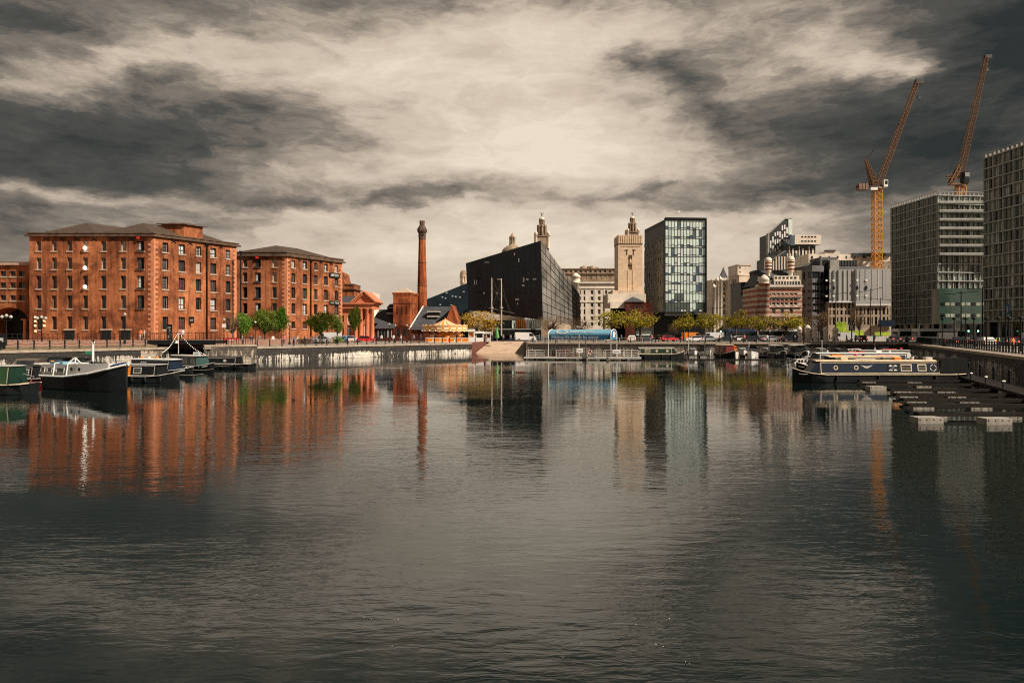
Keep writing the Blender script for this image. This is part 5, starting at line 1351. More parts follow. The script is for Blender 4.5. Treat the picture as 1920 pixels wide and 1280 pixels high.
for i, (xa, xb, yt, mt) in enumerate(((1516, 1552, 476, PORTB), (1548, 1575, 471, PORTB), (1576, 1600, 476, PORTB), (1592, 1672, 480, PORT), (1618, 1672, 490, PORTB))):
    k = MB(); k.box(X(xa, d), X(xb, d), d - (i == 4) * 2 + i * .4, d + 12, Q, Z(yt, d)); b.part('block', k, mt)
k = MB(); k.box(X(1600, d), X(1672, d), d + .4, d + 12, Z(480, d) + .01, Z(474, d)); k.box(X(1549, d), X(1567, d), d, d + 2, Z(471, d), Z(468.5, d)); b.part('roof_edge', k, DARKM)
for i in range(9):
    k = MB(); x = X(1521 + i * 16, d); k.box(x, x + .6, d - .1 - 2 * (i > 5), d, Z(485, d), Z(480, d)); b.part('window', k, GLASSD)
b.done()

# ------------------------------------------------------------------ apartment wings at right
def wing(label, W0, W1, S1, nfl, H, colsW, colsS, seed, fl0=3, green=None):
    b = Bld('apartment_block', label, 'apartment block', W1)
    rnd = random.Random(seed); z0 = Q + 4.4; fh = (H - z0) / nfl
    rows = [(z0 + j * fh + .16, z0 + (j + 1) * fh - .1) for j in range(nfl)]
    LW = math.dist(W0, W1); LS = math.dist(W1, S1)
    pw = {}
    def pk(i, j):
        q = rnd.random(); return ('mull', (GLASSG if q < .42 else (GLASSD if q < .6 else (GLASSG2 if q < .93 else GLASSS)), FRAMEG, BLACKM))
    for (A, B, n_, L_) in ((W0, W1, colsW, LW), (W1, S1, colsS, LS)):
        b.facade(A, B, z0, H, [(L_ * (i + .5) / n_, L_ / n_ - .22) for i in range(n_)], rows, FRAMEG, 'mull', .3, (GLASSG, FRAMEG, BLACKM), pick=pk)
        A3, B3 = Vector((*A, 0)), Vector((*B, 0)); dd = (B3 - A3).normalized(); nn = Vector((dd.y, -dd.x, 0))
        k = MB()
        for j in range(nfl + 1):
            z_ = z0 + j * fh; a, c_ = A3 + nn * .32, B3 + nn * .32
            k.add([A3 + Vector((0, 0, z_ - .12)), B3 + Vector((0, 0, z_ - .12)), c_ + Vector((0, 0, z_ - .12)), a + Vector((0, 0, z_ - .12)), A3 + Vector((0, 0, z_ + .1)), B3 + Vector((0, 0, z_ + .1)), c_ + Vector((0, 0, z_ + .1)), a + Vector((0, 0, z_ + .1))],
                  [(3, 2, 1, 0), (4, 5, 6, 7), (2, 3, 7, 6), (0, 3, 7, 4), (1, 2, 6, 5)])
        b.part('floor_edges', k, FRAMEL)
        k = MB()
        for i in range(0, n_ + 1, 2):
            q = A3 + dd * (L_ * i / n_) + nn * .2; k.tube(q + Vector((0, 0, z0)), q + Vector((0, 0, H)), .07, n=4)
        b.part('uprights', k, FRAMEL)
        for i in range(int(L_ / 3.2)):
            m_ = MB(); q = A3 + dd * (1 + i * 3.2) - nn * .3; m_.tube(q + Vector((0, 0, Q)), q + Vector((0, 0, z0)), .28, n=8); b.part('ground_column', m_, CONC)
        m_ = MB(); m_.quad(A3 - nn * 1.5 + Vector((0, 0, Q)), B3 - nn * 1.5 + Vector((0, 0, Q)), B3 - nn * 1.5 + Vector((0, 0, z0)), A3 - nn * 1.5 + Vector((0, 0, z0)))
        m_.quad(A3 + Vector((0, 0, z0 - .02)), B3 + Vector((0, 0, z0 - .02)), B3 - nn * 1.5 + Vector((0, 0, z0 - .02)), A3 - nn * 1.5 + Vector((0, 0, z0 - .02)))
        b.part('shopfront', m_, GLASSD)
        for i in range(int(L_ / 1.2)):
            q = A3 + dd * (.6 + i * 1.2) + nn * .05; m_ = MB(); m_.box(q.x - .2, q.x + .2, q.y - .12, q.y + .12, H + .1, H + .7); b.part('roof_bracket', m_, CONC)
        m_ = MB(); m_.tube(A3 + nn * .1 + Vector((0, 0, H + 1.0)), B3 + nn * .1 + Vector((0, 0, H + 1.0)), .07, n=4); b.part('roof_rail', m_, FRAMEL)
    D = (S1[0] + W0[0] - W1[0], S1[1] + W0[1] - W1[1])
    k = MB(); k.add([(*W0, H), (*W1, H), (*S1, H), (*D, H)], [(0, 1, 2, 3)]); k.quad((*S1, Q), (*D, Q), (*D, H), (*S1, H)); k.quad((*D, Q), (*W0, Q), (*W0, H), (*D, H)); b.part('roof', k, FRAMEG)
    return b
W0, W1, S1 = (X(1671, 211), 211), (X(1758, 190), 190), (136, 193.5); H1 = Z(366, 190)
b = wing('grey green glazed apartment block with balconies, the farther of two at the right edge', W0, W1, S1, 15, H1, 20, 18, 4)
k = MB()   # balconies' deep floors on the south side
for j in range(8, 15):
    z_ = Q + 4.4 + j * (H1 - Q - 4.4) / 15; k.box(W1[0] - .3, 135, 188.6, 190.2, z_ - .1, z_ + .12)
    k.box(W1[0] - .3, 135, 188.55, 188.62, z_ + .12, z_ + .5)
b.part('balcony_slabs', k, FRAMEL)
k = MB(); x0_ = X(1760, 187); k.prism([(x0_, 187), (x0_ + 17, 187), (x0_ + 17, 189.9), (x0_, 189.9)], Q + 4.4, Z(541, 187)); b.part('green_glass_box', k, glass('bottle_glass', (0.03, 0.062, 0.048), 1.8, 0.12, 0.25, 0.2))
for yy in (567, 588.5):
    for i in range(13):
        k = MB(); xx = x0_ + .4 + i * 1.3; k.box(xx, xx + 1.05, 186.93, 187, Z(yy + 9, 187) + .4, Z(yy, 187)); b.part('office_window', k, GLASSG2 if (i * 7 + int(yy)) % 3 else GLASSD)
b.done()
W0, W1, S1 = (X(1845, 152), 152), (99.5, 116), (132, 119)
b = wing('taller looking dark glazed apartment block cut by the right edge of the picture', W0, W1, S1, 15, Z(298, 152), 26, 14, 6)
b.done()
k = MB(); dd = 139; x = X(1888, dd); so = thing('projecting_sign', 'blue vertical projecting sign with white letters on the dark apartment block', 'sign', (x, dd, Z(580, dd)))
kk = MB(); kk.box(-.35, .35, -.12, .12, -.95, .95); kk.box(.3, 2.3, -.05, .05, .4, .5); kk.build('board', BLUE, so)
kk = MB()
for i in range(4): kk.box(-.12, .14, -.14, -.121, -.5 + i * .28, -.32 + i * .28); 
kk.build('lettering', WHITE, so)

# ------------------------------------------------------------------ tower cranes
def lattice(k, p0, p1, w0, w1, seg, r, mi=0, up=Vector((0, 1, 0))):
    p0, p1 = Vector(p0), Vector(p1); d = (p1 - p0).normalized(); a = d.cross(up).normalized(); c = d.cross(a).normalized()
    def cn(t, i):
        w_ = (w0 + (w1 - w0) * t) / 2; sx, sy = ((-1, -1), (1, -1), (1, 1), (-1, 1))[i]
        return p0.lerp(p1, t) + a * sx * w_ + c * sy * w_
    for i in range(4): k.tube(cn(0, i), cn(1, i), r, n=4, mi=mi, smooth=False)
    for s_ in range(seg):
        t0, t1 = s_ / seg, (s_ + 1) / seg
        for i in range(4):
            j = (i + 1) % 4; k.tube(cn(t0, i), cn(t1, j) if s_ % 2 else cn(t1, j), r * .6, n=3, mi=mi, cap=False, smooth=False); k.tube(cn(t0, j), cn(t1, i), r * .6, n=3, mi=mi, cap=False, smooth=False); k.tube(cn(t1, i), cn(t1, j), r * .6, n=3, mi=mi, cap=False, smooth=False)
d = 238
cr = thing('tower_crane', 'yellow luffing tower crane standing clear of the rooftops, the left of the two', 'crane', (X(1644.5, d), d, Q))
cx = X(1644.5, d); zs = Z(357, d)
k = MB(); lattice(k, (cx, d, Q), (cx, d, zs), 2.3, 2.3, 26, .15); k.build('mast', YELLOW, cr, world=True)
k = MB(); k.lathe([(1.5, zs), (1.7, zs + .3), (1.7, zs + .8), (1.2, zs + 1)], (cx, d, 0), 14); k.build('slewing_ring', YELLOWD, cr, world=True)
k = MB(); k.box(X(1608, d), X(1661, d), d - 1, d + 1, zs + 1, zs + 1.35); k.build('deck', DARKM, cr, world=True)
k = MB()
for i in range(3): k.box(X(1608 + i * 6, d), X(1612.8 + i * 6, d), d - 1.2, d + 1.2, zs + .1, zs + 2.0)
k.build('counterweight', mat('crane_ballast', (0.25, 0.16, 0.12), .9), cr, world=True)
k = MB(); k.box(X(1653, d), X(1660.5, d), d - 1.6, d + .4, zs + .9, zs + 3.1, 0); k.box(X(1655, d), X(1659.6, d), d - 1.65, d - 1.6, zs + 1.7, zs + 2.8, 1); k.build('cab', [WHITE, GLASSD], cr, world=True)
k = MB(); k.box(X(1628, d), X(1641, d), d - 1.7, d - 1.5, zs - .2, zs + .7); k.build('banner', WHITE, cr, world=True)
at_ = Vector((X(1623.5, d), d, Z(300, d)))
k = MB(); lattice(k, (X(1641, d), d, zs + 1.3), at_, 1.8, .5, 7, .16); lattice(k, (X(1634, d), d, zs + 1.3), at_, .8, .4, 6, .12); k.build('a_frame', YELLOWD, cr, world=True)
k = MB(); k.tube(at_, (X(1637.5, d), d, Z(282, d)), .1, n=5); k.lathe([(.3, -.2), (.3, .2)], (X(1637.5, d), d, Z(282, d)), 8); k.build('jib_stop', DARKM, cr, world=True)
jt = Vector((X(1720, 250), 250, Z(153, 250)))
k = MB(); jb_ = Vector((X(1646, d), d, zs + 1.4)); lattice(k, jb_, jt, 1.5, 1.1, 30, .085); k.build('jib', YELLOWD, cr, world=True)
k = MB(); k.box(jt.x - .6, jt.x + 1.9, jt.y - .8, jt.y + .8, jt.z - .9, jt.z + .6); k.build('jib_head', DARKM, cr, world=True)
k = MB(); k.tube(at_, jb_.lerp(jt, .62), .05, n=4); k.tube(jb_.lerp(jt, .62), jb_.lerp(jt, .97) + Vector((-.5, 0, .4)), .05, n=4); k.build('pendant_cable', BLACKM, cr, world=True)
k = MB(); hx = jt + Vector((.6, 0, -5)); k.tube(jt + Vector((.6, 0, 0)), hx, .04, n=4); k.box(hx.x - .45, hx.x + .45, hx.y - .3, hx.y + .3, hx.z - 1.2, hx.z); k.tube(hx + Vector((0, 0, -1.2)), hx + Vector((.3, 0, -1.8)), .12, n=5); k.build('hook_block', DARKM, cr, world=True)
d = 262
c2 = thing('tower_crane', 'yellow luffing tower crane rising from behind the apartment block, the right of the two', 'crane', (X(1799, d), d, Q))
cx = X(1801, d); zs = Z(352, d)
k = MB(); lattice(k, (cx, d, Q), (cx, d, zs), 2.6, 2.6, 26, .16); k.build('mast', YELLOW, c2, world=True)
k = MB(); k.lathe([(1.6, zs), (1.8, zs + .3), (1.8, zs + .9)], (cx, d, 0), 14); k.box(X(1780, d), X(1813, d), d - 1.1, d + 1.1, zs + .9, zs + 1.3); k.build('slewing_ring', YELLOWD, c2, world=True)
k = MB(); k.box(X(1803, d), X(1812, d), d - 1.6, d + 1, zs + 1.3, zs + 5.4, 0); k.box(X(1804, d), X(1812.5, d), d - 1.7, d - .4, Z(333, d), Z(325, d), 1); k.build('machinery_house', [BLACKM, GREYM], c2, world=True)
k = MB(); lattice(k, (X(1782, d), d, zs + 1.4), (X(1800, d), d, zs + 8), 1.2, 1.0, 4, .2); lattice(k, (X(1774, d), d, Z(332, d)), (X(1800, d), d, Z(331, d)), .8, 1.0, 4, .15); k.tube((X(1775, d), d, Z(332, d)), (X(1787, d), d, zs + 2), .09, n=4); k.build('counter_frame', YELLOWD, c2, world=True)
k = MB(); j0, j1 = Vector((X(1799, d), d, zs + 3.4)), Vector((X(1849, 278), 278, Z(107, 278))); lattice(k, j0, j1, 1.8, 1.3, 34, .085); k.build('jib', YELLOWD, c2, world=True)
k = MB(); k.box(j1.x - .5, j1.x + 1.8, j1.y - .8, j1.y + .8, j1.z - .6, j1.z + .6); k.build('jib_head', DARKM, c2, world=True)
k = MB(); k.tube((X(1779.5, d), d, Z(325, d)), j0.lerp(j1, .64), .055, n=4); k.tube(j0.lerp(j1, .64), j1 + Vector((-.6, 0, .2)), .05, n=4); k.build('pendant_cable', BLACKM, c2, world=True)
k = MB(); hx = j1 + Vector((.4, 0, -4.2)); k.tube(j1, hx, .04, n=4); k.box(hx.x - .5, hx.x + .5, hx.y - .3, hx.y + .3, hx.z - 1.3, hx.z); k.build('hook_block', DARKM, c2, world=True)

# seagull in flight
d = 90; o = thing('seagull', 'white gull with dark wing tips flying above the glass office block', 'bird', (X(1271, d), d, Z(398.5, d)))
k = MB(); k.lathe([(.01, -.24), (.06, -.15), (.075, 0), (.05, .14), (.045, .2), (.01, .26)], (0, 0, 0), 8); k.v = [(v[2] * .9, v[0], v[1] + v[2] * .5) for v in k.v]; k.build('body', WHITE, o)
for s_ in (-1, 1):
    k = MB(); 
    w0 = [(-.05, 0, .0), (.09, 0, .03), (.12 + s_ * .2, .0, .12 + s_ * .17), (.0 + s_ * .22, .0, .10 + s_ * .19), (.08 + s_ * .42, 0, .08 + s_ * .3)]
    k.add([w0[0], w0[1], w0[2], w0[3]] + [(p[0], .03, p[2] - .02) for p in w0[:4]], [(0, 1, 2, 3), (7, 6, 5, 4), (0, 4, 5, 1), (1, 5, 6, 2), (3, 7, 4, 0)], 0)
    k.add([w0[3], w0[2], w0[4], (w0[4][0], .02, w0[4][2] - .015)], [(0, 1, 2), (0, 1, 3)], 1); k.build('wing', [WHITE, DARKM], o)
# ------------------------------------------------------------------ trees
def leafball(k, c, r, n, s, rnd, flat=.8):
    for _ in range(n):
        while True:
            v = Vector((rnd.uniform(-1, 1), rnd.uniform(-1, 1), rnd.uniform(-1, 1)))
            if .15 < v.length < 1: break
        p = c + Vector((v.x * r, v.y * r, v.z * r * flat))
        a = Vector((rnd.gauss(0, 1), rnd.gauss(0, 1), rnd.gauss(0, .6))).normalized(); b_ = a.orthogonal().normalized(); t = s * rnd.uniform(.6, 1.3)
        k.add([p - a * t, p + b_ * t * .6, p + a * t, p - b_ * t * .6], [(0, 1, 2, 3)])
def make_tree(name, label, leaf, seed, H=6.5, W=6.0, clear=1.9, nclump=36, per=110, s=.17, cr=.24, twigs=14, flat=.75, off=None):
    rnd = random.Random(seed); t = thing(name, label, 'tree', (0, 0, 0))
    k = MB(); top = Vector((rnd.uniform(-.3, .3), rnd.uniform(-.3, .3), clear + (H - clear) * .45))
    k.tube((0, 0, -.2), (top.x * .5, top.y * .5, clear), .2, .14, 8); k.tube((top.x * .5, top.y * .5, clear), top, .14, .07, 7)
    cl = []; cz = (clear * .85 + H) / 2; rz = (H - clear * .85) / 2
    for i in range(nclump):
        while True:
            v = Vector((rnd.uniform(-1, 1), rnd.uniform(-1, 1), rnd.uniform(-1, 1)))
            if .45 < v.length < 1: break
        if v.z < 0: v.z *= .75
        cl.append(Vector((v.x * W / 2 * .8, v.y * W / 2 * .8, cz + v.z * rz * .8)))
    for i in range(twigs):
        c = cl[i % len(cl)]; f = Vector((top.x * .5, top.y * .5, clear * rnd.uniform(.85, 1.25))); m = f.lerp(c, .5) + Vector((0, 0, .15))
        k.tube(f, m, .07, .045, 5); k.tube(m, c, .045, .015, 4)
    k.build('trunk', BARK, t)
    k = MB()
    for c in cl: leafball(k, c, W * cr * rnd.uniform(.5, 1.05), int(per * rnd.uniform(.6, 1.2)), s, rnd, flat)
    leafball(k, Vector((0, 0, cz)), W * .36, int(per * 1.5), s, rnd, rz / (W * .42) * .8)
    k.build('crown', leaf, t, fix=False)
    return t
def place_tree(base, px, ytop, wpx, d, label, group, gz=Q, H=6.5, W=6.0, first=[]):
    h = Z(ytop, d) - gz; w_ = wpx / F * d * 1.28
    sc_ = (w_ / W, w_ / W, h / H)
    if base.name not in first:
        first.append(base.name); o = base; o.location = (X(px, d), d, gz); o.scale = sc_; o['label'] = label; o['group'] = group
    else: o = dup(base, (X(px, d), d, gz), random.uniform(0, 6), label, group, sc_)
    return o
TG = make_tree('leafy_tree', '-', LEAFG, 1); TB = make_tree('leafy_tree', '-', LEAFB, 2); TO = make_tree('street_tree', '-', LEAFO, 3, nclump=26, per=60, clear=2.6)
TY = make_tree('ochre_tree', '-', LEAFY, 4, nclump=42, per=85, clear=1.0, s=.13); TN = make_tree('bare_tree', '-', LEAFN, 5, nclump=34, per=34, s=.10, twigs=34, clear=2.0)
TO2 = make_tree('street_tree', '-', LEAFO, 13, nclump=22, per=70, clear=2.8, cr=.28)
gL, gR = 'trees in front of the brick warehouses', 'street trees along the far quay'
place_tree(TN, 436, 584, 34, 126, 'brownish thin tree beside the red stall, leftmost tree on the quay', gL, 2.4)
place_tree(TB, 456, 584, 28, 128, 'bright green tree just right of the red stall at the large warehouse corner', gL, 2.3)
place_tree(TG, 497, 577, 42, 130, 'round olive green tree in front of the smaller warehouse, left of a brighter green tree', gL)
place_tree(TB, 524, 573, 34, 134, 'bright light green tree against the corner of the smaller warehouse', gL)
place_tree(TG, 600, 582, 50, 140, 'broad olive green tree before the sunlit side of the smaller warehouse', gL)
place_tree(TG, 633, 588, 20, 146, 'small slim tree above the clipped green bush', gL)
place_tree(TG, 665, 571, 22, 150, 'tall slim young tree in front of the terracotta portico', gL)
place_tree(TY, 897, 580, 66, 180, 'bushy ochre tree between the carousel and the black faceted building', gR)
place_tree(TN, 1034, 588, 60, 178, 'leafless brown tree below the prow of the black faceted building', gR)
place_tree(TN, 1086, 592, 46, 182, 'leafless brown tree behind the left part of the blue canopy', gR)
place_tree(TO, 1147, 580, 56, 176, 'yellow green tree standing behind the right end of the blue canopy', gR)
place_tree(TO2, 1201, 582, 60, 178, 'yellow green tree in front of the small dark red brick building', gR)
for i, (px, yt, w_) in enumerate(((1282, 588, 42), (1331, 585, 46), (1379, 582, 52), (1424, 589, 42), (1474, 586, 56))):
    place_tree(TO if i % 2 else TO2, px, yt, w_, 180, ('yellow green street tree under the glass office block', 'yellow green street tree just right of the glass office block', 'yellow green street tree below the cream office building',
        'small yellow green street tree left of the striped brick building', 'wide yellow green street tree below the striped brick building')[i], gR)
place_tree(TN, 1536, 580, 52, 184, 'leafless brown tree behind the stone gate piers', gR)
place_tree(TN, 1611, 574, 36, 182, 'bare dark branched tree behind the black and white totem sign', gR)
place_tree(TN, 1264, 602, 22, 190, 'small pale bare tree in the shade under the glass office block', gR)
k = MB(); rnd = random.Random(8); d = 148
for i in range(26): leafball(k, Vector((rnd.uniform(-1.05, 1.05), rnd.uniform(-.8, .8), rnd.uniform(.35, 1.25))), .42, 70, .08, rnd)
o = k.build('clipped_bush', LEAFB, fix=False); o.location = (X(634.5, d), d, Q); tag(o, 'clipped round green bush beside the parked cars at the smaller warehouse', 'bush')

# ------------------------------------------------------------------ bollards, chains, railings, lamps
def bollard_mesh():
    k = MB(); k.lathe([(.13, 0), (.13, .1), (.095, .14), (.085, .85), (.12, .9), (.12, .97), (.06, 1.05), (.01, 1.06)], (0, 0, 0), 8); return k.mesh('bollard', BLACKM)
BM = bollard_mesh()
def chain_mesh(L_):
    k = MB()
    for h in (.8, .42):
        pr = None
        for i in range(9):
            t = i / 8; p = Vector((t * L_, 0, h - .16 * (1 - (2 * t - 1) ** 2)))
            if pr is not None: k.tube(pr, p, .032, n=4)
            pr = p
    return k.mesh('chain', BLACKM)
def march(pts_, sp):
    out = []; carry = 0
    for a, b_ in zip(pts_, pts_[1:]):
        a, b_ = Vector(a), Vector(b_); L_ = (b_ - a).length; t = carry
        while t < L_: out.append(a.lerp(b_, t / L_)); t += sp
        carry = t - L_
    return out
def bollard_run(pts_, sp, z, label, group, chains=False, clabel=None, h=1.0):
    ps = march(pts_, sp); cm = chain_mesh(1.0) if chains else None
    for i, p in enumerate(ps):
        o = bpy.data.objects.new('quay_post', BM); COL.objects.link(o); o.location = (p.x, p.y, z(p) if callable(z) else z); o.scale = (1, 1, h); tag(o, label, 'bollard', group)
        if chains and i + 1 < len(ps):
            q = ps[i + 1]; zz = z(p) if callable(z) else z; dz = (z(q) if callable(z) else z) - zz
            c = bpy.data.objects.new('chain', cm); COL.objects.link(c); v = q - p; c.location = (p.x, p.y, zz); c.scale = (v.length, 1, 1); c.rotation_euler = (0, -math.atan2(dz, v.length), math.atan2(v.y, v.x)); tag(c, clabel, 'chain', group.replace('posts', 'chains'))
off_ = 1.7
def inl(pts_, e):
    r_ = []
    for i, p in enumerate(pts_):
        a, b_ = Vector(pts_[max(0, i - 1)]), Vector(pts_[min(len(pts_) - 1, i + 1)]); d_ = (b_ - a).normalized(); n_ = Vector((-d_.y, d_.x)); r_.append((p[0] + n_.x * e, p[1] + n_.y * e))
    return r_
bollard_run(inl([(-76, 58), (-62, 88), (-56, 99.5), (-51.6, 107.8)], 1.5), 1.95, Q + .06, 'black post of the double chain fence along the left quay before the large warehouse', 'chain fence posts on the left quay', True, 'black double chain hung between posts on the left quay', 1.12)
bollard_run(inl([(-44.4, 109.6), (-39, 113), (-9.6, 154.4)], 1.3), 2.3, Q + .03, 'black post on the quay edge below the trees and smaller warehouse', 'quay edge posts before the smaller warehouse')
bollard_run([(4.5, 159.3), (79, 151.6)], 2.6, Q + .03, 'black post on the far quay edge behind the small boats', 'quay edge posts on the far quay')
bollard_run([(81.6, 149), (66.2, 111), (47.8, 65)], 1.35, Q + .03, 'black post in the dense row along the right hand quay edge', 'dense posts on the right hand quay', h=1.15)

def railing(name, label, pts_, sp, z, h=1.1, bars=2, m=BLACKM):
    t = thing(name, label, 'railing', (pts_[0][0], pts_[0][1], z)); k = MB()
    for p in march(pts_, sp): k.tube((p.x, p.y, z), (p.x, p.y, z + h), .045, n=5)
    k.build('posts', m, t, world=True); k = MB()
    for a, b_ in zip(pts_, pts_[1:]):
        for i in range(bars): zz = z + h * (i + 1) / bars - .04; k.tube((*a, zz), (*b_, zz), .03, n=4)
    k.build('rails', m, t, world=True)
railing('railing', 'black railing on the terrace in front of the large warehouse', [(-72.5, 104), (-62.5, 112), (-55.2, 117)], .62, TZ)
railing('railing', 'black railing along the pale kerb right of the lock footbridge', [(-44.6, 111.2), (-43.2, 115.5), (-42, 120)], .6, 2.5)

# footbridge over the lock opening
b = thing('footbridge', 'dark footbridge with railing crossing the lock opening', 'bridge', (-49.5, 112, 3))
k = MB(); k.box(-54.4, -44.2, 110.4, 115, 2.75, 3.2); k.box(-54.4, -44.2, 110.3, 110.39, 2.6, 3.28); b.location = (-49.5, 112, 3); k.build('deck', BLACKM, b, world=True)
k = MB()
for i in range(18): x = -54.2 + i * .58; k.tube((x, 110.5, 3.2), (x, 110.5, 4.35), .035, n=4)
k.box(-54.3, -44.3, 110.46, 110.54, 4.33, 4.4); k.box(-54.3, -44.3, 110.47, 110.53, 3.45, 3.5); k.build('railing', BLACKM, b, world=True)
k = MB(); k.box(-53.6, -46.4, 116.2, 116.6, -1, 2.9)
for i in range(9): k.box(-53.4 + i * .8, -53.25 + i * .8, 116.1, 116.2, -1, 2.9)
tag(k.build('lock_gate', BLACKM), 'black timber lock gate in the dark opening under the footbridge', 'gate')
# festoon of bulbs on both sides of a pole
apex = P(334.5, 108.3, 622); b = thing('festoon_pole', 'slim pole with a lamp standing in the lock opening between strings of bulbs', 'pole', (apex.x, apex.y, 0))
k = MB(); k.tube((apex.x, apex.y, -.5), apex, .07, .05, 8); k.build('pole', OFFWHITE, b, world=True)
k = MB(); q = P(331, 108.2, 642); k.lathe([(.3, q.z - .1), (.2, q.z + .1), (.06, q.z + .3)], (q.x, q.y, 0), 10); k.tube((apex.x, apex.y, q.z + .25), (q.x, q.y, q.z + .28), .03); k.build('lamp_shade', OFFWHITE, b, world=True)
for (px, py, lb) in ((305, 660, 'string of white bulbs sloping down left of the lock pole'), (384, 664, 'string of white bulbs sloping down right of the lock pole')):
    e = P(px, 107.6, py); t = thing('string_lights', lb, 'string lights', tuple(apex)); n_ = 17; k = MB(); bb = MB(); pr = apex
    for i in range(1, n_ + 1):
        f = i / n_; p = apex.lerp(e, f) - Vector((0, 0, .45 * math.sin(math.pi * f))); k.tube(pr, p, .02, n=4); pr = p
        bb.lathe([(.02, -.09), (.05, -.06), (.052, 0), (.02, .05)], tuple(p - Vector((0, 0, .04))), 7)
    k.build('cable', BLACKM, t, world=True); o = bb.build('bulbs', BULB, t, world=True)

def globe_lamp(label, px, d, ytop, gz, arms=0, group=None):
    x = X(px, d); zt = Z(ytop, d); t = thing('globe_lamp', label, 'street lamp', (x, d, gz), 0, group); h = zt - gz; k = MB()
    k.lathe([(.2, 0), (.2, .3), (.11, .5), (.08, 1.2), (.055, h - .6), (.09, h - .52), (.05, h - .4)], (0, 0, 0), 8)
    for i in range(arms):
        a = math.pi * i + .2; k.tube((0, 0, h - .9), (.55 * math.cos(a), .3 * math.sin(a), h - .75), .04); k.tube((.55 * math.cos(a), .3 * math.sin(a), h - .75), (.55 * math.cos(a), .3 * math.sin(a), h - .55), .04)
    k.build('column', BLACKM, t)
    for i in range(arms + 1):
        a = math.pi * i + .2; p = (0, 0, h - .2) if i == arms else (.55 * math.cos(a), .3 * math.sin(a), h - .35)
        k = MB(); k.lathe([(.06, -.2), (.2, -.1), (.23, .03), (.14, .17), (.03, .24)], p, 10); k.build('globe', PANEL, t)
for i, (px, d, yt, gz, arms, lb) in enumerate(((12, 96, 589, Q, 2, 'black multi globe lamp at the far left edge before the arch'), (78, 104, 592, 2.6, 2, 'black multi globe lamp left of the chain fence middle'), (234, 108, 587, 2.8, 0, 'tall single globe lamp before the large warehouse near its corner'),
        (420, 122, 597, 2.4, 0, 'single globe lamp with a white notice at the red stall'), (478.5, 126, 602, Q, 0, 'globe lamp among the trees left of the smaller warehouse'), (543, 134, 606, Q, 0, 'black lamp at the lit corner of the smaller warehouse'),
        (604, 140, 604, Q, 0, 'globe lamp in front of the broad tree beside the parked cars'), (652, 146, 606, Q, 0, 'dark globe lamp left of the portico columns'), (730, 156, 606, Q, 0, 'globe lamp before the left wing of the pump house'),
        (741, 158, 608, Q, 0, 'globe lamp at the foot of the pump house tower'), (763, 160, 608, Q, 0, 'globe lamp between the pump house tower and the carousel'), (909, 170, 597, Q, 0, 'black lamp post in front of the ochre tree'))):
    globe_lamp(lb, px, d, yt, gz, arms, 'globe lamps along the left quay')
k = MB(); x = X(420, 121.8); k.box(x - .3, x + .35, 121.7, 121.75, Z(614, 121.8), Z(607, 121.8)); o = k.build('notice', WHITE); tag(o, 'white notice fixed to the lamp post by the red stall', 'notice')

def tall_lamp(label, px, d, ytop, ang_, gz=Q, L_=2.6):
    x = X(px, d); h = Z(ytop, d) - gz; t = thing('tall_street_lamp', label, 'street lamp', (x, d, gz), 0, 'tall street lamps along the road'); k = MB(); k.tube((0, 0, 0), (0, 0, h), .13, .07, 8); k.lathe([(.2, 0), (.2, .8), (.13, .9)], (0, 0, 0), 8); k.build('column', BLACKM, t)
    for s_ in (-1, 1):
        e = Vector((s_ * L_, 0, s_ * L_ * ang_)); k = MB(); k.tube((0, 0, h - .4), Vector((0, 0, h - .4)) + e, .06, .04, 6); k.build('arm', BLACKM, t)
        k = MB(); c = Vector((0, 0, h - .4)) + e; k.box(c.x - .45, c.x + .45, -.16, .16, c.z - .06, c.z + .08); k.build('lamp_head', DARKM, t)
for a in (('slender double armed street lamp left of the glass block far behind the cars', 1336, 186, 575, .05), ('double armed street lamp in front of the striped brick building', 1418, 185, 572, .05), ('double armed street lamp at the left edge of the panelled building', 1567, 186, 548, .12), ('double armed street lamp rising before the middle of the panelled building', 1632, 182, 541, .2),
          ('double armed street lamp at the right end of the panelled building', 1651, 184, 558, -.08), ('double armed street lamp before the left part of the farther apartment block', 1719, 160, 552, .1), ('double armed street lamp before the green glass box of the apartment block', 1802, 138, 545, .1), ('double armed street lamp in front of the gap between apartment blocks', 1842, 150, 537, .05), ('tall street lamp near the right edge of the picture', 1886, 112, 535, .06)):
    tall_lamp(*a)
# plain dark masts and flag poles on the right quay
for i, px in enumerate((1738, 1759, 1779, 1793, 1815, 1835, 1853, 1873, 1905)):
    d = 120 - i * 5; k = MB(); x = X(px, d); k.tube((0, 0, 0), (0, 0, Z(600, d) - Q), .1, .08, 8); k.lathe([(.05, 0), (.28, .12), (.32, .3), (.12, .42)], (0, 0, Z(600, d) - Q), 10)
    o = k.build('mushroom_lamp', BLACKM); o.location = (x + 2.5, d, Q); tag(o, 'black mushroom topped lamp on the right hand quay', 'street lamp', 'mushroom lamps on the right hand quay')
def traffic_light(label, px, d, col, py):
    x = X(px, d); t = thing('traffic_light', label, 'traffic light', (x, d, Q)); k = MB(); k.tube((0, 0, 0), (0, 0, 3.2), .07, n=8); k.build('pole', BLACKM, t)
    h = Z(py, d) - Q; k = MB(); k.box(-.22, .22, -.15, .15, h - .25, h + .85); k.build('housing', BLACKM, t)
    k = MB(); k.lathe([(.17, 0), (.17, .03)], (0, 0, 0), 10); k.v = [(v[0], -.16 - v[2], h + v[1]) for v in k.v]; k.build('lens', col, t)
traffic_light('traffic light showing green, left of two near the apartment block', 1815, 150, LAMPG, 620.5)
traffic_light('traffic light showing green, right of two near the apartment block', 1833, 150, LAMPG, 620.5)
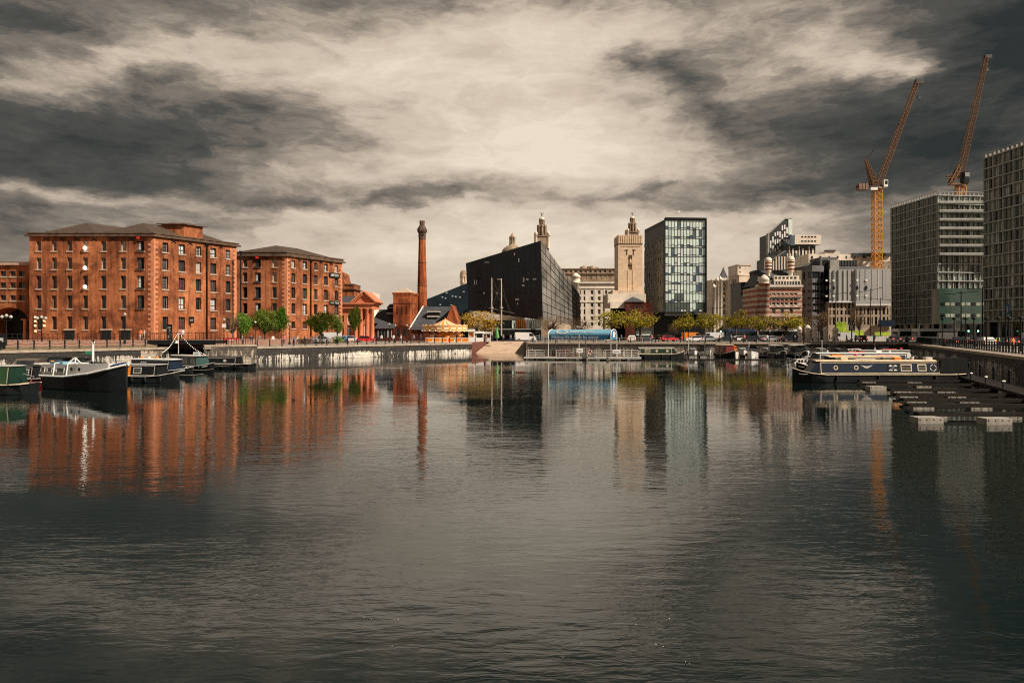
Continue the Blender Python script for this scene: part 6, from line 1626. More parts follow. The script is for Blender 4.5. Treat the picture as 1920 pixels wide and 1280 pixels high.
traffic_light('traffic light showing green among the cars right of the glass block', 1351, 186, LAMPG, 621)
traffic_light('traffic light showing green left of the striped brick building', 1386, 186, LAMPG, 622)
traffic_light('traffic light showing red below the wide yellow green tree', 1434, 184, LAMPR, 621)

# ------------------------------------------------------------------ vehicles
def wheel(k, x, y, r=.31, w=.2):
    pass
def make_car(paint, name='parked_car', kind='hatch'):
    t = thing(name, '-', 'car', (0, 0, 0))
    if kind == 'hatch': L_, W, prof = 4.0, 1.7, [(-2, .35), (2, .32), (2.03, .6), (1.85, .82), (1.0, .95), (.35, 1.42), (-1.25, 1.46), (-1.85, 1.0), (-2.02, .85)]; gl = [(.92, .97), (.36, 1.38), (-1.2, 1.42), (-1.72, .99)]
    elif kind == 'saloon': L_, W, prof = 4.4, 1.75, [(-2.2, .35), (2.2, .32), (2.22, .62), (2.0, .8), (1.1, .92), (.4, 1.36), (-1.0, 1.38), (-1.65, 1.0), (-2.2, .95)]; gl = [(1.0, .94), (.4, 1.33), (-.95, 1.34), (-1.5, 1.0)]
    elif kind == 'van': L_, W, prof = 5.0, 1.95, [(-2.5, .4), (2.5, .38), (2.52, .9), (2.2, 1.2), (1.6, 1.95), (1.2, 2.15), (-2.4, 2.2), (-2.52, 2.0)]; gl = [(2.1, 1.25), (1.58, 1.9), (.9, 1.95), (.9, 1.25)]
    else: L_, W, prof = 11, 2.5, [(-5.5, .4), (5.5, .4), (5.55, 1.0), (5.45, 2.7), (5.2, 2.95), (-5.4, 2.98), (-5.5, 2.8)]; gl = [(5.3, 1.3), (5.2, 2.4), (-5.2, 2.4), (-5.2, 1.3)]
    k = MB(); n = len(prof); zs = 1.0
    def yy(z): return W / 2 * (1 if z < zs or kind in ('van', 'bus') else 1 - .22 * (z - zs) / .45)
    vs = [(x, -yy(z), z) for x, z in prof] + [(x, yy(z), z) for x, z in prof]
    k.add(vs, [(i, (i + 1) % n, n + (i + 1) % n, n + i) for i in range(n)]); k.add(vs, [tuple(range(n - 1, -1, -1)), tuple(range(n, 2 * n))]); k.build('body', paint, t)
    for s_ in (-1, 1):
        k = MB(); k.add([(x, s_ * (yy(z) + .012), z) for x, z in gl], [tuple(range(len(gl)))]); k.build('side_window', GLASSD, t)
    k = MB(); g0, g1 = gl[0], gl[1]; k.add([(g0[0] + .06, -yy(g0[1]) * .9, g0[1]), (g0[0] + .06, yy(g0[1]) * .9, g0[1]), (g1[0] + .07, yy(g1[1]) * .9, g1[1]), (g1[0] + .07, -yy(g1[1]) * .9, g1[1])], [(0, 1, 2, 3)]); k.build('windscreen', GLASSD, t)
    if kind != 'van':
        k = MB(); g0, g1 = gl[-1], gl[-2]; e = .1 if kind != 'bus' else .33; k.add([(g0[0] - e - .05, -yy(g0[1]) * .85, g0[1] + .03), (g0[0] - e - .05, yy(g0[1]) * .85, g0[1] + .03), (g1[0] - e, yy(g1[1]) * .85, g1[1] - .05), (g1[0] - e, -yy(g1[1]) * .85, g1[1] - .05)], [(0, 1, 2, 3)]); k.build('rear_window', GLASSD, t)
    r = .31 if kind in ('hatch', 'saloon') else (.36 if kind == 'van' else .48)
    for sx in (-.31, .31):
        for s_ in (-1, 1):
            k = MB(); k.tube((L_ * sx, s_ * (W / 2 - .2), r), (L_ * sx, s_ * (W / 2 + .02), r), r, n=12); wo_ = k.build('wheel', RUBBER, t)
            k = MB(); k.tube((L_ * sx, s_ * (W / 2 + .021), r), (L_ * sx, s_ * (W / 2 + .03), r), r * .6, n=10); k.build('rim', GREYM, wo_)
    for s_ in (-1, 1):
        k = MB(); k.box(L_ / 2 - .12, L_ / 2 + .035, s_ * W * .36 - .16, s_ * W * .36 + .16, .62, .76); k.build('headlight', PANEL, t)
        k = MB(); k.box(-L_ / 2 - .04, -L_ / 2 + .05, s_ * W * .4 - .13, s_ * W * .4 + .13, .72, .92); k.build('tail_light', LAMPR, t)
    return t
paints = {'white': mat('white_car_paint', (.72, .71, .69), .3, .05, 1, spec=.6), 'silver': mat('silver_car_paint', (.38, .38, .39), .3, .05, 1, metal=.4), 'dark': mat('dark_car_paint', (.02, .022, .026), .25, .1, 1, spec=.6),
          'red': mat('red_car_paint', (.5, .02, .03), .3, .05, 1, spec=.6), 'blue': mat('blue_car_paint', (.02, .05, .12), .3, .05, 1, spec=.6), 'yellow': ORANGEP}
cache = {}
def car(kind, col, px, d, rot, label, group='vehicles parked and driving behind the far quay', gz=None):
    names = {'hatch': 'parked_car', 'saloon': 'parked_car', 'van': 'van', 'bus': 'bus'}; gz = Q + .015 if gz is None else gz
    if (kind, col) not in cache:
        o = make_car(paints[col], names[kind], kind); cache[kind, col] = o; o['category'] = {'van': 'van', 'bus': 'bus'}.get(kind, 'car')
        o.location = (X(px, d), d, gz); o.rotation_euler = (0, 0, R(rot)); o['label'] = label; o['group'] = group
        return o
    return dup(cache[kind, col], (X(px, d), d, gz), R(rot), label, group)
car('saloon', 'silver', 601, 146, 190, 'silver car parked in front of the broad tree by the smaller warehouse')
car('van', 'white', 617, 150, 185, 'white van parked between the broad tree and the clipped bush')
car('hatch', 'red', 687, 160, 10, 'red car parked at the foot of the portico columns')
car('hatch', 'white', 660, 163, 0, 'white car half hidden left of the red car at the portico')
car('van', 'white', 985, 176, 2, 'white van parked below the glazed floor of the black building')
car('hatch', 'white', 1184, 172, 85, 'white car facing away just right of the blue canopy')
car('hatch', 'red', 1255, 176, 10, 'red car parked left of the white hatchback under the glass block')
car('hatch', 'white', 1301, 166, 184, 'white hatchback side on near the quay edge under the glass block')
car('van', 'yellow', 1297, 190, 0, 'orange yellow box van behind the white hatchback')
car('van', 'white', 1336, 178, 180, 'white van behind the quay right of the white hatchback')
car('saloon', 'silver', 1330, 172, 4, 'silver saloon in front of the white van behind the quay')
car('saloon', 'dark', 1362, 168, 180, 'dark saloon between the silver saloon and a white pickup sized car')
car('saloon', 'white', 1388, 174, 0, 'white saloon below the cream office building')
car('hatch', 'dark', 1408, 168, 180, 'dark small car left of a white car below the striped building')
car('hatch', 'white', 1427, 174, 180, 'white hatchback below the striped brick building')
car('saloon', 'silver', 1446, 170, 8, 'silver saloon below the wide yellow green tree')
car('bus', 'white', 1458, 183, 2, 'pale bus behind the trees below the striped brick building')
car('bus', 'blue', 1400, 186, 0, 'dark bus behind the street trees right of the glass block')
car('saloon', 'dark', 1482, 176, 0, 'dark saloon immediately left of the stone gate piers')
car('van', 'white', 1581, 176, 172, 'white van immediately right of the stone gate piers')
car('hatch', 'dark', 1614, 172, 84, 'dark car seen from behind with red lights, right of the totem sign')
car('hatch', 'silver', 1676, 158, 80, 'silver hatchback with red tail lights at the corner of the quays')
car('bus', 'white', 1722, 168, 5, 'white bus on the road before the farther apartment block')
car('bus', 'white', 1762, 160, 4, 'white coach on the road behind the white van near the apartment block')
car('van', 'white', 1774, 136, 78, 'white van seen from behind on the road at right')
car('hatch', 'dark', 1794, 118, 80, 'dark hatchback with bright tail lights behind the right hand posts')
car('hatch', 'dark', 1822, 128, 78, 'dark car ahead of the white hatchback on the road at right')
car('hatch', 'white', 1846, 116, 80, 'white hatchback seen from behind on the road at right')
car('saloon', 'dark', 1868, 122, 80, 'dark saloon right of the white hatchback on the road')
car('hatch', 'red', 1895, 128, 82, 'red car far down the road near the right edge')
car('saloon', 'dark', 1908, 112, 78, 'dark saloon nearest the right edge of the picture')
car('van', 'white', 1930, 134, 80, 'white van cut by the right edge of the picture')

# ------------------------------------------------------------------ people
def person_mesh(top, leg, pose=0, hair=None):
    J = {'pel': (0, 0, .95, .15), 'spine': (0, 0, 1.2, .155), 'chest': (0, .01, 1.38, .16), 'neck': (0, 0, 1.5, .06), 'head': (0, -.01, 1.6, .095), 'crown': (0, 0, 1.7, .085)}
    E = [('pel', 'spine'), ('spine', 'chest'), ('chest', 'neck'), ('neck', 'head'), ('head', 'crown')]
    for s_, n in ((-1, 'l'), (1, 'r')):
        st = .16 * s_ * (1 if pose else .2)
        J['hip' + n] = (s_ * .1, 0, .9, .1); J['kn' + n] = (s_ * .11, st * .7 - .02, .5, .065); J['an' + n] = (s_ * .11, st * 1.3, .09, .045); J['toe' + n] = (s_ * .12, st * 1.3 - .15, .03, .035)
        J['sh' + n] = (s_ * .19, 0, 1.42, .065); J['el' + n] = (s_ * .25, -.02 - st * .4, 1.14, .045); J['wr' + n] = (s_ * .24, -.1 - st * .7, .9, .03); J['ha' + n] = (s_ * .23, -.13 - st * .8, .8, .035)
        E += [('pel', 'hip' + n), ('hip' + n, 'kn' + n), ('kn' + n, 'an' + n), ('an' + n, 'toe' + n), ('chest', 'sh' + n), ('sh' + n, 'el' + n), ('el' + n, 'wr' + n), ('wr' + n, 'ha' + n)]
    names = list(J); me = bpy.data.meshes.new('person_base'); me.from_pydata([J[n][:3] for n in names], [(names.index(a), names.index(b_)) for a, b_ in E], [])
    ob = bpy.data.objects.new('person_tmp', me); COL.objects.link(ob); md = ob.modifiers.new('s', 'SKIN'); md.use_smooth_shade = True
    for i, n in enumerate(names):
        me.skin_vertices[0].data[i].radius = (J[n][3], J[n][3] * (.75 if n in ('spine', 'chest', 'pel') else 1)); me.skin_vertices[0].data[i].use_root = (n == 'pel')
    sb = ob.modifiers.new('u', 'SUBSURF'); sb.levels = sb.render_levels = 1
    bpy.context.view_layer.update(); dg = bpy.context.evaluated_depsgraph_get(); out = bpy.data.meshes.new_from_object(ob.evaluated_get(dg)); bpy.data.objects.remove(ob)
    out.name = 'person'; out.materials.clear()
    for m in (top, leg, SKIN, BLACKM): out.materials.append(m)
    for p in out.polygons:
        z = p.center.z; x = abs(p.center.x); p.use_smooth = True
        p.material_index = 3 if z < .1 or z > 1.66 else (2 if z > 1.5 or (z < .86 and x > .19) else (0 if z > .94 or x > .2 else 1))
    return out
FAB = {n: mat(n + '_fabric', c, .85, .2, 3) for n, c in {'white': (.65, .63, .6), 'blue': (.04, .2, .45), 'dark': (.025, .025, .03), 'pink': (.5, .15, .15), 'grey': (.2, .2, .21), 'hivis': (.55, .75, .05), 'orange': (.7, .18, .05), 'jean': (.04, .06, .11)}.items()}
pm_ = {}
def person(px, d, gz, top, leg, rot, label, pose=0):
    k_ = (top, leg, pose)
    if k_ not in pm_: pm_[k_] = person_mesh(FAB[top], FAB[leg], pose)
    o = bpy.data.objects.new('person', pm_[k_]); COL.objects.link(o); o.location = (X(px, d), d, gz); o.rotation_euler = (0, 0, R(rot)); tag(o, label, 'person', 'people on the quays')
person(318, 112, 3.2, 'dark', 'dark', 60, 'person in dark clothes at the left end of the footbridge'); person(264, 116, TZ, 'orange', 'white', 20, 'person in an orange top near the corner of the large warehouse')
person(270, 116.5, TZ, 'white', 'grey', -30, 'person in white next to one in orange at the large warehouse'); person(343, 112, 3.2, 'white', 'jean', 80, 'person in white walking on the footbridge', 1); person(338, 112.6, 3.2, 'pink', 'dark', 80, 'person in pink behind the lock pole on the footbridge', 1)
person(533, 134, Q, 'pink', 'dark', 20, 'person in a pink top left of the black lamp by the smaller warehouse'); person(551, 136, Q, 'blue', 'dark', -70, 'person in a bright blue jacket by the lit corner of the smaller warehouse', 1); person(558, 136, Q, 'white', 'dark', -70, 'person in white beside the one in bright blue', 1)
person(584, 140, Q, 'white', 'jean', 0, 'person in white left of the parked silver car'); person(649, 148, Q, 'blue', 'dark', 30, 'person in a blue top between the clipped bush and the portico'); person(738, 160, Q, 'white', 'grey', 10, 'person in pale clothes before the pump house tower')
person(1204, 166, Q, 'dark', 'dark', 90, 'person in dark clothes between the white car and the red car', 1); person(1494, 166, Q, 'dark', 'jean', 0, 'person in dark clothes left of the stone gate piers'); person(1534, 168, Q, 'white', 'grey', 0, 'person in pale clothes between the stone gate piers')
person(1541, 167, Q, 'grey', 'dark', 90, 'person in grey right of the pale dressed person at the gate piers', 1); person(1871, 108, Q, 'hivis', 'dark', 0, 'person in a yellow high visibility vest at the right hand road'); person(1899, 82, Q, 'orange', 'dark', 10, 'person in an orange top behind the posts at the right edge')
person(870, 168, Q, 'dark', 'dark', 40, 'person in dark clothes at the right side of the carousel'); person(1000, 166, Q, 'grey', 'jean', 90, 'person in grey left of the blue canopy', 1)

rnd = random.Random(21)
tops = ['white', 'dark', 'grey', 'pink', 'blue', 'dark', 'grey', 'jean']
spots = [(455, 126, 'beside the bright green tree at the red stall'), (470, 128, 'between the red stall and the olive green tree'), (486, 128, 'under the olive green tree'), (512, 132, 'between the two round trees at the smaller warehouse'),
  (572, 138, 'left of the silver parked car at the smaller warehouse'), (592, 143, 'right behind the silver parked car'), (645, 150, 'near the clipped bush on the portico side'), (702, 158, 'right of the red car at the portico'), (716, 158, 'before the left wing of the pump house'), (752, 160, 'before the arched entrance of the pump house tower'),
  (776, 162, 'between the pump house tower and the carousel barrier'), (788, 163, 'at the left end of the carousel barrier'), (912, 168, 'by the black lamp post at the ochre tree'), (924, 168, 'left of the green closed parasol'), (944, 168, 'right of the green closed parasol'), (958, 170, 'on the slipway top under the ship masts'),
  (966, 172, 'on the slipway top left of the white van'), (1012, 166, 'just left of the blue canopy behind the railing'), (1166, 164, 'behind the railing right of the blue canopy'), (1222, 166, 'left of the red car under the glass block'), (1236, 168, 'close to the red car on its left'), (1318, 164, 'right of the white hatchback on the quay'),
  (1350, 164, 'under the traffic light right of the glass block'), (1371, 164, 'in front of the dark saloon on the far quay'), (1396, 165, 'in front of the white saloon on the far quay'), (1438, 165, 'in front of the silver saloon below the striped building'), (1467, 166, 'below the wide yellow green tree'), (1488, 166, 'a step left of the gate piers'),
  (1523, 168, 'in the gap of the second and middle gate piers'), (1556, 167, 'between the two rightmost gate piers'), (1588, 166, 'beside the post of the totem sign'), (1604, 166, 'right of the totem sign on the quay'), (1640, 160, 'left of the silver hatchback at the quay corner'), (1700, 140, 'behind the corner of the right hand quay')]
for i, (px, d_, where) in enumerate(spots):
    tp = rnd.choice(tops); person(px + rnd.uniform(-1, 1), d_, Q, tp, rnd.choice(['dark', 'jean', 'grey']), rnd.choice([0, 90, -90, 40, 180]), 'person in a %s top %s' % ({'jean': 'navy', 'dark': 'black'}.get(tp, tp), where), i % 2)

# ------------------------------------------------------------------ carousel and stalls
d = 168; cx, cy = X(834.5, d), d; t = thing('carousel', 'orange and cream fairground carousel with a striped tent roof', 'carousel', (cx, cy, Q)); rC = 41 / F * d
GOLD = mat('gilded_paint', (.75, .34, .06), .45, .35, 1.6); CRM = mat('carousel_cream', (.8, .66, .45), .5, .15, 1.5)
zf0, zf1 = Z(620, d) - Q, Z(611, d) - Q; zpk = Z(598, d) - Q
k = MB(); n = 28
for i in range(n):
    a0, a1 = 2 * math.pi * i / n, 2 * math.pi * (i + 1) / n
    for (r0, z0, r1, z1) in ((rC * 1.0, zf1 - .1, rC * .45, zf1 + .45), (rC * .45, zf1 + .45, .25, zpk - .1)):
        k.quad((r0 * math.cos(a0), r0 * math.sin(a0), z0), (r0 * math.cos(a1), r0 * math.sin(a1), z0), (r1 * math.cos(a1), r1 * math.sin(a1), z1), (r1 * math.cos(a0), r1 * math.sin(a0), z1), i % 2)
k.lathe([(.25, zpk - .15), (.12, zpk + .1), (.02, zpk + .35)], (0, 0, 0), 8, mi=0); k.build('roof', [ORANGEP, CRM], t)
k = MB()
for i in range(20):
    a0, a1 = 2 * math.pi * i / 20, 2 * math.pi * (i + 1) / 20; r = rC * 1.02
    p0, p1 = Vector((r * math.cos(a0), r * math.sin(a0), 0)), Vector((r * math.cos(a1), r * math.sin(a1), 0)); up = lambda z: Vector((0, 0, z))
    k.quad(p0 + up(zf0), p1 + up(zf0), p1 + up(zf1), p0 + up(zf1), 0)
    m0, m1 = p0.lerp(p1, .15) * 1.012, p0.lerp(p1, .85) * 1.012; k.quad(m0 + up(zf0 + .25), m1 + up(zf0 + .25), m1 + up(zf1 - .3), m0 + up(zf1 - .3), 1)
    mm_ = p0.lerp(p1, .5) * 1.02; k.add([p0 * 1.02 + up(zf1), p1 * 1.02 + up(zf1), mm_ + up(zf1 + .35)], [(0, 1, 2)], 1); k.add([p0 * 1.015 + up(zf0), mm_ + up(zf0 - .25), p1 * 1.015 + up(zf0)], [(0, 1, 2)], 1)
k.build('rounding_board', [GOLD, CRM], t, fix=False)
k = MB(); k.lathe([(rC, 0), (rC, .45), (rC - .2, .5), (.2, .52)], (0, 0, 0), 28); k.build('platform', GOLD, t)
k = MB(); k.lathe([(1.6, .5), (1.5, 1.4), (1.75, zf0 - .2), (2.2, zf0)], (0, 0, 0), 12, smooth=False); k.build('centre_drum', GOLD, t)
def horse(k):
    k.lathe([(.05, -.55), (.2, -.42), (.22, 0), (.23, .3), (.1, .5)], (0, 0, 0), 8); k.v = [(v[2], v[0], v[1] + 1.3) for v in k.v]
    k.tube((.4, 0, 1.35), (.72, 0, 1.85), .13, .09, 7); k.tube((.68, 0, 1.86), (.98, 0, 1.68), .1, .05, 7)
    for sx, sy, kx in ((.38, .11, .3), (.38, -.11, .1), (-.4, .11, -.12), (-.4, -.11, -.2)): k.tube((sx, sy, 1.2), (sx + kx, sy, .95), .07, .05, 6); k.tube((sx + kx, sy, .95), (sx + kx * .2, sy, .72), .045, .03, 6)
    k.tube((-.5, 0, 1.35), (-.78, 0, 1.05), .06, .02, 6); return k
hm = [horse(MB()).mesh('galloper', m_) for m_ in (CRM, GOLD, ORANGEP)]
for i in range(14):
    a = 2 * math.pi * i / 14; r = rC * (.84 if i % 2 else .68); o = bpy.data.objects.new('galloper', hm[i % 3]); COL.objects.link(o); o.parent = t; o.location = (r * math.cos(a), r * math.sin(a), .1 + .25 * math.sin(i * 2.1)); o.rotation_euler = (0, 0, a + math.pi / 2)
    k = MB(); k.tube((0, 0, .5), (0, 0, zf0 + .2), .035, n=6); p_ = k.build('brass_pole', GOLD, t); p_.location = (r * math.cos(a), r * math.sin(a), 0)
for i in range(20):
    a = 2 * math.pi * i / 20; k = MB(); k.lathe([(.02, -.12), (.12, 0), (.02, .12)], (rC * 1.05 * math.cos(a), rC * 1.05 * math.sin(a), zf0 + .05), 6); k.build('bulb', BULB, t)
for i in range(6):
    px = 799 + i * 13.5; dd = 161.5; k = MB(); x = X(px, dd); t = thing('barrier_panel', 'orange panel in a white frame on the low barrier before the carousel', 'barrier', (x, dd, Q), 0, 'barrier panels before the carousel')
    k = MB(); k.box(0, 1.35, -.04, .04, .15, .95); k.build('panel', ORANGEP, t); k = MB(); k.box(-.08, 0, -.06, .06, 0, 1.1); k.box(1.35, 1.43, -.06, .06, 0, 1.1); k.box(-.08, 1.43, -.055, .055, .95, 1.05); k.box(-.08, 1.43, -.055, .055, .06, .15); k.build('frame', WHITE, t)
def booth(name, label, px0, px1, d, yt, m, mw, cat='kiosk'):
    x0, x1 = X(px0, d), X(px1, d); t = thing(name, label, cat, ((x0 + x1) / 2, d, Q)); w_ = (x1 - x0) / 2; h = Z(yt, d) - Q
    k = MB(); k.box(-w_, w_, 0, 2, 0, h * .4); k.box(-w_, -w_ + .12, 0, 2, h * .4, h * .8); k.box(w_ - .12, w_, 0, 2, h * .4, h * .8); k.box(-w_, w_, 1.9, 2, h * .4, h * .8); k.box(-w_ - .1, w_ + .1, -.2, 2.1, h * .8, h); k.build('cabin', m, t)
    k = MB(); k.quad((-w_ + .14, .3, h * .42), (w_ - .14, .3, h * .42), (w_ - .14, .3, h * .78), (-w_ + .14, .3, h * .78)); k.build('serving_hatch', mw, t)
booth('ticket_booth', 'small white ticket booth with an orange window right of the carousel', 878.5, 889, 165, 617, WHITE, ORANGEP); booth('snack_kiosk', 'low white kiosk between the ticket booth and the ochre tree', 892, 906, 168, 621, WHITE, GLASSD)
booth('snack_kiosk', 'second low white kiosk beneath the ochre tree', 908, 920, 170, 622, OFFWHITE, GLASSD); booth('site_kiosk', 'pale green glazed kiosk behind the right end of the blue canopy', 1192, 1224, 182, 614, DARKM, GLASSP)
d = 166; x = X(932, d); t = thing('closed_parasol', 'bright green closed parasol in front of the sailing ship', 'parasol', (x, d, Q)); k = MB(); k.lathe([(.45, .9), (.5, 1.0), (.26, 2.4), (.05, 3.4)], (0, 0, 0), 10); k.build('canopy', LAMPG if False else mat('green_canvas', (.12, .38, .12), .8, .2), t); k = MB(); k.tube((0, 0, 0), (0, 0, .95), .05); k.build('pole', WHITE, t)
# red stall
d = 122; x = X(432, d); t = thing('red_stall', 'low red stall with a white panel at the quay edge beside the first trees', 'stall', (x, d, 2.3)); k = MB(); w_ = 1.2
k.extr([(-1.35, .1), (1.15, .1), (1.22, 1.15), (-.35, 1.2), (-1.0, .95), (-1.35, .5)], -.5, .6); k.build('body', RED, t); k = MB(); k.box(-.15, .85, -.53, -.5, .6, .95); k.box(-.15, .2, -.53, -.5, .3, .5); k.build('panel', WHITE, t); k = MB(); k.box(.25, .6, -.56, -.5, .12, .8); k.build('door', BLACKM, t)
# board, hanging sign, statue-like map frame
d = 117; x = X(317.5, d); t = thing('notice_board', 'tall black notice board with white lettering near the footbridge', 'notice board', (x, d, TZ)); k = MB(); h = Z(608, d) - TZ; k.box(-.42, .42, -.05, .05, .1, h); k.box(-.42, -.36, -.06, .06, 0, .1); k.box(.36, .42, -.06, .06, 0, .1); k.build('board', BLACKM, t)
k = MB(); k.box(-.18, -.1, -.07, -.051, .35, .8); k.box(.1, .18, -.07, -.051, .35, .8); k.box(-.1, .1, -.07, -.051, .6, .7); k.box(-.25, .25, -.07, -.051, h - .5, h - .45); k.box(-.25, .2, -.07, -.051, h - .65, h - .61); k.build('lettering', WHITE, t)
A, B, C_ = WA[0], WA[1], WA[2]; u = hit(B, C_, 356); V = (Vector(C_) - Vector(B)).normalized(); nr = Vector((V.y, -V.x)); p_ = Vector(B) + V * u + nr * .5
t = thing('hanging_sign', 'black hanging sign with white figures on the lit side of the large warehouse', 'sign', (p_.x, p_.y, Z(600, p_.y))); k = MB(); k.box(-.42, .42, -.05, .05, -.55, .55); k.tube((-.5, 0, .62), (.45, 0, .62), .04); k.build('board', BLACKM, t)
o = bpy.data.objects.new('lettering', text_mesh('97', .62, WHITE)); COL.objects.link(o); o.parent = t; o.location = (0, -.07, -.08); o.rotation_euler = (R(90), 0, 0)
d = 92; x = X(3, d); t = thing('information_board', 'dark board with a small framed sheet at the far left edge', 'notice board', (x, d, Q)); k = MB(); k.box(-.6, .45, -.06, .06, 0, 2.0); k.build('board', BLACKM, t); k = MB(); k.box(-.3, .25, -.08, -.061, 1.0, 1.55); k.build('sheet', OFFWHITE, t)
# lit windows beside the arch
for i, (px, py) in enumerate(((66, 594.5), (66, 602), (66, 610.5), (66.5, 620.5), (83, 602), (83, 610.5))):
    k = MB(); x = X(px, 124.9); z_ = Z(py, 124.9); k.box(-.16, .16, -.04, .05, -.16, .16); o = k.build('lit_lantern', LAMPY); o.location = (x, 124.9, z_); tag(o, 'small warm lit lantern on the shaded wall right of the arch', 'lantern', 'lit lanterns right of the arch')
# sailing ship beyond the slip
d = 190; t = thing('sailing_ship', 'two masted sailing ship moored in front of the black faceted building', 'ship', (X(940, d), d, Q)); k = MB()
hp = [(-6, 0), (6.5, 0), (8, 1.9), (5.5, 1.6), (0, 1.3), (-5, 1.5), (-7, 1.9)]; n = len(hp); k.add([(x_, -.15 - 1.2 * (1 - (x_ / 8.2) ** 2), z_) for x_, z_ in hp] + [(x_, .15 + 1.2 * (1 - (x_ / 8.2) ** 2), z_) for x_, z_ in hp], [(i, (i + 1) % n, n + (i + 1) % n, n + i) for i in range(n)] + [tuple(range(n - 1, -1, -1)), tuple(range(n, 2 * n))]); k.build('hull', BLACKM, t)
xm1, xm2 = X(922, d) - X(940, d), 0; zt1, zt2, zm = Z(521, d) - Q, Z(522, d) - Q, Z(577, d) - Q
for xm, zt_ in ((xm1, zt1), (xm2, zt2)):
    k = MB(); k.tube((xm, 0, 1.2), (xm, 0, zm + .4), .2, .19, 8); k.tube((xm, 0, zm), (xm, 0, zt_), .17, .12, 8); k.lathe([(.45, zm - .1), (.45, zm + .1)], (xm, 0, 0), 8); k.build('mast', OFFWHITE, t)
k = MB(); k.tube((xm1 - .8, 0, zm), (X(966, d) - X(940, d), 0, Z(588, d) - Q), .11, .07, 6); k.build('yard', TIMBER, t)
k = MB()
for a, b_ in (((xm2, 0, zt2 - 1), (X(967, d) - X(940, d), 0, 1.6)), ((xm2, 0, zt2 - 1), (xm1, 0, zm)), ((xm2, 0, zt2 - 3.5), (X(961, d) - X(940, d), 0, Z(588, d) - Q)), ((xm1, 0, zt1 - 2), (xm2 - .4, 0, zm + 2)), ((xm1, 0, zt1), (xm2, 0, zt2 - 5)), ((xm2, -.8, 1.5), (xm2, 0, zt2 - 5)), ((xm2 - 1, -.8, 1.5), (xm2, 0, zt2 - 5)), ((xm1 + 1, -.8, 1.5), (xm1, 0, zt1 - 5))): k.tube(a, b_, .045, n=4)
k.build('rigging', BARK, t)
# gate piers
for i, (px, w_, yt, d) in enumerate(((1499, .5, 612, 172), (1514, .62, 609, 172), (1528, .55, 611, 171), (1547.5, .5, 612, 170), (1566, .6, 613, 168))):
    x = X(px, d); h = Z(yt, d) - Q; t = thing('stone_gate_pier', ('leftmost rusticated stone gate pier in the row by the white van', 'thickest domed stone gate pier, second from the left', 'middle stone gate pier with a domed cap', 'slim stone gate pier right of the pale dressed person', 'rightmost stone gate pier with a pointed cap, beside the white van')[i], 'gate pier', (x, d, Q), 0, 'stone gate piers on the far quay')
    k = MB(); k.lathe([(w_ * 1.15, 0), (w_ * 1.15, .35)], (0, 0, 0), 12)
    n = 7
    for j in range(n): z0 = .35 + (h - 1.2) * j / n; k.lathe([(w_ * .9, z0), (w_, z0 + .06), (w_, z0 + (h - 1.2) / n - .06), (w_ * .9, z0 + (h - 1.2) / n)], (0, 0, 0), 12)
    k.build('shaft', PORTB, t); k = MB(); k.lathe([(w_ * 1.25, h - .85), (w_ * 1.3, h - .7), (w_ * 1.05, h - .6), (w_ * .95, h - .35), (w_ * .5, h - .1), (.02, h)], (0, 0, 0), 12); k.build('cap', PORTB, t)
    k = MB(); k.box(w_ * 1.1, w_ * 1.1 + .5, -.05, .05, .1, 1.5) if i < 4 else None
# hoardings
def hoard(label, pxa, pxb, y0, y1, d, m, name='hoarding', gz0=None):
    k = MB(); x0, x1 = X(pxa, d), X(pxb, d); z0, z1 = Z(y1, d), Z(y0, d); t = thing(name, label, 'hoarding', ((x0 + x1) / 2, d, Q)); w_ = (x1 - x0) / 2
    k.box(-w_, w_, -.05, .05, z0 - Q, z1 - Q); k.build('panel', m, t); k = MB()
    for s_ in (-1, 0, 1): k.tube((s_ * (w_ - .1), .15, 0), (s_ * (w_ - .1), .15, z1 - Q), .06, n=6)
    k.build('posts', BLACKM, t)
hoard('lime green printed hoarding right of the gate piers', 1565.5, 1587, 603.5, 622, 186, LIME); hoard('low lime green hoarding band behind the totem sign', 1588, 1620, 619, 629, 187, LIME)
hoard('small lime green hoarding under the dark blue awning', 1640, 1668, 622.5, 629, 186, LIME); hoard('low pale hoarding along the road right of the white van', 1596, 1669, 630, 641, 180, OFFWHITE)
d = 165; t = thing('totem_sign', 'black and white swirl patterned totem sign on a black post', 'sign', (X(1597, d), d, Q)); h = Z(603, d) - Q; k = MB(); k.tube((0, 0, 0), (0, 0, h - 1.8), .13, n=8); k.box(-.3, .3, -.3, .3, 0, .15); k.build('post', BLACKM, t); k = MB(); k.box(-.6, .6, -.12, .12, h - 2.0, h); k.build('panel', BLACKM, t)
k = MB()
for i in range(3):
    for j in range(6): 
        x0 = -.5 + i * .33 + .12 * math.sin(j * 1.1 + i); x1_ = -.5 + i * .33 + .12 * math.sin((j + 1) * 1.1 + i); z0 = h - 1.9 + j * .3; k.quad((x0, -.125, z0), (x0 + .15, -.125, z0), (x1_ + .15, -.125, z0 + .3), (x1_, -.125, z0 + .3))
k.build('swirl_pattern', WHITE, t)
d = 140; t = thing('advertising_panel', 'white framed advertising panel on a post before the apartment block', 'sign', (X(1795, d), d, Q)); zz = Z(609, d) - Q; k = MB(); k.tube((0, 0, 0), (0, 0, zz - .9), .08); k.box(-.5, .5, -.1, .1, zz - .95, zz + .95); k.build('frame', WHITE, t); k = MB(); k.box(-.38, .38, -.13, -.101, zz - .6, zz + .8); k.build('poster', GLASSB, t)
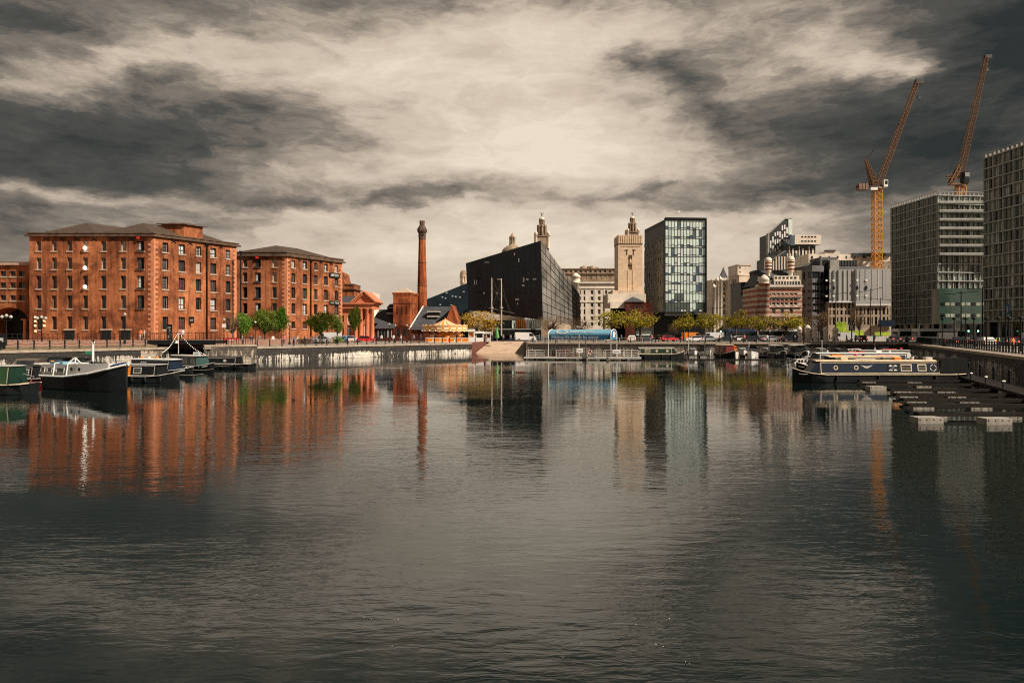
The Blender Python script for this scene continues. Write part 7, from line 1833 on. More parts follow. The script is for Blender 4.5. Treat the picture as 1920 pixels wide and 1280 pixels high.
d = 160; t = thing('advertising_panel', 'small white framed advertising panel left of the larger one by the apartment block', 'sign', (X(1727, d), d, Q)); zz = Z(614, d) - Q; k = MB(); k.tube((0, 0, 0), (0, 0, zz - .6), .08); k.box(-.4, .4, -.1, .1, zz - .7, zz + .7); k.build('frame', WHITE, t); k = MB(); k.box(-.3, .3, -.13, -.101, zz - .5, zz + .6); k.build('poster', GLASSD, t)
# ------------------------------------------------------------------ boats
def hull_loft(k, secs, mi=0):
    """secs: (x, half width at deck, half width at water, z deck, z bottom)"""
    rows = []
    for x, wd, ww, zd, zb_ in secs: rows.append([(x, -wd, zd), (x, -ww, .05), (x, -ww * .7, zb_), (x, ww * .7, zb_), (x, ww, .05), (x, wd, zd)])
    n = 6; vs = [p for r in rows for p in r]
    k.add(vs, [(i * n + j, i * n + j + 1, (i + 1) * n + j + 1, (i + 1) * n + j) for i in range(len(rows) - 1) for j in range(n - 1)], mi)
    k.add(vs, [tuple(range(n)), tuple((len(rows) - 1) * n + j for j in range(n - 1, -1, -1))], mi)
    for i in range(len(rows) - 1): k.add([rows[i][0], rows[i][5], rows[i + 1][5], rows[i + 1][0]], [(0, 1, 2, 3)], mi)
def dress(t, L_, W, zd, seed):
    rnd = random.Random(seed)
    for s_ in (-1, 1):
        for f in (.22, .5, .74):
            x = L_ * (f + rnd.uniform(-.05, .05)); k = MB(); k.tube((x, s_ * (W + .09), zd - .12), (x, s_ * (W + .09), zd - .5), .075, n=7); k.tube((x, s_ * (W - .02), zd + .05), (x, s_ * (W + .09), zd - .12), .018, n=4); k.build('fender', RUBBER if rnd.random() < .6 else OFFWHITE, t)
    k = MB()
    for x, e in ((L_ * .9, 1), (.3, 1)):
        pr = Vector((x, .3, zd + .15))
        for i in range(1, 6): q = Vector((x + e * .35 * i, .3 + .3 * i, zd + .15 - .12 * math.sin(math.pi * i / 5))); k.tube(pr, q, .022, n=4); pr = q
    k.build('mooring_rope', ROPE, t)
def narrowboat(label, loc, rot, L_, hullm, cabm, trimm, roofm, c0, c1, feats=(), canopy=None, cabh=1.05, group='narrowboats moored in the dock', foredeck=None, stripe=None):
    t = thing('narrowboat', label, 'boat', loc, R(rot), group); W = 1.02; zd = .72
    k = MB(); hull_loft(k, [(0, .55, .3, zd + .12, -.3), (.5, .9, .7, zd + .06, -.4), (1.4, W, W, zd, -.45), (L_ - 2.6, W, W, zd, -.45), (L_ - 1.4, W * .85, W * .72, zd + .12, -.45), (L_ - .5, W * .45, W * .3, zd + .34, -.4), (L_, .06, .04, zd + .55, -.2)]); k.build('hull', hullm, t)
    k = MB()
    for s_ in (-1, 1):
        pts_ = [(0, .57, zd + .1), (.5, .92, zd + .04), (1.4, W + .02, zd - .02), (L_ - 2.6, W + .02, zd - .02), (L_ - 1.4, W * .87, zd + .1), (L_ - .5, W * .47, zd + .32), (L_ + .02, .04, zd + .53)]
        for a, b_ in zip(pts_, pts_[1:]): k.tube((a[0], s_ * a[1], a[2]), (b_[0], s_ * b_[1], b_[2]), .045, n=6)
    k.build('rubbing_strake', trimm, t)
    wb, wt = W - .12, W - .3; z0, z1 = zd, zd + cabh
    k = MB(); k.add([(c0, -wb, z0), (c1, -wb, z0), (c1, wb, z0), (c0, wb, z0), (c0 + .05, -wt, z1), (c1 - .12, -wt, z1), (c1 - .12, wt, z1), (c0 + .05, wt, z1)], [(0, 1, 5, 4), (1, 2, 6, 5), (2, 3, 7, 6), (3, 0, 4, 7), (4, 5, 6, 7)]); k.build('cabin', cabm, t)
    k = MB(); k.extr([(-wt - .06, z1), (wt + .06, z1), (wt * .5, z1 + .1), (-wt * .5, z1 + .1)], c0 - .05, c1 + .1, M=Matrix(((0, 1, 0, 0), (1, 0, 0, 0), (0, 0, 1, 0), (0, 0, 0, 1)))); k.build('roof', roofm, t)
    def side(s_, x, f, off=.012):   # point on the cabin side
        y = wb + (wt - wb) * f + off; return Vector((x, s_ * y, z0 + (z1 - z0) * f))
    def rect(k, s_, x0, x1, f0, f1, off=.012, mi=0): k.quad(side(s_, x0, f0, off), side(s_, x1, f0, off), side(s_, x1, f1, off), side(s_, x0, f1, off), mi)
    def frame(k, s_, x0, x1, f0, f1, th=.05, off=.014, mi=0):
        tf = th / cabh; rect(k, s_, x0, x1, f0, f0 + tf, off, mi); rect(k, s_, x0, x1, f1 - tf, f1, off, mi); rect(k, s_, x0, x0 + th, f0 + tf, f1 - tf, off, mi); rect(k, s_, x1 - th, x1, f0 + tf, f1 - tf, off, mi)
    k = MB()
    for s_ in (-1, 1): frame(k, s_, c0 + .15, c1 - .25, .07, .93, .055)
    k.build('coach_line', trimm, t, fix=False)
    for s_ in (-1, 1):
        for ft in feats:
            ty, u = ft[0], ft[1]; k = MB()
            if ty == 'port':
                for r_, mi, of in ((.2, 1, .02), (.12, 0, .028)):
                    k.add([side(s_, u + r_ * math.cos(a), .52 + r_ / cabh * math.sin(a), of) for a in [i * math.pi / 7 for i in range(14)]], [tuple(range(14))], mi)
                k.build('porthole', [ft[2] if len(ft) > 2 else GLASSD, trimm], t, fix=False)
            elif ty == 'win':
                w_ = ft[2]; rect(k, s_, u, u + w_, .25, .78, .02, 1); rect(k, s_, u + .08, u + w_ - .08, .33, .70, .028, 0); rect(k, s_, u + .1, u + w_ - .1, .5, .52, .032, 1); k.build('window', [GLASSW, trimm], t, fix=False)
            elif ty == 'panel':
                w_ = ft[2]; rect(k, s_, u, u + w_, .14, .86, .018, 1)
                for q_ in (.66, .34):
                    for i in range(7):
                        if i == 3: continue
                        rect(k, s_, u + w_ * (.12 + i * .11), u + w_ * (.2 + i * .11), q_ - .06, q_ + .07 * (1 if i % 2 else .6), .024, 0)
                rect(k, s_, u + w_ * .4, u + w_ * .62, .47, .53, .024, 2); k.build('name_panel', [WHITE, BLACKM, BLUEL], t, fix=False)
            elif ty == 'wings':
                for e in (-1, 1):
                    for i in range(3): k.add([side(s_, u, .62 - i * .05, .02), side(s_, u + e * (.55 - i * .12), .72 - i * .06, .02), side(s_, u + e * (.42 - i * .1), .64 - i * .06, .02), side(s_, u, .56 - i * .05, .02)], [(0, 1, 2, 3)])
                for i in range(4): rect(k, s_, u - .2 + i * .11, u - .12 + i * .11, .5, .62, .024)
                k.build('winged_emblem', OFFWHITE, t, fix=False)
            elif ty == 'ring':
                for i in range(16):
                    if i % 4 == 0: continue
                    a0, a1 = i * math.pi / 8, (i + 1) * math.pi / 8; k.add([side(s_, u + r_ * math.cos(a), .5 + r_ / cabh * math.sin(a), .022) for r_, a in ((.3, a0), (.3, a1), (.24, a1), (.24, a0))], [(0, 1, 2, 3)])
                k.build('painted_ring', trimm, t, fix=False)
            elif ty == 'door':
                rect(k, s_, u, u + .7, .0, .95, .02, 0); k.build('side_door', ft[2], t, fix=False)
    dress(t, L_, W, zd, int(L_ * 10) + len(feats))
    if canopy:
        x0, x1, m_ = canopy; k = MB(); k.extr([(x0, zd), (x1, zd), (x1 - .08, z1 + .28), (x0 + .25, z1 + .32)], -W + .1, W - .1); k.build('stern_cover', m_, t)
    else:
        k = MB(); k.tube((.5, 0, zd), (.1, 0, zd + .55), .03); k.tube((.1, 0, zd + .55), (1.0, 0, zd + .75), .03); k.build('tiller', GREYM, t)
    if foredeck:
        k = MB(); k.add([(c1 - .05, -wb * .95, zd), (L_ - 1.2, -W * .7, zd + .1), (L_ - 1.2, W * .7, zd + .1), (c1 - .05, wb * .95, zd), (c1 - .05, -wt, z1), (c1 - .05, wt, z1)], [(0, 1, 4), (3, 5, 2), (1, 2, 5, 4)]); k.build('cratch_cover', foredeck, t)
    if stripe:
        k = MB()
        for s_ in (-1, 1): k.add([(L_ - 1.6, s_ * (W * .86 + .03), zd + .02), (L_ - .5, s_ * (W * .46 + .03), zd + .24), (L_ - .5, s_ * (W * .42 + .03), zd - .0), (L_ - 1.6, s_ * (W * .84 + .03), zd - .22)], [(0, 1, 2, 3)])
        k.build('bow_flash', stripe, t, fix=False)
    return t
def roofbits(t, L0, L1, z, seed, mats_):
    rnd = random.Random(seed); x = L0
    while x < L1:
        k = MB(); q = rnd.random(); m_ = rnd.choice(mats_)
        if q < .35: w_ = rnd.uniform(.5, 1.1); k.box(x, x + w_, -.3, .25, 0, rnd.uniform(.1, .25)); nm = 'roof_box'
        elif q < .6: w_ = .4; k.lathe([(.14, 0), (.17, .22), (.15, .24)], (x + .2, rnd.uniform(-.3, .3), 0), 10); nm = 'planter'
        elif q < .75: w_ = 1.8; k.tube((x, .2, .06), (x + 1.8, .3, .06), .04); k.box(x, x + 1.7, -.35, -.15, 0, .04); nm = 'plank'
        else: w_ = .3; k.lathe([(.1, 0), (.1, .1), (.16, .14), (.02, .2)], (x + .1, 0, 0), 8); nm = 'roof_vent'
        k.v = [(v[0], v[1], v[2] + z) for v in k.v]; k.build(nm, m_, t); x += w_ + rnd.uniform(.4, 1.2)

def cruiser(label, loc, rot, L_, hullm, topm, canm=None, zs=1.0, stripe=None, group='motor cruisers moored in the dock', name='motor_cruiser'):
    t = thing(name, label, 'boat', loc, R(rot), group); W = L_ * .16 + .15
    k = MB(); hull_loft(k, [(0, W * .9, W * .8, .7 * zs, -.25), (L_ * .4, W, W * .85, .75 * zs, -.3), (L_ * .75, W * .8, W * .5, .92 * zs, -.3), (L_ * .93, W * .35, W * .15, 1.05 * zs, -.2), (L_, .05, .03, 1.12 * zs, .1)]); k.build('hull', hullm, t)
    z = .78 * zs; k = MB(); k.add([(L_ * .18, -W * .8, z), (L_ * .78, -W * .55, z + .1), (L_ * .78, W * .55, z + .1), (L_ * .18, W * .8, z), (L_ * .22, -W * .68, z + .7), (L_ * .62, -W * .55, z + .62), (L_ * .62, W * .55, z + .62), (L_ * .22, W * .68, z + .7)], [(0, 1, 5, 4), (1, 2, 6, 5), (2, 3, 7, 6), (3, 0, 4, 7), (4, 5, 6, 7)]); k.build('cabin', topm, t)
    for s_ in (-1, 1):
        for f in (.26, .40, .52):
            k = MB(); x0, x1 = L_ * f, L_ * (f + .1)
            def y(x, zf): wb_ = W * (.8 + (.55 - .8) * (x / L_ - .18) / .6); wt_ = W * (.68 + (.55 - .68) * (x / L_ - .22) / .4); return s_ * (wb_ + (wt_ - wb_) * zf + .03)
            k.quad((x0, y(x0, .35), z + .28), (x1, y(x1, .35), z + .3), (x1 - .1, y(x1, .8), z + .54), (x0, y(x0, .8), z + .56)); k.build('cabin_window', GLASSD, t, fix=False)
    k = MB(); k.quad((L_ * .79, -W * .48, z + .16), (L_ * .79, W * .48, z + .16), (L_ * .635, W * .5, z + .58), (L_ * .635, -W * .5, z + .58)); k.build('windscreen', GLASSW, t)
    if canm:
        k = MB(); k.add([(.1, -W * .8, z), (L_ * .25, -W * .75, z + .1), (L_ * .25, W * .75, z + .1), (.1, W * .8, z), (.4, -W * .6, z + 1.25), (L_ * .35, -W * .55, z + 1.2), (L_ * .35, W * .55, z + 1.2), (.4, W * .6, z + 1.25)], [(0, 1, 5, 4), (1, 2, 6, 5), (2, 3, 7, 6), (3, 0, 4, 7), (4, 5, 6, 7)]); k.build('canopy', canm, t)
        for s_ in (-1, 1):
            k = MB(); k.quad((.45, s_ * (W * .77), z + .35), (L_ * .27, s_ * W * .73, z + .4), (L_ * .3, s_ * W * .63, z + 1.0), (.55, s_ * W * .66, z + 1.0)); k.build('canopy_window', GLASSW, t, fix=False)
    k = MB()
    for s_ in (-1, 1): k.tube((L_ * .78, s_ * W * .7, .95 * zs), (L_ * .8, s_ * W * .62, .95 * zs + .5), .02, n=5); k.tube((L_ * .8, s_ * W * .62, .95 * zs + .5), (L_ * .98, s_ * .05, 1.1 * zs + .5), .02, n=5)
    k.tube((L_ * .98, 0, 1.08 * zs), (L_ * .98, 0, 1.1 * zs + .5), .02, n=5); k.build('bow_rail', GREYM, t)
    dress(t, L_, W, .75 * zs, int(L_ * 10))
    return t
# --- right side: front navy narrowboat lies side on, bow to the left
d = 66.5; xb_, xs_ = X(1497, d - 1.5), X(1806, d + .5); L_ = xs_ - xb_
def uu(px): return xs_ - X(px, d - 1)
nb = narrowboat('long navy narrowboat with cream lined panels and portholes, nearest boat on the right', (xs_, d + .3, 0), 181.5, L_, BLACKM, NAVY, CREAM, CREAM, uu(1769), uu(1534),
    [('port', uu(1568), BLACKM), ('port', uu(1607)), ('wings', uu(1627)), ('panel', uu(1687), .95), ('win', uu(1713), 1.0), ('win', uu(1741), .8), ('ring', uu(1754))], canopy=(.15, uu(1766), BLACKM), cabh=1.16, foredeck=NAVY, stripe=NAVY)
roofbits(nb, uu(1760), uu(1545), 2.0, 3, [CREAM, ORANGEP, BLACKM, TIMBER, OFFWHITE])
d = 73; xs_ = X(1712, d); L_ = xs_ - X(1508, d)
n2 = narrowboat('cream roofed narrowboat with red and orange clutter, second boat from the front on the right', (xs_, d, 0), 180.5, L_, BLACKM, NAVY, CREAM, CREAM, 1.6, L_ - 2.2, [('port', 3), ('port', 5), ('win', 7, 1.0)], cabh=1.32, foredeck=BLACKM)
roofbits(n2, 2, L_ - 3, 2.12, 5, [CREAM, RED, RED, ORANGEP, BLACKM])
d = 80; xs_ = X(1722, d); L_ = xs_ - X(1493, d)
n3 = narrowboat('white roofed grey narrowboat, third from the front on the right', (xs_, d, 0), 180, L_, BLACKM, DARKM, WHITE, WHITE, 1.6, L_ - 2, [('port', 3), ('port', 6), ('port', 9)], cabh=1.45, foredeck=BLACKM)
roofbits(n3, 3, L_ - 6, 2.28, 6, [WHITE, RED, OFFWHITE])
k = MB(); k.lathe([(.3, -.03), (.33, 0), (.3, .03)], (0, 0, 0), 14); k.v = [(v[0], v[2], v[1]) for v in k.v]; o = k.build('satellite_dish', WHITE); o.location = (X(1703, 84), 84, Z(666.5, 84)); tag(o, 'round white dish above the sterns of the right hand narrowboats', 'satellite dish')
d = 96; xs_ = X(1722, d); L_ = 9.5
n4 = narrowboat('grey roofed narrowboat moored behind the white roofed one', (xs_, d, 0), 180, L_, BLACKM, DARKM, OFFWHITE, PANEL, 1.4, L_ - 1.6, [('port', 3), ('port', 5)], cabh=1.35)
roofbits(n4, 2, L_ - 3, 2.2, 9, [WHITE, RED, TIMBER])
cruiser('white cruiser with a dark windscreen frame left of the dark topped cruiser', (X(1546, 92), 92, 0), 182, 3.8, WHITE, PANEL, None, 1.1)
cruiser('dark topped cruiser just behind the narrowboats on the right', (X(1592, 100), 100, 0), 180, 5.2, WHITE, DARKM, BLACKM, 1.2)
cruiser('small pale cruiser whose bow shows left of the narrowboats', (X(1522, 86), 86.5, 0), 196, 3.2, PANEL, OFFWHITE, None, .9)
# far row along the far quay
d = 126; L_ = 8.4
narrowboat('dark green narrowboat moored right of the blue canopied pontoon', (X(1190, d), d, 0), 0, L_, BLACKM, GREEN, CREAM, OFFWHITE, .6, 6.4, [('win', 1.6, .9), ('port', 3.6, PANEL), ('port', 5.4, PANEL)], cabh=1.05, foredeck=BLACKM)
d = 128
narrowboat('short narrowboat with a burgundy front and cream windowed side in the far row', (X(1343, d + 4), d + 4, 0), -72, 5.6, BLACKM, mat('burgundy_paint', (.12, .01, .015), .4), CREAM, CREAM, .8, 4.2, [('win', 1.2, .7), ('win', 2.6, .7)], cabh=1.5)
cruiser('small boat under a bright orange cover in the far row', (X(1374, d + 3), d + 3, 0), -100, 4.2, WHITE, ORANGEP, ORANGEP, 1.0)
cruiser('dark hulled boat with a dark canopy and pale windows in the far row', (X(1413, d + 3), d + 3, 0), -112, 5.2, WHITE, BLACKM, BLACKM, 1.1)
narrowboat('narrowboat seen bow on with a pale wheelhouse in the far row', (X(1446, d + 7), d + 7, 0), -93, 7.5, BLACKM, BLACKM, WHITE, OFFWHITE, .8, 5.2, [('win', 1.2, .8)], cabh=1.35, stripe=WHITE)
narrowboat('narrowboat seen bow on with white bow bands, rightmost of the far row', (X(1483, d + 5), d + 5, 0), -92, 7.5, BLACKM, BLACKM, WHITE, OFFWHITE, .8, 5.2, [('win', 1.2, .8)], cabh=1.45, stripe=WHITE)
cruiser('pale grey cruiser half hidden between the bow on narrowboats', (X(1462, d + 9), d + 9, 0), -88, 5, WHITE, PANEL, BLACKM, 1.1)
ks = [(1296, 137, -95, 4.2, WHITE, PANEL, 'small white cruiser between the green narrowboat and the burgundy boat'), (1312, 139, -80, 4.6, WHITE, DARKM, 'small dark topped cruiser left of the burgundy boat'),
      (1389, 139, -100, 4.4, WHITE, OFFWHITE, 'pale cruiser peeping between the orange covered boat and the dark canopied boat'), (1430, 138, -85, 4.6, DARKM, PANEL, 'grey cruiser right of the dark canopied boat'),
      (1500, 136, -95, 4.6, WHITE, DARKM, 'white hulled cruiser right of the bow on narrowboats'), (1530, 139, -90, 5.0, WHITE, PANEL, 'pale cruiser by the far wall below the gate piers'), (1556, 140, -80, 4.6, DARKM, DARKM, 'dark cruiser by the far wall below the gate piers'),
      (1622, 132, 184, 5.4, WHITE, OFFWHITE, 'white cruiser by the far wall beyond the narrowboat roofs'), (1668, 118, 178, 5.4, WHITE, DARKM, 'dark topped cruiser close to the corner of the quays')]
for px, dd_, ro, L_, hm_, tm_, lb in ks: cruiser(lb, (X(px, dd_), dd_, 0), ro, L_, hm_, tm_, BLACKM if tm_ is DARKM else None, 1.05)
for i, px in enumerate((1291, 1321, 1369, 1404, 1459, 1507, 1541, 1640)):
    k = MB(); h = (3.2, 2.6, 3.6, 2.4, 3.4, 4.2, 2.8, 3.0)[i]; k.tube((0, 0, -.4), (0, 0, h), .09, .07, 7); k.lathe([(.12, h), (.12, h + .1), (.02, h + .2)], (0, 0, 0), 7); o = k.build('mooring_pile', (OFFWHITE, TIMBER, BLACKM)[i % 3]); o.location = (X(px, 134), 134, 0); tag(o, 'slim mooring pile standing in the water among the far row of boats', 'pile', 'mooring piles in the far row')
def pontoon(label, p0, p1, w_=1.0, floats=(0.1, .5, .9), zt=.42, group='floating pontoons among the boats', name='finger_pontoon'):
    p0, p1 = Vector(p0), Vector(p1); v = p1 - p0; L_ = v.length; t = thing(name, label, 'pontoon', (p0.x, p0.y, 0), math.atan2(v.y, v.x), group)
    k = MB(); n = max(2, int(L_ / .9))
    for i in range(n): k.box(L_ * i / n + .01, L_ * (i + 1) / n - .01, -w_ / 2, w_ / 2, zt - .05, zt + random.uniform(-.006, .006))
    k.box(0, L_, -w_ / 2 - .05, -w_ / 2 - .002, zt - .16, zt + .03); k.box(0, L_, w_ / 2 + .002, w_ / 2 + .05, zt - .16, zt + .03); k.build('deck', DECKD, t)
    for f in floats:
        k = MB(); x = min(max(L_ * f, .8), L_ - .8); k.box(x - .58, x + .58, -w_ / 2 - .12, w_ / 2 + .12, -.25, zt - .17)
        for e in (-.4, 0, .4): k.box(x + e - .04, x + e + .04, -w_ / 2 - .14, -w_ / 2 - .121, .08, .14)
        k.build('float', FLOAT, t)
    return t
for i, (pxa, pxb, d) in enumerate(((1283, 1326, 131), (1352, 1362, 131), (1380, 1395, 131), (1424, 1436, 131), (1455, 1472, 131))):
    pontoon('short low pontoon between boats of the far row', (X(pxa, d), d), (X(pxb, d) + .3, d), .9, (.3, .75), .38, 'short pontoons in the far row')
pontoon('long thin pontoon lying in front of the far row of small boats', (X(1283, 118), 118), (X(1492, 118), 119), .35, (.02, .35, .7, .98), .12, None, 'floating_boom')
# right hand marina walkway and fingers
WK0, WK1 = Vector((27.5, 32)), Vector((49.5, 88))
t = pontoon('long floating walkway beside the right hand quay wall with dark posts', tuple(WK0), tuple(WK1), 1.7, (.05, .2, .35, .5, .65, .8, .95), .5, None, 'floating_walkway')
for i in range(12):
    p = WK0.lerp(WK1, (i + .5) / 12) + Vector((.95, -.35)); k = MB(); k.tube((0, 0, -.6), (0, 0, 1.5), .11, n=8); k.lathe([(.14, 1.45), (.14, 1.55), (.02, 1.62)], (0, 0, 0), 8); o = k.build('mooring_post', BLACKM); o.location = (p.x, p.y, 0); tag(o, 'dark mooring post along the right hand floating walkway', 'post', 'mooring posts along the walkway')
for i in range(7):
    p = WK0.lerp(WK1, .36 + i * .09) - Vector((.6, -.2)); t = thing('service_pedestal', 'small dark service pedestal with a white light on the right hand walkway', 'pedestal', (p.x, p.y, .5), 0, 'service pedestals on the walkway'); k = MB(); k.box(-.08, .08, -.08, .08, 0, .5); k.build('post', DARKM, t); k = MB(); k.box(-.07, .07, -.07, .07, .5, .56); k.build('light', BULB, t)
FD = [(1603, 70.5), (1609, 64.8), (1620, 60.2), (1667, 54.6), (1677, 50.4), (1690, 46.6), (1700, 43.2), (1718, 38.6)]
for i, (px, d) in enumerate(FD):
    xw = WK0.x + (WK1.x - WK0.x) * (d - WK0.y) / (WK1.y - WK0.y) - .8
    pontoon('grey finger pontoon with pale concrete floats, number %s counted from the narrowboats' % ('one', 'two', 'three', 'four', 'five', 'six', 'seven', 'eight')[i], (X(px, d), d), (xw, d - .5), .5, (.04, .5) if i < 7 else (.04, .55), .3, 'finger pontoons at right')
for i, (px, d) in enumerate(((1642, 57.2), (1737, 36.6), (1864, 36.2))):
    k = MB(); k.box(-.62, .62, -.4, .4, -.3, .3)
    for e in (-.5, -.17, .17, .5): k.box(e - .03, e + .03, -.42, -.401, .2, .25)
    o = k.build('concrete_float', FLOAT); o.location = (X(px, d), d, 0); tag(o, ('pale concrete float at the tip of the third finger pontoon', 'pale concrete float nearest the viewpoint', 'pale concrete float right of the nearest one')[i], 'float', 'loose concrete floats')

# blue canopied landing pontoon
d = 119; t = thing('canopied_pontoon', 'landing pontoon with a barrel shaped blue canopy', 'pontoon', (X(985, 121), 121, 0), R(-8)); L_ = 18.6
k = MB(); k.box(0, L_, -1.6, 1.6, .32, .45); k.box(-.05, L_ + .05, -1.7, -1.601, .2, .5); k.build('deck', OFFWHITE, t)
for i in range(11): k = MB(); k.box(.6 + i * 1.65, 1.6 + i * 1.65, -1.5, 1.4, -.3, .31); k.build('float', BLACKM if i % 2 else FLOAT, t)
for (x0, x1, y_) in ((.3, 3.2, -1.4), (5.2, 8.0, -1.4), (10.2, 13.0, -1.4), (15.8, 18.3, -1.4), (.3, 18.3, 1.5)):
    k = MB(); n = max(2, int((x1 - x0) / 1.1))
    for i in range(n + 1): x = x0 + (x1 - x0) * i / n; k.tube((x, y_, .45), (x, y_, 1.5), .04, n=6)
    for z_ in (.75, 1.1, 1.5): k.tube((x0, y_, z_), (x1, y_, z_), .035, n=6)
    k.build('railing', OFFWHITE, t)
cp0 = Vector((X(1028, 121.5), 121.5)); t = thing('canopy_shelter', 'blue and pale blue barrel canopy lettered Making life better by water', 'canopy', (cp0.x, cp0.y, .45), R(-24)); Lc, Wc = 10.6, 3.4
hz, top = Z(636, 120) - .45, Z(617.5, 120) - .45; zm = Z(627.5, 120) - .45
arc = [(0, hz), (0, zm)] + [(Wc / 2 - Wc / 2 * math.cos(a), zm + (top - zm) * math.sin(a)) for a in [math.pi * i / 12 for i in range(1, 12)]] + [(Wc, zm), (Wc, hz)]
k = MB()
for i in range(len(arc) - 1):
    (y0, z0), (y1, z1) = arc[i], arc[i + 1]; k.quad((0, y0, z0), (Lc, y0, z0), (Lc, y1, z1), (0, y1, z1), 0 if i in (0, len(arc) - 2) else 1)
k.add([(0, y, z) for y, z in arc], [tuple(range(len(arc)))], 0); k.add([(Lc, y, z) for y, z in arc], [tuple(range(len(arc)))], 0); k.build('canvas', [BLUE, BLUEL], t, fix=False)
k = MB()
for x in (0, Lc * .5, Lc):
    for y in (0, Wc): k.tube((x, y, 0), (x, y, zm), .07, n=8)
k.build('posts', OFFWHITE, t); k = MB()
for x in (0, Lc):
    for (y0, z0), (y1, z1) in zip(arc, arc[1:]): k.tube((x, y0, z0), (x, y1, z1), .08, n=6)
k.build('edge_tubes', WHITE, t)
for txt, size, px_, y_, z_, tilt in (('Making life better by water', .74, 4.6, -.05, (hz + zm) / 2 - .05, 90), ('Canal & River Trust', .5, 5.7, .28, zm + .48, 50)):
    o = bpy.data.objects.new('lettering', text_mesh(txt, size, WHITE)); COL.objects.link(o); o.parent = t; o.location = (px_, y_, z_); o.rotation_euler = (R(tilt), 0, 0)
    if tilt != 90: o.location = (px_, .2, zm + .52)
k = MB()
for i in range(20):
    a0, a1 = 2 * math.pi * i / 20, 2 * math.pi * (i + 1) / 20
    if i in (4, 5): continue
    w0, w1 = 1.0, .62
    def pp(a, r): y = .30 + .16 * r * math.sin(a); return (2.35 + 1.1 * r * math.cos(a), y - .14, zm + .52 + .36 * r * math.sin(a))
    k.quad(pp(a0, 1), pp(a1, 1), pp(a1, .62), pp(a0, .62))
k.build('swan_arch_emblem', WHITE, t, fix=False)
k = MB(); k.box(Lc + .02, Lc + .05, Wc * .35, Wc * .6, hz + .35, zm + .5); k.box(Lc + .02, Lc + .05, Wc * .42, Wc * .75, zm + .1, zm + .3); k.build('end_emblem', WHITE, t)
for (px, py, d_, w_, h_, lb, tx) in ((1087, 657, 118.3, 1.0, .7, 'white information sign on the rail under the blue canopy', 0), (1156, 659, 116.4, 1.25, .62, 'white sign with dark writing on the rail right of the blue canopy', 1)):
    s_ = thing('rail_sign', lb, 'sign', (X(px, d_), d_, Z(py, d_))); k = MB(); k.box(-w_ / 2, w_ / 2, -.04, .04, -h_ / 2, h_ / 2); k.build('board', WHITE, s_); k = MB()
    for i in range(4): k.box(-w_ * .3 + i * w_ * .16, -w_ * .2 + i * w_ * .16, -.055, -.041, -.08, .04)
    k.build('lettering', BLACKM, s_)
k = MB(); 
for i in range(16):
    a0, a1 = 2 * math.pi * i / 16, 2 * math.pi * (i + 1) / 16; k.tube((.3 * math.cos(a0), 0, .3 * math.sin(a0)), (.3 * math.cos(a1), 0, .3 * math.sin(a1)), .085, n=8, mi=(i // 2) % 2)
o = k.build('lifebuoy', [WHITE, RED]); o.location = (X(1105.5, 118), 117.6, Z(660, 118)); tag(o, 'red and white lifebuoy hung on the pontoon rail', 'lifebuoy')
cruiser('small red brown open boat tied up behind the canopied pontoon', (X(1078, 126), 126, 0), 180, 4.0, TIMBERR, TIMBERR, None, 1.2, name='small_boat', group=None)
for i, (px, d_) in enumerate(((1000, 155.5), (1012, 155.4), (1160, 142), (1176, 142))):
    pass
railing('railing', 'pale handrail along the far quay edge above the blue canopied pontoon', [(3.6, 158.2), (30, 155.5)], 1.6, Q + .03, 1.05, 2, OFFWHITE)

# --- left side boats
bow, st = P(238, 55.5), P(93, 60); v = bow - st; L_ = v.length; rot = math.atan2(v.y, v.x)
t = thing('steel_barge', 'black hulled barge with a grey cabin and white rubbing strake, largest boat at left', 'boat', (st.x, st.y, 0), rot, None)
k = MB(); secs = [(0, .75, .5, 1.15, -.3), (.6, 1.1, .95, 1.1, -.4), (L_ * .4, 1.25, 1.2, 1.12, -.5), (L_ * .7, 1.15, 1.05, 1.45, -.5), (L_ * .88, .75, .6, 1.85, -.4), (L_ - .15, .2, .12, 2.15, -.2), (L_, .08, .05, 2.2, .1)]
hull_loft(k, secs); k.build('hull', BLACKM, t)
k = MB()
for s_ in (-1, 1):
    for a, b_ in zip(secs, secs[1:]): k.tube((a[0], s_ * (a[1] + .02), a[3] - .02), (b_[0], s_ * (b_[1] + .02), b_[3] - .02), .1, n=6)
k.build('rubbing_strake', WHITE, t)
k = MB(); cz = 1.12; cb = 2.15
k.add([(.1, -.95, cz), (L_ * .52, -1.05, cz), (L_ * .86, -.6, cz + .6), (L_ * .86, .6, cz + .6), (L_ * .52, 1.05, cz), (.1, .95, cz), (.25, -.75, cb - .1), (L_ * .52, -.85, cb), (L_ * .84, -.42, cb + .12), (L_ * .84, .42, cb + .12), (L_ * .52, .85, cb), (.25, .75, cb - .1)],
      [(0, 1, 7, 6), (1, 2, 8, 7), (2, 3, 9, 8), (3, 4, 10, 9), (4, 5, 11, 10), (5, 0, 6, 11), (6, 7, 10, 11), (7, 8, 9, 10)]); k.build('cabin', PANEL, t)
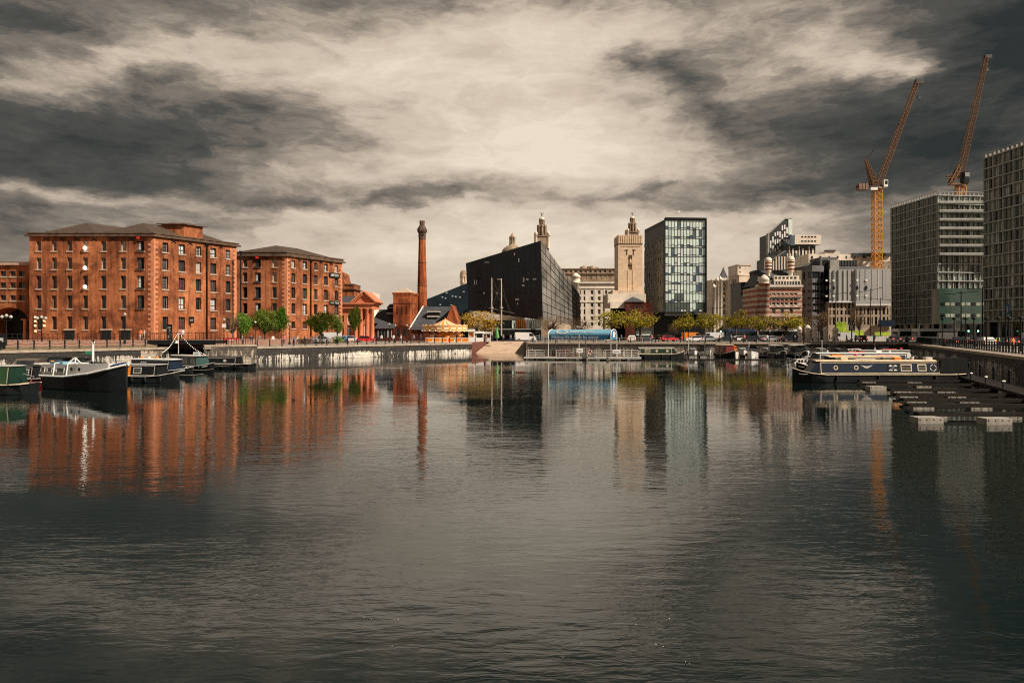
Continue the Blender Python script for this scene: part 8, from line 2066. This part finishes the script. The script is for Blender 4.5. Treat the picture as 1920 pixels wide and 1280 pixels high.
for s_ in (-1, 1):
    for u, w_ in ((.45, .5), (1.35, .6), (2.6, .95)):
        k = MB(); y = s_ * (.93 + .02 * u); k.quad((u, y + s_ * .0, 1.42), (u + w_, y + s_ * .01, 1.42), (u + w_, y - s_ * .045, 1.8), (u, y - s_ * .055, 1.8), 0); k.v = [(a, b_ + s_ * .03, c) for a, b_, c in k.v]
        k.tube((u, k.v[0][1], 1.42), (u + w_, k.v[1][1], 1.42), .04, n=4, mi=1); k.tube((u, k.v[3][1], 1.8), (u + w_, k.v[2][1], 1.8), .04, n=4, mi=1); k.tube((u, k.v[0][1], 1.42), (u, k.v[3][1], 1.8), .04, n=4, mi=1); k.tube((u + w_, k.v[1][1], 1.42), (u + w_, k.v[2][1], 1.8), .04, n=4, mi=1); k.build('window', [GLASSD, OFFWHITE], t, fix=False)
    for u in (4.6, 5.4):
        k = MB(); cy_ = s_ * (1.0 - (u - L_ * .52) * .12); k.add([(u + .16 * math.cos(a), cy_, 1.75 + .16 * math.sin(a)) for a in [i * math.pi / 6 for i in range(12)]], [tuple(range(12))]); k.build('porthole', GLASSD, t, fix=False)
k = MB()
for x_ in (2.2, 3.9): k.tube((x_, -1.03, 1.15), (x_ - .1, -.84, 2.18), .05, n=5); k.tube((x_ - .1, -.84, 2.18), (x_ - .1, .84, 2.18), .04, n=5)
k.build('cabin_ribs', WHITE, t)
k = MB(); mx = L_ * .58; k.tube((mx, 0, 2.1), (mx, 0, Z(636, 57)), .09, .085, 10, mi=0); k.tube((mx - .25, 0, Z(638, 57)), (mx + .2, 0, Z(635, 57)), .05, n=6, mi=0); k.lathe([(.14, 2.1), (.16, 2.35), (.1, 2.4)], (mx, 0, 0), 8, mi=1); k.build('mast', [WHITE, NAVY], t)
k = MB(); k.add([(L_ * .8, -.5, 1.95), (L_ - .1, -.1, 2.3), (L_ - .1, .1, 2.3), (L_ * .8, .5, 1.95), (L_ * .8, 0, 2.15), (L_ - .1, 0, 2.42)], [(0, 1, 5, 4), (4, 5, 2, 3), (0, 4, 3), (1, 2, 5)]); k.build('bow_cover', mat('blue_cover', (.02, .07, .18), .6), t)
k = MB(); k.box(.9, 2.6, -.5, .5, 2.1, 2.28); k.build('roof_locker', BLUEL, t); k = MB(); k.lathe([(.45, 2.15), (.45, 2.2)], (3.4, 0, 0), 12); k.tube((3.0, -.3, 2.2), (3.4, 0, 2.65), .05, n=5); k.tube((3.4, 0, 2.65), (3.9, -.3, 2.2), .05, n=5); k.tube((3.4, .0, 2.65), (3.4, .4, 2.2), .05, n=5); k.build('skylight', WHITE, t)
k = MB(); k.lathe([(.12, 0), (.2, .12), (.1, .24)], (.7, -.2, 2.1), 8); k.build('buoy', ORANGEP, t)
# dark green narrowboat at the very left, stern towards the right
narrowboat('dark green narrowboat with cream framed doors cut by the left edge', (X(66, 53.5), 53.5, 0), 174, 13, BLACKM, GREEN, CREAM, PANEL, 1.3, 10.5, [('door', 1.5, mat('door_green', (.03, .085, .03), .5)), ('win', 4.5, .9)], cabh=1.3)
narrowboat('black narrowboat with small yellow lit windows and a red waterline, behind the barge stern', (X(101, 62.5), 62.5, 0), 172, 12, mat('red_base_paint', (.2, .015, .02), .5), BLACKM, OFFWHITE, DARKM, 1.2, 9.5, [('win', 1.6, .5), ('win', 2.8, .5)], cabh=1.3)
cruiser('cruiser with patterned pale windows and a brown canopy at the left edge', (X(30, 75), 75, 0), 8, 7.5, WHITE, OFFWHITE, TIMBER, 1.3); cruiser('sleek white cruiser behind the dark green narrowboat at left', (X(5, 66), 66, 0), 12, 6, WHITE, WHITE, None, 1.2)
cruiser('dark canopied cruiser moored by the quay wall behind the barge', (X(90, 78), 78, 0), 4, 6.0, WHITE, BLACKM, BLACKM, 1.35)
cruiser('second dark topped cruiser by the quay wall, above the barge cabin', (X(124, 76), 77, 0), 6, 5.0, OFFWHITE, DARKM, BLACKM, 1.3)
k = MB(); k.extr([(0, 0), (.9, -.1), (.8, -.35), (.1, -.3)], -.02, .02); o = k.build('flag', mat('green_flag', (.02, .25, .12), .7)); o.location = (X(159, 76), 76, Z(658, 76)); tag(o, 'small green flag by the quay wall left of the white mast', 'flag')
narrowboat('black narrowboat with a yellow door and cream framed window right of the barge bow', (X(236, 66.5), 66.5, 0), -8, 5.2, BLACKM, BLACKM, OFFWHITE, PANEL, .3, 3.6, [('door', .35, ORANGEP), ('win', 1.3, .8)], cabh=1.25)
t = narrowboat('white roofed narrowboat with navy bow and white bow flash, middle of the left row', (X(232, 76), 78, 0), -24, 8.4, BLACKM, NAVY, WHITE, WHITE, .5, 6.2, [('port', 5), ('win', 2, .8)], cabh=1.35, stripe=WHITE); roofbits(t, 1, 5, 2.15, 12, [WHITE, OFFWHITE, ORANGEP])
t = narrowboat('dark teal narrowboat with white bow flash and cream windows behind the navy bowed one', (X(325, 88), 88, 0), -32, 7.6, BLACKM, mat('teal_paint', (.03, .07, .065), .4), OFFWHITE, OFFWHITE, .5, 5.6, [('win', 3.0, .9), ('win', 4.4, .8)], cabh=1.45, stripe=WHITE); roofbits(t, 1, 5, 2.2, 14, [WHITE, ORANGEP, GREEN])
k = MB(); k.box(-.45, .45, -.03, .03, 0, .75); o = k.build('deck_sign', WHITE); o.location = (X(369, 86), 86, Z(672, 86)); o.rotation_euler = (0, 0, -.2); tag(o, 'small white board with a blue picture on a narrowboat roof at left', 'sign'); k = MB(); k.box(-.3, .3, -.045, -.031, .25, .6); q = k.build('picture', BLUEL, o)
d = 92; narrowboat('long black narrowboat with one round porthole and cream lines, rightmost of the left row', (X(480, d - 1), d - 1.5, 0), 174, 7.3, BLACKM, BLACKM, OFFWHITE, DARKM, 1.9, 6.3, [('port', 3.4, PANEL)], cabh=1.0)
pontoon('pale pontoon walkway behind the left hand boats', (X(60, 66), 68), (X(385, 95), 97), 1.4, (.1, .3, .5, .7, .9), .45, None, 'floating_walkway')

for o in list(sc.objects):
    if o.name == 'steel_barge': o.scale = (1, 1, .93)
    if o.parent is None and o.get('category') == 'boat' and o.location.x < -20 and o.location.y > 60.5: o.scale = (1, 1, .80)

rnd = random.Random(4)
for i in range(14):
    px, py = rnd.uniform(560, 1350), rnd.uniform(1150, 1265); d = HC * F / (py - HZ); k = MB(); k.add([(-.012, 0, .01), (0, -.006, .014), (.014, 0, .012), (0, .007, .01)], [(0, 1, 2, 3)]); o = k.build('feather', WHITE); o.location = (X(px, d), d, 0.004); o.rotation_euler = (0, 0, rnd.uniform(0, 6)); tag(o, 'tiny white feather floating on the near water', 'feather', 'feathers floating on the near water')
